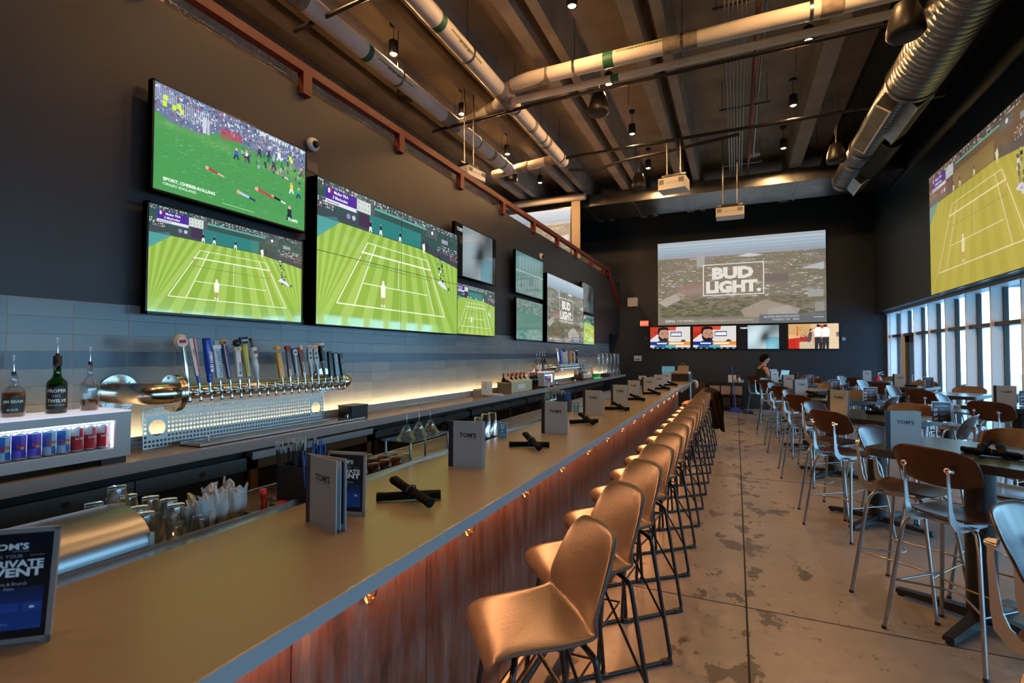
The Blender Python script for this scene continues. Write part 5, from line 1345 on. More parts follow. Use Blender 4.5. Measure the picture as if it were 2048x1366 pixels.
while ycan < 8.87:
    kd = 'b' if k < 4 else 'r'
    dup(cans[kd], (-3.185, ycan, ZB + .088), 0, ('blue' if k < 4 else 'red') + ' energy drink can in the far fridge, %s from the left' % ordn[k], 'cans in the far fridge'); k += 1; ycan += .0585

# ---- bottles with pourers
steelp = M_chrome; fros = mat('frosted_pourer_tip', (.6, .62, .65), .4)
def pourer(t, z, mat_=None):
    b = MB(); b.lathe([(0, z - .005), (.009, z - .005), (.010, z + .012), (.006, z + .016), (0, z + .016)], n=12); b.build('cork', M_blackp, t)
    b = MB(); b.tube([(0, 0, z + .01), (-.002, 0, z + .04), (.004, -.003, z + .075)], .0035, 8, radii=[.0045, .0038, .003]); b.build('pourer_spout', steelp, t)
    b = MB(); b.tube([(.004, -.003, z + .07), (.005, -.004, z + .090), (.006, -.004, z + .098)], .004, 8, radii=[.0035, .0045, .008]); b.build('dust_cap', fros, t)
def label_band(t, r, z0, z1, a0, a1, col, texts, mt=None, sq=False):
    b = MB(); b.mat(M_print); n = 10
    b.col(col)
    for k in range(n):
        p, q = a0 + (a1 - a0) * k / n, a0 + (a1 - a0) * (k + 1) / n
        b.add([(r * math.cos(p), r * math.sin(p), z0), (r * math.cos(q), r * math.sin(q), z0), (r * math.cos(q), r * math.sin(q), z1), (r * math.cos(p), r * math.sin(p), z1)], [(0, 1, 2, 3)])
    for s_, z, h, c in texts:
        V, F, w = text_polys(s_, .03, 1.1); sc = h / .72; wmax = (a1 - a0) * r * .86; sx = min(sc, wmax / w); am = (a0 + a1) / 2
        vs = [((r + .0006) * math.cos(am + (x - w / 2) * sx / r), (r + .0006) * math.sin(am + (x - w / 2) * sx / r), z + y * sc) for x, y in V]
        b.col(c); b.add(vs, F)
    b.build('bottle_label', None, t)
zf = 1.3605; xB = -3.30
am = math.atan2(-1.35, 3.3)
bk = (.010, .011, .012); cr = (.62, .60, .52)
t = bottle('whiskey_bottle', 'square shouldered amber whiskey bottle with a black label, leftmost on the can fridge', (xB, 1.262, zf), [
    ('bottle_glass', [(0, 0), (.044, 0), (.047, .006), (.047, .118), (.040, .138), (.018, .160), (.0155, .20), (.0165, .202), (.0165, .21)], M_glass), ('whiskey', [(0, .004), (.044, .004), (.044, .115), (.038, .122), (0, .122)], M_amber)])
label_band(t, .0478, .022, .100, am - .95, am + .95, bk, [('JIM BEAM', .072, .014, (.35, .5, .38)), ('BLACK', .034, .009, (.35, .5, .38))]); pourer(t, .21)
t = bottle('whiskey_bottle', 'tall green whiskey bottle with a black PROPER TWELVE label on the can fridge', (xB, 1.437, zf), [
    ('bottle_glass', [(0, 0), (.042, 0), (.0445, .006), (.0445, .150), (.040, .168), (.022, .188), (.017, .205), (.0155, .25), (.018, .252), (.018, .30)], M_greenglass), ('whiskey', [(0, .004), (.040, .004), (.040, .15), (0, .155)], mat('dark_green_liquid', (.004, .05, .015), .1)), ('neck_foil', [(.0187, .252), (.0187, .302), (.014, .304)], M_blackp)])
label_band(t, .0452, .025, .140, am - 1.05, am + 1.05, bk, [('PROPER', .112, .017, cr), ('NO.', .088, .012, (.3, .3, .28)), ('TWELVE', .060, .017, cr), ('IRISH WHISKEY', .042, .007, (.35, .34, .3))]); pourer(t, .302)
t = bottle('whiskey_bottle', 'clear bottle with a little amber whiskey left, rightmost on the can fridge', (xB, 1.585, zf), [
    ('bottle_glass', [(0, 0), (.038, 0), (.041, .006), (.043, .12), (.040, .150), (.020, .182), (.0145, .198), (.0140, .245), (.0155, .246), (.0155, .256)], M_glass), ('whiskey', [(0, .004), (.038, .004), (.0385, .060), (0, .060)], M_amber)])
pourer(t, .256)

# ---- beer tower
def beer_tower(label, y0, mode):
    t = thing('beer_tower', label, 'beer tower', (-3.27, y0, 1.425))
    L = 1.50
    b = MB(); b.tube([(-.33, -.12, 0), (-.20, -.12, 0), (-.02, -.10, 0), (0, .02, 0)], .066, 24, round_=.12); b.build('elbow', M_tower, t)
    b = MB(); b.cone((-.345, -.12, 0), (-.325, -.12, 0), .118, .118, 28)
    for k in range(8): a = 2 * PI * k / 8; b.cone((-.325, -.12 + .095 * math.cos(a), .095 * math.sin(a)), (-.319, -.12 + .095 * math.cos(a), .095 * math.sin(a)), .010, .009, 8)
    b.build('wall_flange', M_chrome, t)
    b = MB(); b.cone((0, .0, 0), (0, .018, 0), .118, .118, 28).cone((0, .022, 0), (0, .040, 0), .118, .118, 28).cone((0, .016, 0), (0, .024, 0), .085, .085, 24)
    for k in range(8): a = 2 * PI * k / 8 + .3; b.cone((.102 * math.cos(a), -.008, .102 * math.sin(a)), (.102 * math.cos(a), .048, .102 * math.sin(a)), .009, .009, 8)
    b.build('flange', M_tower, t)
    b = MB(); b.tube([(0, .03, 0), (0, L, 0)], .046, 24); b.build('tap_pipe', M_tower, t)
    b = MB(); b.tube([(0, L - .02, 0), (0, L + .07, 0), (-.12, L + .11, 0), (-.33, L + .11, 0)], .060, 24, round_=.09); b.build('elbow', M_tower, t)
    b = MB(); b.cone((0, L - .03, 0), (0, L - .01, 0), .080, .080, 28); b.cone((-.345, L + .11, 0), (-.325, L + .11, 0), .118, .118, 28); b.build('flange', M_tower, t)
    n = 20
    HND = ['disc', 'ultra', 'bud', 'coors', 'surf', 'white', 'yellow', 'fig', None, None, 'mango', 'darkred', 'navy', 'brown', 'silver', 'silver2', 'stout', 'blk', 'blueb', 'blk2']
    if mode: HND = ['disc', 'ultra', 'bud', 'bud', 'coors', 'white', 'white', 'fig', 'coors', None, 'darkred', 'mango', 'mango', 'silver', 'brown', 'fig', 'blk', 'blk2', 'stout', None]
    for k in range(n):
        y = .062 + .0727 * k; x = .045
        b = MB(); b.cone((x - .005, y, 0), (x + .022, y, 0), .013, .011, 12); b.cone((x + .006, y, 0), (x + .012, y, 0), .019, .019, 12)
        b.tube([(x + .018, y, .0), (x + .040, y, .004), (x + .047, y, -.02), (x + .050, y, -.048)], .008, 10, round_=.012, radii=None)
        b.cone((x + .034, y, .0), (x + .032, y, .040), .0085, .006, 10); b.build('faucet', M_chrome, t)
        f = t.children[-1]
        c = MB(); c.mat(mat('blue_faucet_plug', (.01, .09, .42), .5)).cone((x + .050, y, -.047), (x + .051, y, -.058), .0085, .011, 10); c.build('faucet_plug', None, f)
        kind = HND[k]
        if not kind: continue
        h = MB(); h.M = Matrix.Translation((x + .032, y, .040)) @ Matrix.Rotation(math.radians(-5), 4, 'Y') @ Matrix.Rotation(math.radians(5 + 3 * math.sin(k * 2.1)), 4, 'X')
        h.mat(M_chrome).cone((0, 0, -.004), (0, 0, .03), .007, .009, 10); h.mat(M_gloss)
        def pad(w0, w1, z0, z1, th, col, col2=None):
            h.col(col); vs = [(-th, -w0, z0), (th, -w0, z0), (th, w0, z0), (-th, w0, z0), (-th, -w1, z1), (th, -w1, z1), (th, w1, z1), (-th, w1, z1)]
            h.add(vs, [(0, 3, 2, 1), (4, 5, 6, 7), (0, 1, 5, 4), (1, 2, 6, 5), (2, 3, 7, 6), (3, 0, 4, 7)])
            return Canvas(h, (th + .0006, -min(w0, w1), z0), (0, 2 * min(w0, w1), 0), (0, 0, z1 - z0), .0006)
        lbl = None
        if kind == 'disc':
            h.mat(M_chrome).tube([(0, 0, .02), (0, -.004, .08), (0, 0, .16), (0, .0, .27)], .014, 12, radii=[.008, .016, .015, .013]); h.mat(M_gloss)
            h.col((.62, .60, .56)); h.cone((.020, -.012, .29), (-.012, -.012, .29), .034, .034, 24); h.col((.55, .42, .26)); h.tube([(-.005, -.045, .28), (-.005, -.04, .315), (-.005, -.01, .332), (-.005, .02, .32)], .012, 8, round_=.02)
            h.col((.42, .02, .03)); h.box(.0205, -.034, .282, .022, .010, .302); lbl = 'chrome tap handle topped with a white disc'
        elif kind == 'ultra':
            h.col((.03, .10, .45)); h.cone((0, 0, .02), (0, 0, .07), .009, .011, 12)
            c = pad(.014, .022, .07, .315, .009, (.62, .60, .58)); c.rect(.62, 0, 1.0, 1, (.42, .012, .02)); c.up(); c.text('ULTRA', .50, .55, .34, (.02, .05, .2), .03, 1, 'l', rot=1); lbl = 'white and red paddle tap handle'
        elif kind == 'bud':
            h.col((.012, .05, .42)); h.tube([(0, 0, .02), (0, 0, .06), (0, 0, .075), (0, 0, .09), (0, 0, .30), (0, 0, .315), (0, 0, .318)], .02, 18, radii=[.013, .019, .015, .021, .026, .026, .02])
            c = Canvas(h, (.0265, -.016, .085), (0, .032, 0), (0, 0, .22), .0005); c.text('BUD LIGHT', .95, .02, .62, (.75, .78, .85), .06, .98, 'l', rot=1); lbl = 'blue cylindrical BUD LIGHT tap handle'
        elif kind == 'coors':
            c = pad(.022, .023, .05, .245, .010, (.42, .56, .64)); c.text('Coors LIGHT', .90, .05, .50, (.08, .10, .22), .03, 1.0, 'l', rot=1)
            h.col((.66, .68, .70)); h.box(-.014, -.030, .245, .014, .030, .272); h.col((.20, .40, .55)); h.box(-.010, -.012, .272, .010, .016, .30); lbl = 'pale blue Coors LIGHT tap handle'
        elif kind == 'surf':
            c = pad(.009, .018, .04, .30, .012, (.02, .07, .28)); c.rect(0, .05, .4, 1, (.70, .36, .04)); h.col((.70, .34, .04)); h.cone((.012, .002, .292), (-.012, .002, .292), .022, .022, 18); h.col((.02, .07, .30)); h.cone((.0135, .002, .292), (.01, .002, .292), .012, .012, 14); lbl = 'orange and blue tap handle with a round top'
        elif kind == 'white':
            c = pad(.019, .018, .05, .235, .010, (.60, .61, .62)); c.text('Modelo', .88, .10, .55, (.05, .05, .08), .02, 1, 'l', rot=1)
            h.col((.62, .56, .44)); h.box(-.012, -.027, .235, .012, .027, .262); h.col((.60, .36, .06)); h.box(.0125, -.010, .240, .0135, .010, .257); h.col((.02, .025, .025)); h.ball((0, 0, .29), .026, .024, .030); h.cone((0, 0, .278), (0, 0, .283), .034, .034, 16); lbl = 'white tap handle with a black hat shaped top'
        elif kind == 'yellow':
            c = pad(.012, .020, .05, .285, .009, (.48, .42, .03)); c.rect(.70, 0, 1.0, 1, (.55, .55, .58)); c.up(); c.text('NEW BELG', .62, .15, .42, (.08, .16, .04), .0, 1, 'l', rot=1); h.col((.025, .03, .08)); h.rbox(-.016, -.034, .285, .016, .030, .335, .012); h.col((.6, .6, .65)); h.box(.0165, -.026, .305, .0175, .022, .315); lbl = 'yellow tap handle with a navy cap'
        elif kind == 'fig':
            h.col((.58, .57, .55)); h.tube([(0, 0, .02), (0, 0, .06), (0, 0, .12), (0, 0, .17), (0, 0, .20)], .02, 16, radii=[.012, .016, .026, .022, .020]); h.col((.56, .52, .44)); h.cone((0, 0, .19), (0, 0, .262), .029, .031, 16); h.col((.12, .10, .09)); h.box(.029, -.016, .215, .031, .016, .235); h.col((.10, .05, .035)); h.tube([(0, 0, .26), (0, .004, .29), (0, 0, .33)], .013, 10, radii=[.012, .010, .016]); lbl = 'white figure shaped tap handle with a brown neck'
        elif kind == 'mango':
            c = pad(.021, .021, .03, .225, .010, (.62, .30, .015))
            for i, ch in enumerate('MANGO CART'):
                if ch != ' ': c.text(ch, .5, .89 - .098 * i, .062, (.72, .70, .62), .03, 1, 'c')
            h.col((.6, .6, .6)); h.cone((0, 0, .22), (0, 0, .25), .004, .004, 8)
            for i in range(8):
                h.col([(.62, .30, .02), (.10, .35, .12), (.65, .08, .02), (.65, .40, .04)][i % 4]); a0, a1 = 2 * PI * i / 8, 2 * PI * (i + 1) / 8; h.add([(0, 0, .285), (.038 * math.cos(a0), .038 * math.sin(a0), .252), (.038 * math.cos(a1), .038 * math.sin(a1), .252)], [(0, 1, 2)])
            lbl = 'orange MANGO CART tap handle with a tiny umbrella'
        elif kind == 'darkred':
            c = pad(.012, .018, .03, .245, .009, (.10, .09, .09)); c.rect(0, 0, 1, .3, (.45, .42, .38)); c.rect(.2, .35, .8, .9, (.16, .16, .15)); h.col((.28, .02, .02)); h.box(-.012, -.022, .245, .012, .022, .275); lbl = 'grey and dark red tap handle'
        elif kind == 'navy':
            c = pad(.014, .030, .05, .26, .009, (.015, .05, .16)); c.poly([(.2, 0), (.75, 0), (.85, .75), (.2, .75)], (.50, .50, .26)); h.col((.60, .62, .66)); h.cone((.013, 0, .225), (.009, 0, .225), .024, .024, 20); h.col((.03, .10, .35)); h.box(.0132, -.016, .218, .0142, .016, .232); h.col((.5, .5, .5)); h.cone((0, 0, .02), (0, 0, .06), .014, .018, 12); lbl = 'navy and yellow tap handle with an oval badge'
        elif kind == 'brown':
            c = pad(.014, .022, .03, .25, .009, (.14, .045, .025)); c.text('PALE ALE', .85, .20, .45, (.7, .7, .68), .04, 1, 'l', rot=1); c.rect(0, 0, .9, .16, (.62, .62, .62)); h.col((.40, .06, .03)); h.ball((0, 0, .25), .014, .025, .03); h.col((.6, .52, .42)); h.ball((.008, .006, .262), .008, .016, .022); lbl = 'brown tap handle with white lettering'
        elif kind in ('silver', 'silver2'):
            h.mat(mat('brushed_handle', (.30, .28, .26), .35, .8)); vs = 0; pad(.008, .013, .02, .12, .009, (1, 1, 1)); pad(.013, .024, .12, .16, .009, (1, 1, 1)); pad(.024, .024, .16, .25, .009, (1, 1, 1))
            h.mat(M_bezel); h.cone((.0095, 0, .180), (.0105, 0, .180), .010, .010, 14); h.cone((.0095, 0, .218), (.0105, 0, .218), .010, .010, 14); h.mat(M_gloss); h.col((.52, .50, .50) if kind == 'silver' else (.60, .55, .50)); h.cone((.014, 0, .263), (-.008, 0, .263), .025, .025, 6); h.col((.25, .20, .24) if kind == 'silver' else (.65, .22, .05)); h.cone((.0150, 0, .263), (.014, 0, .263), .014, .014, 12); lbl = 'silver tap handle with two round holes and a six sided badge'
        elif kind == 'stout':
            h.col((.10, .09, .08)); h.tube([(0, 0, .01), (0, 0, .06), (0, 0, .11), (0, 0, .14)], .02, 16, radii=[.008, .011, .016, .016]); h.col((.25, .2, .12)); h.cone((0, 0, .14), (0, 0, .155), .022, .022, 16); h.col((.008, .008, .01)); h.cone((0, 0, .155), (0, 0, .285), .022, .033, 20); h.col((.62, .57, .46)); h.cone((0, 0, .285), (0, 0, .308), .034, .032, 20); h.col((.5, .36, .12)); h.box(.030, -.008, .24, .034, .008, .265); lbl = 'black stout glass shaped tap handle with a cream top'
        elif kind in ('blk', 'blk2'):
            c = pad(.019, .019, .02, .22 if kind == 'blk2' else .235, .012, (.012, .012, .016))
            if kind == 'blk2': c.text('GUEST TAP', .80, .25, .40, (.55, .55, .55), .01, 1, 'l', rot=1)
            lbl = 'plain black slab tap handle'
        elif kind == 'blueb':
            c = pad(.026, .026, .02, .225, .010, (.010, .013, .02)); c.rect(.16, .04, .84, .96, (.14, .28, .40)); c.up(); c.text('DRAFT', .85, .62, .30, (.6, .65, .7), .01, 1, 'l', rot=1); lbl = 'black framed slate blue tap handle'
        ho = h.build('tap_handle', None, f); ho['label'] = lbl
    return t
T1 = beer_tower('long chrome beer tower on the tiled wall with twenty taps, near the camera', 2.005, 0)
T2 = beer_tower('second chrome beer tower with crowded handles, far along the tiled wall', 9.30, 1)
# perforated splash panel
def perf(label, y0, w, pos_x=-3.44, n=62):
    t = thing('perforated_panel', label, 'panel', (pos_x, y0, ZB)); H = .255; rowsn = 9
    t.rotation_euler = (0, math.radians(-3), 0)
    b = MB(); cw = w / n; ch = H / rowsn; r = min(cw, ch) * .36
    def hole(cy, cz, rr, hw, hh, N=8):
        oc = []
        for i in range(N):
            a = 2 * PI * (i + .5) / N; ca, sa = math.cos(a), math.sin(a); k_ = 1 / max(abs(ca) / hw, abs(sa) / hh)
            oc.append((ca, sa, k_))
        vs = [(0, cy + rr * ca, cz + rr * sa) for ca, sa, k_ in oc] + [(0, cy + k_ * ca, cz + k_ * sa) for ca, sa, k_ in oc]
        # snap outer ring to the rectangle corners
        b.add(vs, [(i, (i + 1) % N, N + (i + 1) % N, N + i) for i in range(N)])
        for sy, sz in ((1, 1), (-1, 1), (-1, -1), (1, -1)):
            q = (0, cy + sy * hw, cz + sz * hh); near = sorted(range(N), key=lambda i: (vs[N + i][1] - q[1]) ** 2 + (vs[N + i][2] - q[2]) ** 2)[:2]
            b.add([vs[N + near[0]], vs[N + near[1]], q], [(0, 1, 2)])
    big = [(.085, .135, .052), (w - .085, .135, .052)]
    for i in range(n):
        for j in range(rowsn):
            cy = (i + .5) * cw; cz = (j + .5) * ch
            if any(abs(cy - B[0]) < B[2] + .014 and abs(cz - B[1]) < B[2] + .014 for B in big): continue
            hole(cy, cz, r, cw / 2, ch / 2)
    for B in big:
        i0 = math.floor((B[0] - B[2] - .014) / cw + .5); i1 = math.ceil((B[0] + B[2] + .014) / cw - .5); j0 = math.floor((B[1] - B[2] - .014) / ch + .5); j1 = math.ceil((B[1] + B[2] + .014) / ch - .5)
        ins = [i for i in range(n) if abs((i + .5) * cw - B[0]) < B[2] + .014]; js = [j for j in range(rowsn) if abs((j + .5) * ch - B[1]) < B[2] + .014]
        ya, yb = ins[0] * cw, (ins[-1] + 1) * cw; za, zb = js[0] * ch, (js[-1] + 1) * ch
        hole((ya + yb) / 2, (za + zb) / 2, B[2], (yb - ya) / 2, (zb - za) / 2, 32)
    b.build('panel_face', mat('satin_perforated_steel', (.36, .33, .31), .36, 1.0), t)
    b = MB(); b.box(-.012, 0, 0, .002, w, .004).box(-.012, -.003, 0, .002, 0, H).box(-.012, w, 0, .002, w + .003, H); b.build('panel_edge', M_steel, t)
perf('perforated stainless splash panel with two round holes, under the near beer taps', 1.94, 1.51, -3.425)
def drip(label, y0, y1, x0=-3.37, x1=-3.17):
    t = thing('drip_tray', label, 'drip tray', (0, y0, ZB)); w = y1 - y0
    b = MB(); b.box(x0, 0, 0, x1, w, .006).box(x0, 0, 0, x0 + .004, w, .022).box(x1 - .004, 0, 0, x1, w, .022).box(x0, 0, 0, x1, .004, .022).box(x0, w - .004, 0, x1, w, .022); b.build('tray', M_steel, t)
    b = MB()
    n = int(w / .02)
    for i in range(n): b.box(x0 + .006, .006 + i * .02, .015, x1 - .006, .016 + i * .02, .018)
    b.build('tray_grate', M_steel, t)
    b = MB()
    for yy in (.13, w - .13): b.tube([((x0 + x1) / 2 - .03, yy, .035), ((x0 + x1) / 2 + .03, yy, .035)], .004, 6).tube([((x0 + x1) / 2, yy - .03, .035), ((x0 + x1) / 2, yy + .03, .035)], .004, 6).cone(((x0 + x1) / 2, yy, .016), ((x0 + x1) / 2, yy, .05), .009, .007, 10)
    b.build('rinser_cross', M_chrome, t)
drip('long stainless drip tray on the counter below the near taps', 2.13, 3.72)
drip('stainless drip tray below the far taps', 9.35, 10.85)
# black caddy, napkins, paper, box
t = thing('black_box', 'matt black rounded box on the counter right of the near taps', 'box', (-3.33, 3.73, ZB))
b = MB(); b.rbox(-.09, -.12, 0, .09, .12, .115, .03); b.build('box_body', M_blackp, t, bevel=.004)
b = MB(); b.rbox(-.095, -.125, .115, .095, .125, .124, .03); b.build('lid', M_blackm, t)
wt = mat('white_napkin_paper', (.55, .52, .46), .8)
b = MB(); b.box(-3.47, 6.36, ZB, -3.33, 6.60, ZB + .10); b.mat(mat('napkin_edge', (.40, .38, .34), .8))
for i in range(12): b.box(-3.471, 6.358, ZB + .004 + i * .008, -3.329, 6.602, ZB + .006 + i * .008)
tag(b.build('napkin_stack', wt), 'low stack of white paper napkins on the back bar', 'napkins')
b = MB(); b.box(-3.47, 6.62, ZB, -3.38, 6.80, ZB + .20)
for i in range(20): b.box(-3.472, 6.618, ZB + .004 + i * .0098, -3.378, 6.802, ZB + .006 + i * .0098)
tag(b.build('napkin_stack', wt), 'taller stack of white paper napkins beside the low one', 'napkins')
b = MB(); 
for i in range(5): b.M = Matrix.Translation((-3.22, 6.5, ZB + .006 * i)) @ Matrix.Rotation(.1 * i - .2, 4, 'Z'); b.box(-.11, -.15, 0, .11, .15, .005)
tag(b.build('paper_stack', mat('lilac_paper', (.42, .42, .55), .6)), 'loose stack of pale papers on the counter before the cardboard box', 'papers')
t = thing('cardboard_box', 'open cardboard box holding wine bottles on the back bar', 'box', (-3.28, 7.02, ZB))
kb = mat('kraft_cardboard', (.36, .25, .13), .8); kb2 = mat('green_white_carton', (.36, .40, .28), .7)
b = MB(); b.mat(kb2).box(.115, .0, 0, .12, .86, .17); b.mat(kb).box(-.12, 0, 0, .12, .005, .17).box(-.12, .855, 0, .12, .86, .17).box(-.12, 0, 0, -.115, .86, .17).box(-.12, 0, 0, .12, .86, .004)
b.mat(M_print).col((.55, .60, .55)).add([(.1206, .26, .05), (.1206, .56, .05), (.1206, .56, .13), (.1206, .26, .13)], [(0, 1, 2, 3)])
b.build('box_walls', None, t)
b = MB(); b.mat(kb2).add([(.12, 0, .17), (.12, .86, .17), (-.02, .84, .25), (-.02, .02, .25)], [(0, 1, 2, 3)]).add([(.118, 0, .17), (.118, .86, .17), (-.022, .84, .25), (-.022, .02, .25)], [(3, 2, 1, 0)]); b.mat(kb).add([(-.12, 0, .17), (.12, 0, .17), (.12, -.14, .165), (-.12, -.14, .165)], [(0, 1, 2, 3)]); b.build('flap', None, t)
wine = [(0, 0), (.037, 0), (.038, .17), (.034, .20), (.015, .235), (.0145, .295), (0, .297)]
wine_foil = [(.0150, .24), (.0150, .297), (0, .299)]
w0 = None
for i in range(9):
    x = -3.33 + .09 * (i % 2); y = 7.10 + .088 * i
    lb = 'dark wine bottle standing in the cardboard box, %s from the camera side' % ordn[i]
    if w0 is None: w0 = bottle('wine_bottle', lb, (x, y, ZB + .0045), [('bottle_glass', wine, mat('dark_wine_glass', (.01, .012, .01), .1)), ('neck_foil', wine_foil, mat('red_foil', (.30, .012, .03), .3, .4))], group='wine bottles in the cardboard box')
    else: w0c = dup(w0, (x, y, ZB + .0045), 0, lb)
for i, y in enumerate((7.98, 8.10, 8.22)): dup(w0, (-3.22, y, ZB), 0, 'dark wine bottle %s, between the cardboard box and the far can fridge' % ('nearest the box', 'in the middle', 'nearest the fridge')[i], 'wine bottles beside the box')
# bottles on the far fridge and beyond
lib = {}
def spirit(kind, pos, label, group):
    if kind in lib: return dup(lib[kind], pos, 0, label, group)
    gl, liq, lab, hgt = {'clear': (M_glass, (.8, .8, .8), (.55, .55, .52), 0), 'amber': (M_glass, None, (.5, .42, .3), .1), 'green': (M_greenglass, (.01, .1, .03), (.45, .45, .4), 0), 'brown': (M_amberglass, None, (.05, .05, .05), .15)}[kind]
    parts = [('bottle_glass', [(0, 0), (.036, 0), (.038, .005), (.038, .16), (.030, .19), (.014, .215), (.0125, .27), (.014, .28)], gl)]
    if hgt: parts.append(('liquor', [(0, .004), (.034, .004), (.034, hgt), (0, hgt)], M_amber))
    parts.append(('bottle_label', [(.0388, .05), (.0388, .13)], mat('spirit_label_%s' % kind, lab, .5)))
    t = bottle('liquor_bottle', label, pos, parts, group=group); pourer(t, .28); lib[kind] = t; return t
for i, (kd, y) in enumerate((('amber', 8.46), ('clear', 8.60), ('brown', 8.74), ('green', 8.86))): spirit(kd, (-3.30, y, 1.354), '%s liquor bottle with a pourer on top of the far can fridge' % kd, 'bottles on the far fridge')
R = random.Random(12); kds = ['brown', 'amber', 'clear', 'clear', 'amber', 'brown', 'clear', 'green', 'clear', 'amber', 'clear', 'green', 'clear', 'clear', 'brown', 'clear']
for i in range(16):
    y = 11.15 + .125 * (i // 2) + .02 * (i % 2); x = -3.24 - .16 * (i % 2)
    o = spirit(kds[i], (x, y, ZB + (.09 if i % 2 else 0)), '%s liquor bottle in the far crowd of bottles, %s row, place %d' % (kds[i], ('front', 'raised rear')[i % 2], i // 2 + 1), 'liquor bottles past the far taps')
b = MB(); b.box(-3.47, 11.08, ZB, -3.33, 12.15, ZB + .089); tag(b.build('bottle_riser', M_blackp), 'low black riser under the rear row of far bottles', 'riser')
gg = MB(); gg.mat(glassmat('green_tinted_glass', (.25, .85, .45), .35))
gg0 = None
for i in range(8):
    y = 12.30 + .09 * (i // 2); x = -3.25 - .10 * (i % 2)
    lb = 'small green tinted glass upturned on the lit green tray, %s row, place %d' % (('front', 'rear')[i % 2], i // 2 + 1)
    if gg0 is None: gg0 = glass_thing('green_tumbler', lb, 'glass', (x, y, ZB + .021), [(.034, 0), (.026, .10), (0, .102)], 'green tinted glasses on the tray', glassmat('green_tint', (.25, .85, .45), .35))
    else: dup(gg0, (x, y, ZB + .021), 0, lb)
b = MB(); b.mat(mat('lit_green_tray', (.02, .3, .08), .4, emit=(.05, .8, .2), es=.5)).box(-3.45, 12.22, ZB, -3.15, 12.66, ZB + .02); tag(b.build('bottle_tray'), 'glowing green tray under the green glasses', 'tray')
tw0 = None
for i in range(6):
    y = 12.98 + .47 * i
    lb = 'tall clear acrylic beer tower dispenser, %s from the bottles' % ordn[i]
    if tw0 is None:
        tw0 = thing('drink_tower', lb, 'drink tower', (-3.30, y, ZB), 0, 'clear drink towers at the far end of the back bar')
        b = MB(); b.mat(M_tubeglass); b.lathe([(.055, .06), (.055, .62), (.057, .62), (.057, .64), (.0, .64)], n=20); b.build('tube', None, tw0)
        b = MB(); b.mat(M_tubeglass); b.lathe([(.018, .06), (.018, .60)], n=10); b.build('ice_core', None, tw0)
        b = MB(); b.lathe([(0, 0), (.09, 0), (.09, .015), (.06, .05), (.058, .07), (0, .07)], n=20); b.build('tower_base', M_tubeglass, tw0)
        b = MB(); b.tube([(.055, 0, .09), (.09, 0, .09), (.09, 0, .07)], .008, 6); b.build('spigot', M_blackp, tw0)
    else: dup(tw0, (-3.30, y, ZB), 0, lb)
b = MB(); b.rbox(-3.30, 13.1, ZB, -3.12, 13.42, ZB + .09, .02); tag(b.build('black_case', M_blackp), 'low black case on the counter in front of the clear drink towers', 'case')
b = MB(); b.mat(M_glass); b.lathe([(0, 0), (.05, 0), (.055, .1), (.053, .1), (.048, .01)], n=16); o = b.build('glass_pitcher'); o.location = (-3.25, 15.15, ZB); tag(o, 'small clear pitcher at the far end of the back bar', 'pitcher')

# ---- things at the far end of the bar
t = thing('toaster_oven', 'long dark rounded appliance with a pale top on the far end of the bar', 'appliance', (-1.24, 12.05, 1.0702))
b = MB(); b.rbox(-.13, -.22, .0, .30, .22, .17, .05); b.build('appliance_body', mat('dark_brown_metal', (.04, .03, .028), .3, .5), t, bevel=.01)
b = MB(); b.rbox(-.13, -.22, .172, .30, .22, .215, .05); b.build('pale_top', mat('pale_top_panel', (.42, .34, .28), .3, .6), t)
b = MB(); b.box(.30, -.16, .03, .312, .16, .16); b.build('end_panel', M_steel, t)
t = thing('paper_bag', 'brown paper takeaway bag standing at the far end of the bar', 'bag', (-1.16, 12.62, 1.0702))
kr = mat('brown_paper', (.32, .22, .13), .8)
b = MB(); b.mat(kr); b.add([(-.12, -.08, 0), (.12, -.08, 0), (.12, .08, 0), (-.12, .08, 0), (-.115, -.075, .34), (.115, -.075, .34), (.115, .075, .34), (-.115, .075, .34)], [(0, 3, 2, 1), (0, 1, 5, 4), (1, 2, 6, 5), (2, 3, 7, 6), (3, 0, 4, 7)]); b.build('bag_body', None, t)
b = MB(); b.tube([(-.05, -.076, .33), (-.04, -.08, .39), (.04, -.08, .39), (.05, -.076, .33)], .004, 6, round_=.02); b.build('bag_handle', kr, t)
b = MB(); b.box(-.10, -.085, .10, .10, -.0765, .20); b.build('receipt', mat('receipt_paper', (.45, .38, .30), .7), t)
t = thing('monitor', 'teal lit point of sale screen seen beside the paper bag', 'monitor', (-1.50, 12.62, 1.0702))
b = MB(); b.box(-.16, -.02, .10, .16, .02, .33); b.build('casing', M_blackp, t); b = MB(); b.mat(mat('teal_screen', (.02, .05, .06), .2, emit=(.10, .28, .34), es=.8)).box(-.15, -.024, .11, .15, -.021, .32); b.build('screen', None, t)
b = MB(); b.box(-.02, -.02, .0, .02, .02, .10); b.box(-.09, -.07, 0, .09, .07, .012); b.build('stand', M_blackp, t)
b = MB(); 
for i in range(5): b.box(-1.315 + .012 * i, 12.60, 1.0702, -1.310 + .012 * i, 12.72, 1.30 - .015 * i)
tag(b.build('paper_stack', mat('white_papers', (.6, .6, .6), .6)), 'upright sheaf of white papers between the screen and the paper bag', 'papers')
b = MB(); b.mat(M_white); g = []
b.tube([(XC + .01, BE - .35, 1.06), (XC + .05, BE - .33, 1.04), (XC + .06, BE - .3, .96), (XC + .055, BE - .28, .90)], .03, 10, radii=[.02, .035, .04, .03]); tag(b.build('bar_towel'), 'white towel hanging over the far corner of the bar', 'towel')
t = thing('service_station', 'dark service station shelving with equipment under the far open end of the bar', 'shelving', (-2.4, 14.9, 0))
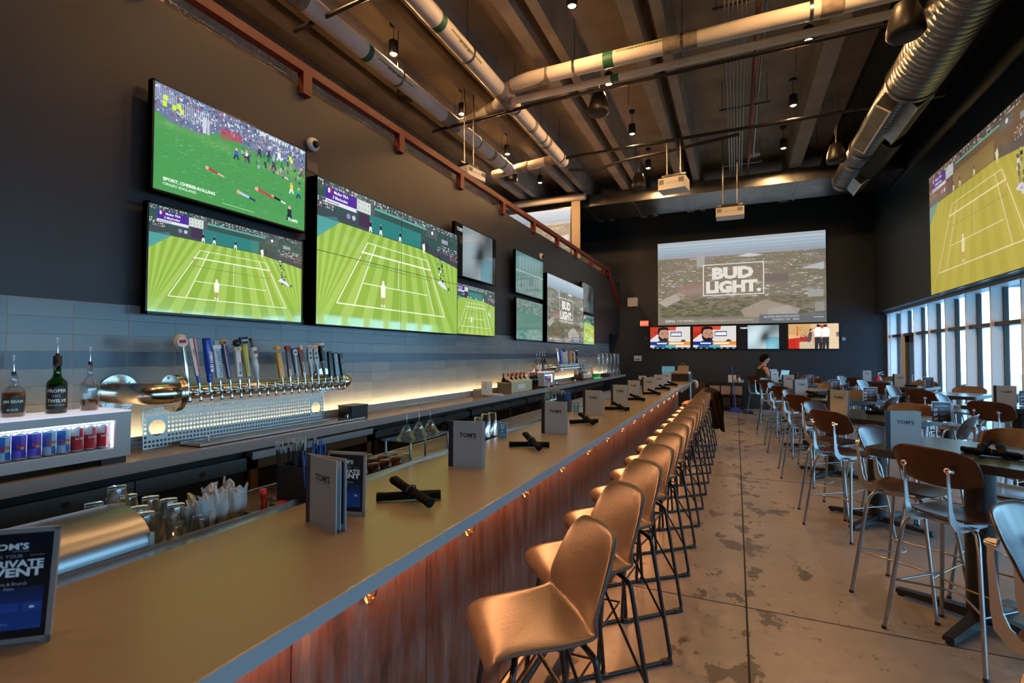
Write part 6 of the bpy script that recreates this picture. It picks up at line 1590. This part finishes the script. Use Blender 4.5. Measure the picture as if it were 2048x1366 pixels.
b = MB(); b.box(-.3, -.3, .05, .3, .5, .9).box(-.3, -.3, .9, .35, .55, .94); b.build('cabinet', M_blackp, t)
b = MB(); b.mat(wt); b.cbox(-.1, 0, 1.0, .2, .15, .10).cbox(.15, .1, .98, .12, .12, .07); b.build('paper_goods', None, t)
random.seed(31)
t = thing('kitchen_cart', 'black equipment cart against the far wall behind the broom', 'cart', (-.28, 16.55, 0))
b = MB(); b.box(-.5, -.3, .10, .5, .3, .14).box(-.5, -.3, .80, .5, .3, .84).box(-.5, -.3, .45, .5, .3, .48)
for x in (-.48, .46):
    for y in (-.29, .27): b.box(x, y, 0, x + .025, y + .025, .82)
b.build('cart_frame', M_blackm, t)
for i in range(3): b = MB(); b.box(-.45 + .31 * i, -.28, .49, -.18 + .31 * i, .2, .74); b.mat(M_steel).box(-.38 + .31 * i, -.295, .66, -.25 + .31 * i, -.28, .68); b.build('drawer', M_blackp, t)
for i in range(3): b = MB(); b.box(-.45 + .31 * i, -.26, .15, -.2 + .31 * i, .2, .40); b.build('bin', M_blackp, t)
b = MB(); b.mat(M_white).box(-.12, -.1, .845, .10, .1, 1.06); tag(b.build('white_box', M_white), 'white box on top of the black cart', 'box'); bpy.data.objects['white_box'].location = (-.1, 16.45, 0)
b = MB(); b.box(.2, -.12, .845, .48, .12, .92); o = b.build('tray', mat('light_grey_tray', (.35, .37, .38), .5)); o.location = (-.28, 16.45, 0); tag(o, 'pale shallow tray at the right end of the black cart top', 'tray')
bottle('spray_bottle', 'small red and white bottle on the black cart beside the broom handle', (.08, 16.3, .8405), [('bottle_body', [(0, 0), (.035, 0), (.04, .12), (.012, .16), (0, .16)], M_white), ('cap', [(0, .22), (.02, .22), (.012, .15), (0, .15)], redcap)])
b = MB(); b.box(-1.35, 16.3, 0, -.85, 16.85, .82); tag(b.build('storage_cabinet', mat('dark_wood_cabinet', (.045, .025, .015), .5)), 'low dark brown cabinet left of the black cart at the far wall', 'cabinet')
t = thing('broom', 'blue broom with a long blue handle leaning at the far wall beside the cart', 'broom', (-.02, 15.9, 0))
bl = mat('blue_plastic', (.03, .06, .32), .4)
b = MB(); b.tube([(.0, 0, .10), (-.10, .25, 1.32)], .014, 8); b.build('handle', bl, t)
b = MB(); b.mat(bl); b.add([(-.10, -.03, .14), (.10, -.03, .14), (.16, -.04, 0), (-.16, -.04, 0), (-.10, .03, .14), (.10, .03, .14), (.16, .04, 0), (-.16, .04, 0)], [(0, 3, 2, 1), (4, 5, 6, 7), (0, 1, 5, 4), (1, 2, 6, 5), (2, 3, 7, 6), (3, 0, 4, 7)]); b.build('broom_head', None, t)
t = thing('dustpan', 'blue dustpan lying open beside the broom', 'dustpan', (.30, 15.8, 0))
b = MB(); b.box(-.13, -.12, 0, .13, .12, .008); b.box(-.13, .10, 0, .13, .12, .06).box(-.13, -.12, 0, -.12, .12, .04).box(.12, -.12, 0, .13, .12, .04); b.build('pan', mat('dark_blue_plastic', (.02, .03, .08), .4), t)
t = thing('fire_extinguisher', 'red fire extinguisher in the far corner by the windows', 'fire extinguisher', (3.55, 16.6, .62))
b = MB(); b.lathe([(0, 0), (.085, 0), (.09, .02), (.09, .40), (.06, .47), (.03, .49), (0, .49)], n=20); b.build('cylinder', mat('extinguisher_red', (.42, .015, .02), .3), t)
b = MB(); b.tube([(0, 0, .48), (0, 0, .56), (.12, 0, .60)], .012, 8).tube([(0, 0, .54), (.13, -.0, .52)], .01, 6); b.build('valve_lever', M_steel, t)
b = MB(); b.tube([(0, 0, .53), (-.10, -.03, .48), (-.12, -.04, .2)], .012, 8, round_=.05); b.build('hose', M_blackp, t)
b = MB(); b.box(-.05, .085, .05, .05, .43, .25); b.build('wall_bracket', M_blackm, t)

# ================================================================== HIGH TABLES AND CHAIRS
TR = math.radians(-37.6)
def make_table(label):
    t = thing('hightop_table', label, 'table', (0, 0, 0), TR, 'square hightop tables')
    b = MB(); b.mat(M_tableedge).rbox(-.45, -.45, 1.020, .45, .45, 1.064, .05); b.mat(M_table).rbox(-.449, -.449, 1.064, .449, .449, 1.070, .05); b.build('tabletop', None, t)
    b = MB(); b.cone((0, 0, .05), (0, 0, 1.02), .078, .078, 24); b.cone((0, 0, .99), (0, 0, 1.02), .16, .2, 24); b.build('column', M_blackm, t)
    for ang in (0, PI / 2):
        b = MB(); b.M = Matrix.Rotation(ang, 4, 'Z')
        for s_ in (-1, 1):
            vs = [(.05 * s_, -.045, .03), (.46 * s_, -.032, .018), (.46 * s_, .032, .018), (.05 * s_, .045, .03), (.05 * s_, -.035, .085), (.46 * s_, -.026, .045), (.46 * s_, .026, .045), (.05 * s_, .035, .085)]
            b.add(vs, [(0, 1, 2, 3), (4, 7, 6, 5), (0, 4, 5, 1), (1, 5, 6, 2), (2, 6, 7, 3), (3, 7, 4, 0)]); b.cone((.44 * s_, 0, 0), (.44 * s_, 0, .02), .022, .022, 12)
        b.box(-.06, -.046, .03, .06, .046, .086); b.build('base_arm', M_blackm, t)
    return t
def make_chair(label):
    t = thing('hightop_chair', label, 'chair', (0, 0, 0), 0, 'plywood hightop chairs')
    # seat: saddle curved plywood
    g = []
    for i in range(9):
        v = -1 + i / 4; row = []
        for j in range(9):
            u = -1 + j / 4
            hw = .205 * (1 - .10 * max(0, -v)) * math.sqrt(max(0, 1 - .18 * abs(v) ** 6)); x = u * hw; y = v * .205 * (1 - .10 * abs(u) ** 4)
            z = .755 + .010 * u * u - .010 * (1 - v * v) - (.022 * max(0, v - .4) ** 1.2) + (.012 * max(0, -v - .5))
            row.append((x, y, z))
        g.append(row)
    b = MB(); b.mat(M_ply); b.shell(g, .012); b.build('seat', None, t, weld=True, subsurf=1)
    # back: curved rounded panel
    g = []
    for i in range(9):
        v = -1 + i / 4; row = []
        for j in range(11):
            u = -1 + j / 5
            q = max(0, 1 - abs(v) ** 3.2) ** (1 / 3.2) if abs(v) < 1 else 0
            hw = .232 * (.60 + .40 * q); x = u * hw
            z = 1.045 + v * .115 * (1 - .10 * abs(u) ** 3) 
            y = -.232 - .045 * v + .050 * (x / .232) ** 2
            row.append((x, y, z))
        g.append(row)
    b = MB(); b.mat(M_ply); b.shell(g, -.012); b.build('backrest', None, t, weld=True, subsurf=1)
    for sx in (-1, 1):
        # flat L bracket
        b = MB(); x = sx * .115
        pts = [(-.262, 1.045, .011), (-.262, .98, .012), (-.257, .90, .015), (-.252, .82, .021), (-.240, .765, .030), (-.205, .728, .034), (-.15, .716, .030), (-.06, .716, .020), (.04, .722, .010)]
        P = [Vector((0, y, z)) for y, z, w in pts]; L_ = []; R_ = []
        for i, (y, z, w) in enumerate(pts):
            d = (P[min(i + 1, len(P) - 1)] - P[max(i - 1, 0)]).normalized(); nrm = Vector((0, -d.z, d.y)); L_.append(P[i] + nrm * w); R_.append(P[i] - nrm * w * .55)
        n = len(pts); vs = []
        for off in (-.003, .003):
            vs += [Vector((x + off, p.y, p.z)) for p in L_] + [Vector((x + off, p.y, p.z)) for p in R_]
        fs = []
        for i in range(n - 1):
            fs += [(i, i + 1, n + i + 1, n + i), (2 * n + i, 3 * n + i, 3 * n + i + 1, 2 * n + i + 1), (i, 2 * n + i, 2 * n + i + 1, i + 1), (n + i, n + i + 1, 3 * n + i + 1, 3 * n + i)]
        b.add(vs, fs); br = b.build('bracket', M_alu, t)
        b = MB(); b.cone((x, -.268, 1.045), (x, -.240, 1.043), .016, .020, 16).cone((x, -.275, 1.045), (x, -.266, 1.045), .009, .015, 16); b.build('bracket_knob', M_chrome, br)
        for sy in (-1, 1):
            b = MB(); b.tube([(sx * .08, sy * .08, .722), (sx * .165, sy * .135, .722), (sx * .195, sy * .165, .66), (sx * .262, sy * .245, .012)], .0115, 10, round_=.04); lg = b.build('leg', M_tube, t)
            b = MB(); b.cone((sx * .264, sy * .247, 0), (sx * .261, sy * .244, .018), .014, .014, 10); b.build('foot_cap', M_blackp, lg)
        b = MB(); b.tube([(sx * .231, -.208, .30), (sx * .231, .208, .30)], .006, 8); b.build('stretcher', M_tube, t)
    b = MB(); b.tube([(-.236, .213, .26), (-.15, .20, .255), (.15, .20, .255), (.236, .213, .26)], .006, 8); b.build('footrest', mat('brass_rod', (.50, .36, .18), .3, 1.0), t)
    b = MB(); b.tube([(-.229, -.205, .31), (0, .0, .305), (.229, -.205, .31)], .006, 8, round_=.08); b.build('stretcher', M_tube, t)
    b = MB(); b.box(-.16, -.14, .716, .16, -.10, .732).box(-.16, .09, .716, .16, .13, .732); b.build('seat_support', M_alu, t)
    return t
TL = [(1.36, 1.93), (1.39, 4.08), (1.28, 6.10), (1.22, 8.22), (1.15, 10.28), (1.10, 12.35), (1.12, 14.15)]
TRc = [(3.02, 1.6), (3.02, 3.7), (3.05, 5.8), (3.10, 7.95), (3.02, 10.0), (2.98, 12.0), (2.95, 14.1)]
nx, ny = Vector((math.cos(TR), math.sin(TR))), Vector((-math.sin(TR), math.cos(TR)))
side = {'near left': (-ny, math.radians(-13)), 'far left': (-nx, math.radians(4)), 'near right': (nx, math.radians(8)), 'far right': (ny, math.radians(0))}
tb0 = ch0 = None
tname = ['hightop table cut off at the lower right', 'nearest full hightop table by the aisle', 'second hightop table along the aisle', 'third hightop table along the aisle', 'fourth hightop table along the aisle', 'fifth hightop table along the aisle', 'farthest aisle table with the laptop']
rname = ['', '', '', 'nearest hightop table by the windows', 'second hightop table along the windows', 'third hightop table along the windows', 'farthest hightop table by the windows']
for grp, LST in (('a', TL), ('w', TRc)):
    for k, (x, y) in enumerate(LST):
        nm = (tname if grp == 'a' else rname)[k]
        if grp == 'w' and k < 3: continue
        if tb0 is None: tb0 = make_table('dark square tabletop on a black column, ' + nm); tt_ = tb0; tt_.location = (x, y, 0)
        else: tt_ = dup(tb0, (x, y, 0), TR if grp == 'a' else TR + math.radians(6), 'dark square tabletop on a black column, ' + nm)
        for s_, (dv, jit) in side.items():
            if grp == 'a' and k == 0 and s_ != 'far left': continue
            if grp == 'a' and k == 6 and s_ == 'far left': continue
            dist = {'near left': .42, 'far left': .40, 'near right': .52, 'far right': .50}[s_] + random.uniform(-.02, .02) + (.12 if grp == 'w' else 0)
            cx, cy = x + dv.x * dist, y + dv.y * dist
            if s_ == 'near left' and grp == 'a': cx, cy = x - .215, y - .345
            if grp == 'a' and k == 2 and s_ == 'near left': cx, cy = .955, 5.665
            if grp == 'a' and k == 3 and s_ == 'near left': cx, cy = .905, 7.66
            if grp == 'a' and k == 4 and s_ == 'near left': cx, cy = .84, 9.58
            if grp == 'a' and k == 5 and s_ == 'near left': cx, cy = .75, 11.74
            if grp == 'a' and k == 6 and s_ == 'near left': cx, cy = .56, 13.80
            f = -dv; a = math.atan2(f.y, f.x) - PI / 2 + jit + random.uniform(-.05, .05)
            if cx > 3.5: cx = 3.5
            lb = 'plywood chair at the %s side, %s' % (s_, nm)
            if ch0 is None or ch0.name.startswith('patio'): ch0 = make_chair(lb); ch0.location = (cx, cy, 0); ch0.rotation_euler = (0, 0, a)
            else: dup(ch0, (cx, cy, 0), a, lb)
# menus and price signs on the tables
TM = [(.867, 3.989, 1.066, 4.025), (.852, 6.13, 1.01, 5.99), (.74, 8.42, .93, 8.46), (.731, 10.254, .883, 10.27), (.66, 12.42, .80, 12.50), (.72, 14.05, .87, 14.1)]
for k, (x0, y0, x1, y1) in enumerate(TM):
    dup(m0, (x0 + .02, y0, 1.0702), math.atan2(y1 - y0, x1 - x0), 'grey TOM\'S menu on the aisle table, %s one from the camera' % ordn[k], 'menus on the hightop tables')
for k, (x0, y0, a) in enumerate(((2.82, 7.86, -.25), (2.74, 11.75, -.1), (2.66, 13.95, .1))):
    dup(m0, (x0, y0, 1.0702), a, 'grey TOM\'S menu on a window side table, %s from the camera' % ordn[k], 'menus on the hightop tables')
def price_sign(label, pos, rz):
    t = thing('price_sign', label, 'price sign', pos, rz, 'shots menu signs on the tables')
    b = MB(); b.mat(M_gloss); c = Canvas(b, (0, -.001, .006), (.155, 0, 0), (0, 0, .175), .0004); c.rect(0, 0, 1, 1, (.035, .028, .045)); c.up(); W = (.60, .60, .64)
    c.text('WEDNESDAY', .5, .90, .03, (.3, .3, .34), .01, 1.1, 'c', maxw=.8); c.text('SHOTS MENU', .5, .78, .065, W, .04, 1.15, 'c', maxw=.86)
    for i, p in enumerate(('$5', '$7', '$9')):
        c.text(p, .06, .56 - .24 * i, .13, W, .05, 1.1, 'l', maxw=.26)
        for j in range(4): c.rect(.40, .68 - .24 * i - .04 * j, .40 + .2 + .1 * ((i + j) % 3), .70 - .24 * i - .04 * j, (.22, .22, .26))
    b.build('sign_print', None, t)
    b = MB(); b.mat(M_glass).box(-.006, .0, 0, .161, .003, .188).box(-.006, 0, 0, .161, .07, .003); b.mat(M_white).box(-.006, -.0015, .186, .161, .0035, .189).box(.158, -.0015, 0, .161, .0035, .188); b.build('acrylic_stand', None, t); return t
ps = price_sign('acrylic SHOTS MENU price sign on the second aisle table', (1.62, 5.70, 1.0702), .35)
for (x, y, a, lb) in ((1.52, 7.87, .2, 'third aisle table'), (1.45, 9.93, .3, 'fourth aisle table'), (1.30, 11.95, .2, 'fifth aisle table'), (3.25, 11.9, 0, 'window table beyond the first menu'), (3.1, 7.98, .1, 'first window table behind the menu')): dup(ps, (x, y, 1.0702), a, 'acrylic SHOTS MENU price sign on the ' + lb)
# napkins on the tables
for (x, y, a, l) in ((1.40, 3.97, -35, 'nearest aisle table'), (1.35, 6.25, 10, 'second aisle table'), (1.05, 8.35, 30, 'third aisle table'), (1.15, 12.2, 15, 'fifth aisle table'), (3.0, 11.85, -20, 'window table')):
    dup(r0, (x, y, 1.0702), math.radians(a), 'black rolled napkin at the bottom of the pile on the ' + l)
    o = dup(r0, (x, y - .05, 1.0702), math.radians(a + 3), 'black rolled napkin lying nearer the camera in the pile on the ' + l)
    o = dup(r0, (x - .03, y, 1.0985), 0, 'black rolled napkin crossed on top of the pile on the ' + l); o.rotation_euler = (0, math.radians(-9), math.radians(a + 95))
    if l.startswith('nearest'): o = dup(r0, (x + .05, y - .01, 1.0985), 0, 'second black rolled napkin on top of the pile on the ' + l); o.rotation_euler = (0, math.radians(-9), math.radians(a + 112))
# laptop, tissue box and cup near the person
t = thing('laptop', 'open silver laptop with a bright blue screen in front of the seated person', 'laptop', (.98, 14.05, 1.0702), math.radians(-62))
b = MB(); b.box(-.16, -.11, 0, .16, .11, .014); b.build('keyboard_base', M_alu, t)
b = MB(); b.M = Matrix.Translation((0, .11, .012)) @ Matrix.Rotation(math.radians(-12), 4, 'X'); b.mat(M_alu).box(-.16, 0, 0, .16, .007, .22); b.mat(mat('laptop_screen', (.02, .04, .05), .2, emit=(.30, .62, .80), es=.8)).box(-.152, -.001, .01, .152, 0, .212); b.build('lid', None, t)
b = MB(); b.rbox(-.05, -.05, 0, .05, .05, .17, .02); b.mat(M_menuspine).box(-.03, -.052, .05, .03, -.05, .12); o = b.build('tissue_box', M_white); o.location = (1.30, 13.75, 1.0702); tag(o, 'white upright container beside the laptop', 'container')
b = MB(); b.mat(mat('blue_cloth', (.04, .12, .45), .6)); b.ball((0, 0, .03), .06, .05, .03); o = b.build('blue_cloth'); o.location = (1.45, 13.75, 1.0702); tag(o, 'small blue and white cloth bundle beside the white container', 'cloth')

# ================================================================== PERSON
def skin_body(name, verts, edges, radii, root, m, parent=None, sub=2):
    me = bpy.data.meshes.new(name); me.from_pydata(verts, edges, []); me.materials.append(m)
    o = bpy.data.objects.new(name, me); COL.objects.link(o)
    md = o.modifiers.new('skin', 'SKIN')
    sv = me.skin_vertices[0].data if len(me.skin_vertices) else None
    if sv is None:
        bpy.context.view_layer.objects.active = o
        bpy.ops.mesh.customdata_skin_add(); sv = me.skin_vertices[0].data
    for i, r in enumerate(radii): sv[i].radius = r if isinstance(r, tuple) else (r, r)
    sv[root].use_root = True
    ss = o.modifiers.new('sub', 'SUBSURF'); ss.levels = ss.render_levels = sub
    if parent: o.parent = parent
    return o
pr = thing('person', 'person in a black sleeveless top seated at the farthest aisle table, looking at a laptop', 'person', (.60, 13.84, 0), math.radians(-66))
# local: faces +Y, seat height .77
skinm = mat('skin', (.42, .22, .14), .5); hairm = mat('black_hair', (.006, .005, .005), 1.0, spec=.05); topm = mat('black_cotton', (.010, .010, .012), .8); denim = mat('dark_trousers', (.02, .025, .04), .8)
V = [(0, -.06, .86), (0, -.07, 1.02), (0, -.04, 1.20), (0, .0, 1.33), (0, .02, 1.40), (0, .035, 1.455), (0, .055, 1.53), (0, .06, 1.60)]
Rr = [(.15, .11), (.125, .095), (.155, .10), (.12, .08), .052, .052, (.072, .085), (.062, .075)]
E = [(i, i + 1) for i in range(7)]
def addc(pts, rr, root):
    i0 = len(V)
    for p, r in zip(pts, rr): V.append(p); Rr.append(r)
    E.append((root, i0))
    for i in range(len(pts) - 1): E.append((i0 + i, i0 + i + 1))
    return len(V) - 1
for sx in (-1, 1):
    h = addc([(sx * .16, -.0, 1.33), (sx * .20, .02, 1.22), (sx * .21, .09, 1.08), (sx * .17, .22, 1.10), (sx * .12, .33, 1.125)], [.058, .047, .040, .034, .025], 3)
    pl_ = addc([(sx * .115, .365, 1.125), (sx * .11, .39, 1.12)], [(.034, .015), (.036, .013)], h)
    for q, (dx, L_) in enumerate(((-.028, .055), (-.010, .066), (.009, .062), (.026, .050))): addc([(sx * .11 + dx, .40, 1.12), (sx * .11 + dx, .40 + L_ * .5, 1.122), (sx * .11 + dx * 1.1, .40 + L_, 1.105)], [.009, .0085, .0075], pl_)
    addc([(sx * .115 - sx * .035, .36, 1.12), (sx * .115 - sx * .06, .39, 1.115)], [.010, .009], h)
    addc([(sx * .10, .02, .83), (sx * .12, .22, .84), (sx * .13, .40, .80), (sx * .13, .40, .60), (sx * .13, .36, .38), (sx * .13, .42, .33), (sx * .13, .50, .30)], [.09, .085, .062, .055, .040, .036, .030], 0)
body = skin_body('body', V, E, Rr, 0, skinm, pr)
# face
b = MB(); b.mat(skinm); b.ball((0, .075, 1.565), .070, .085, .105, 20, 14); b.mat(skinm); b.ball((0, .160, 1.56), .012, .016, .020, 10, 8)
for sx in (-1, 1): b.ball((sx * .070, .07, 1.56), .010, .018, .028, 10, 8)
b.build('head', None, pr)
b = MB(); b.mat(mat('eye_white', (.5, .5, .5), .3))
for sx in (-1, 1): b.ball((sx * .027, .147, 1.58), .012, .008, .008, 10, 8)
b.mat(hairm)
for sx in (-1, 1): b.ball((sx * .027, .154, 1.58), .005, .003, .005, 8, 6); b.box(sx * .027 - .016, .150, 1.597, sx * .027 + .016, .158, 1.602)
b.build('eyes', None, pr)
b = MB(); b.ball((0, .150, 1.520), .022, .008, .006, 12, 8); b.build('mouth', mat('lips', (.30, .10, .08), .5), pr)
b = MB(); b.mat(hairm); b.ball((0, .05, 1.605), .082, .098, .088, 18, 12); b.ball((0, .0, 1.57), .076, .065, .085, 16, 10); b.ball((.01, .11, 1.66), .05, .045, .03, 12, 8); b.ball((0, .13, 1.525), .045, .030, .028, 12, 8); b.build('hair', None, pr)
TVv = [(0, -.06, .84), (0, -.07, 1.02), (0, -.045, 1.20), (0, -.005, 1.33), (-.12, -.005, 1.35), (.12, -.005, 1.35)]
skin_body('shirt', TVv, [(0, 1), (1, 2), (2, 3), (3, 4), (3, 5)], [(.172, .130), (.148, .115), (.172, .115), (.125, .090), (.062, .062), (.062, .062)], 0, topm, pr)
LV = [(0, -.05, .845)]; LE = []; LR = [(.165, .11)]
for sx in (-1, 1):
    i0 = len(LV); LV += [(sx * .10, .02, .835), (sx * .12, .22, .845), (sx * .13, .40, .80), (sx * .13, .40, .60), (sx * .13, .37, .42)]; LR += [.102, .095, .075, .068, .058]; LE += [(0, i0)] + [(i0 + i, i0 + i + 1) for i in range(4)]
skin_body('trousers', LV, LE, LR, 0, denim, pr)
for sx in (-1, 1): b = MB(); b.ball((sx * .13, .46, .31), .045, .12, .05, 12, 8); b.build('shoe', M_blackp, pr)

# small stand that the person's feet rest on is the table base; cable on the floor by the wall
b = MB(); b.tube([(.25, 15.7, .006), (.6, 15.4, .006), (1.1, 15.6, .006), (1.5, 15.3, .006)], .005, 6, round_=.15); tag(b.build('floor_cable', M_blackp), 'thin dark cable lying on the floor near the broom', 'cable')
b = MB(); b.mat(M_black).box(-5.5, YF - .015, 0, 4.0, YF, .12); struct(b.build('baseboard_far'))
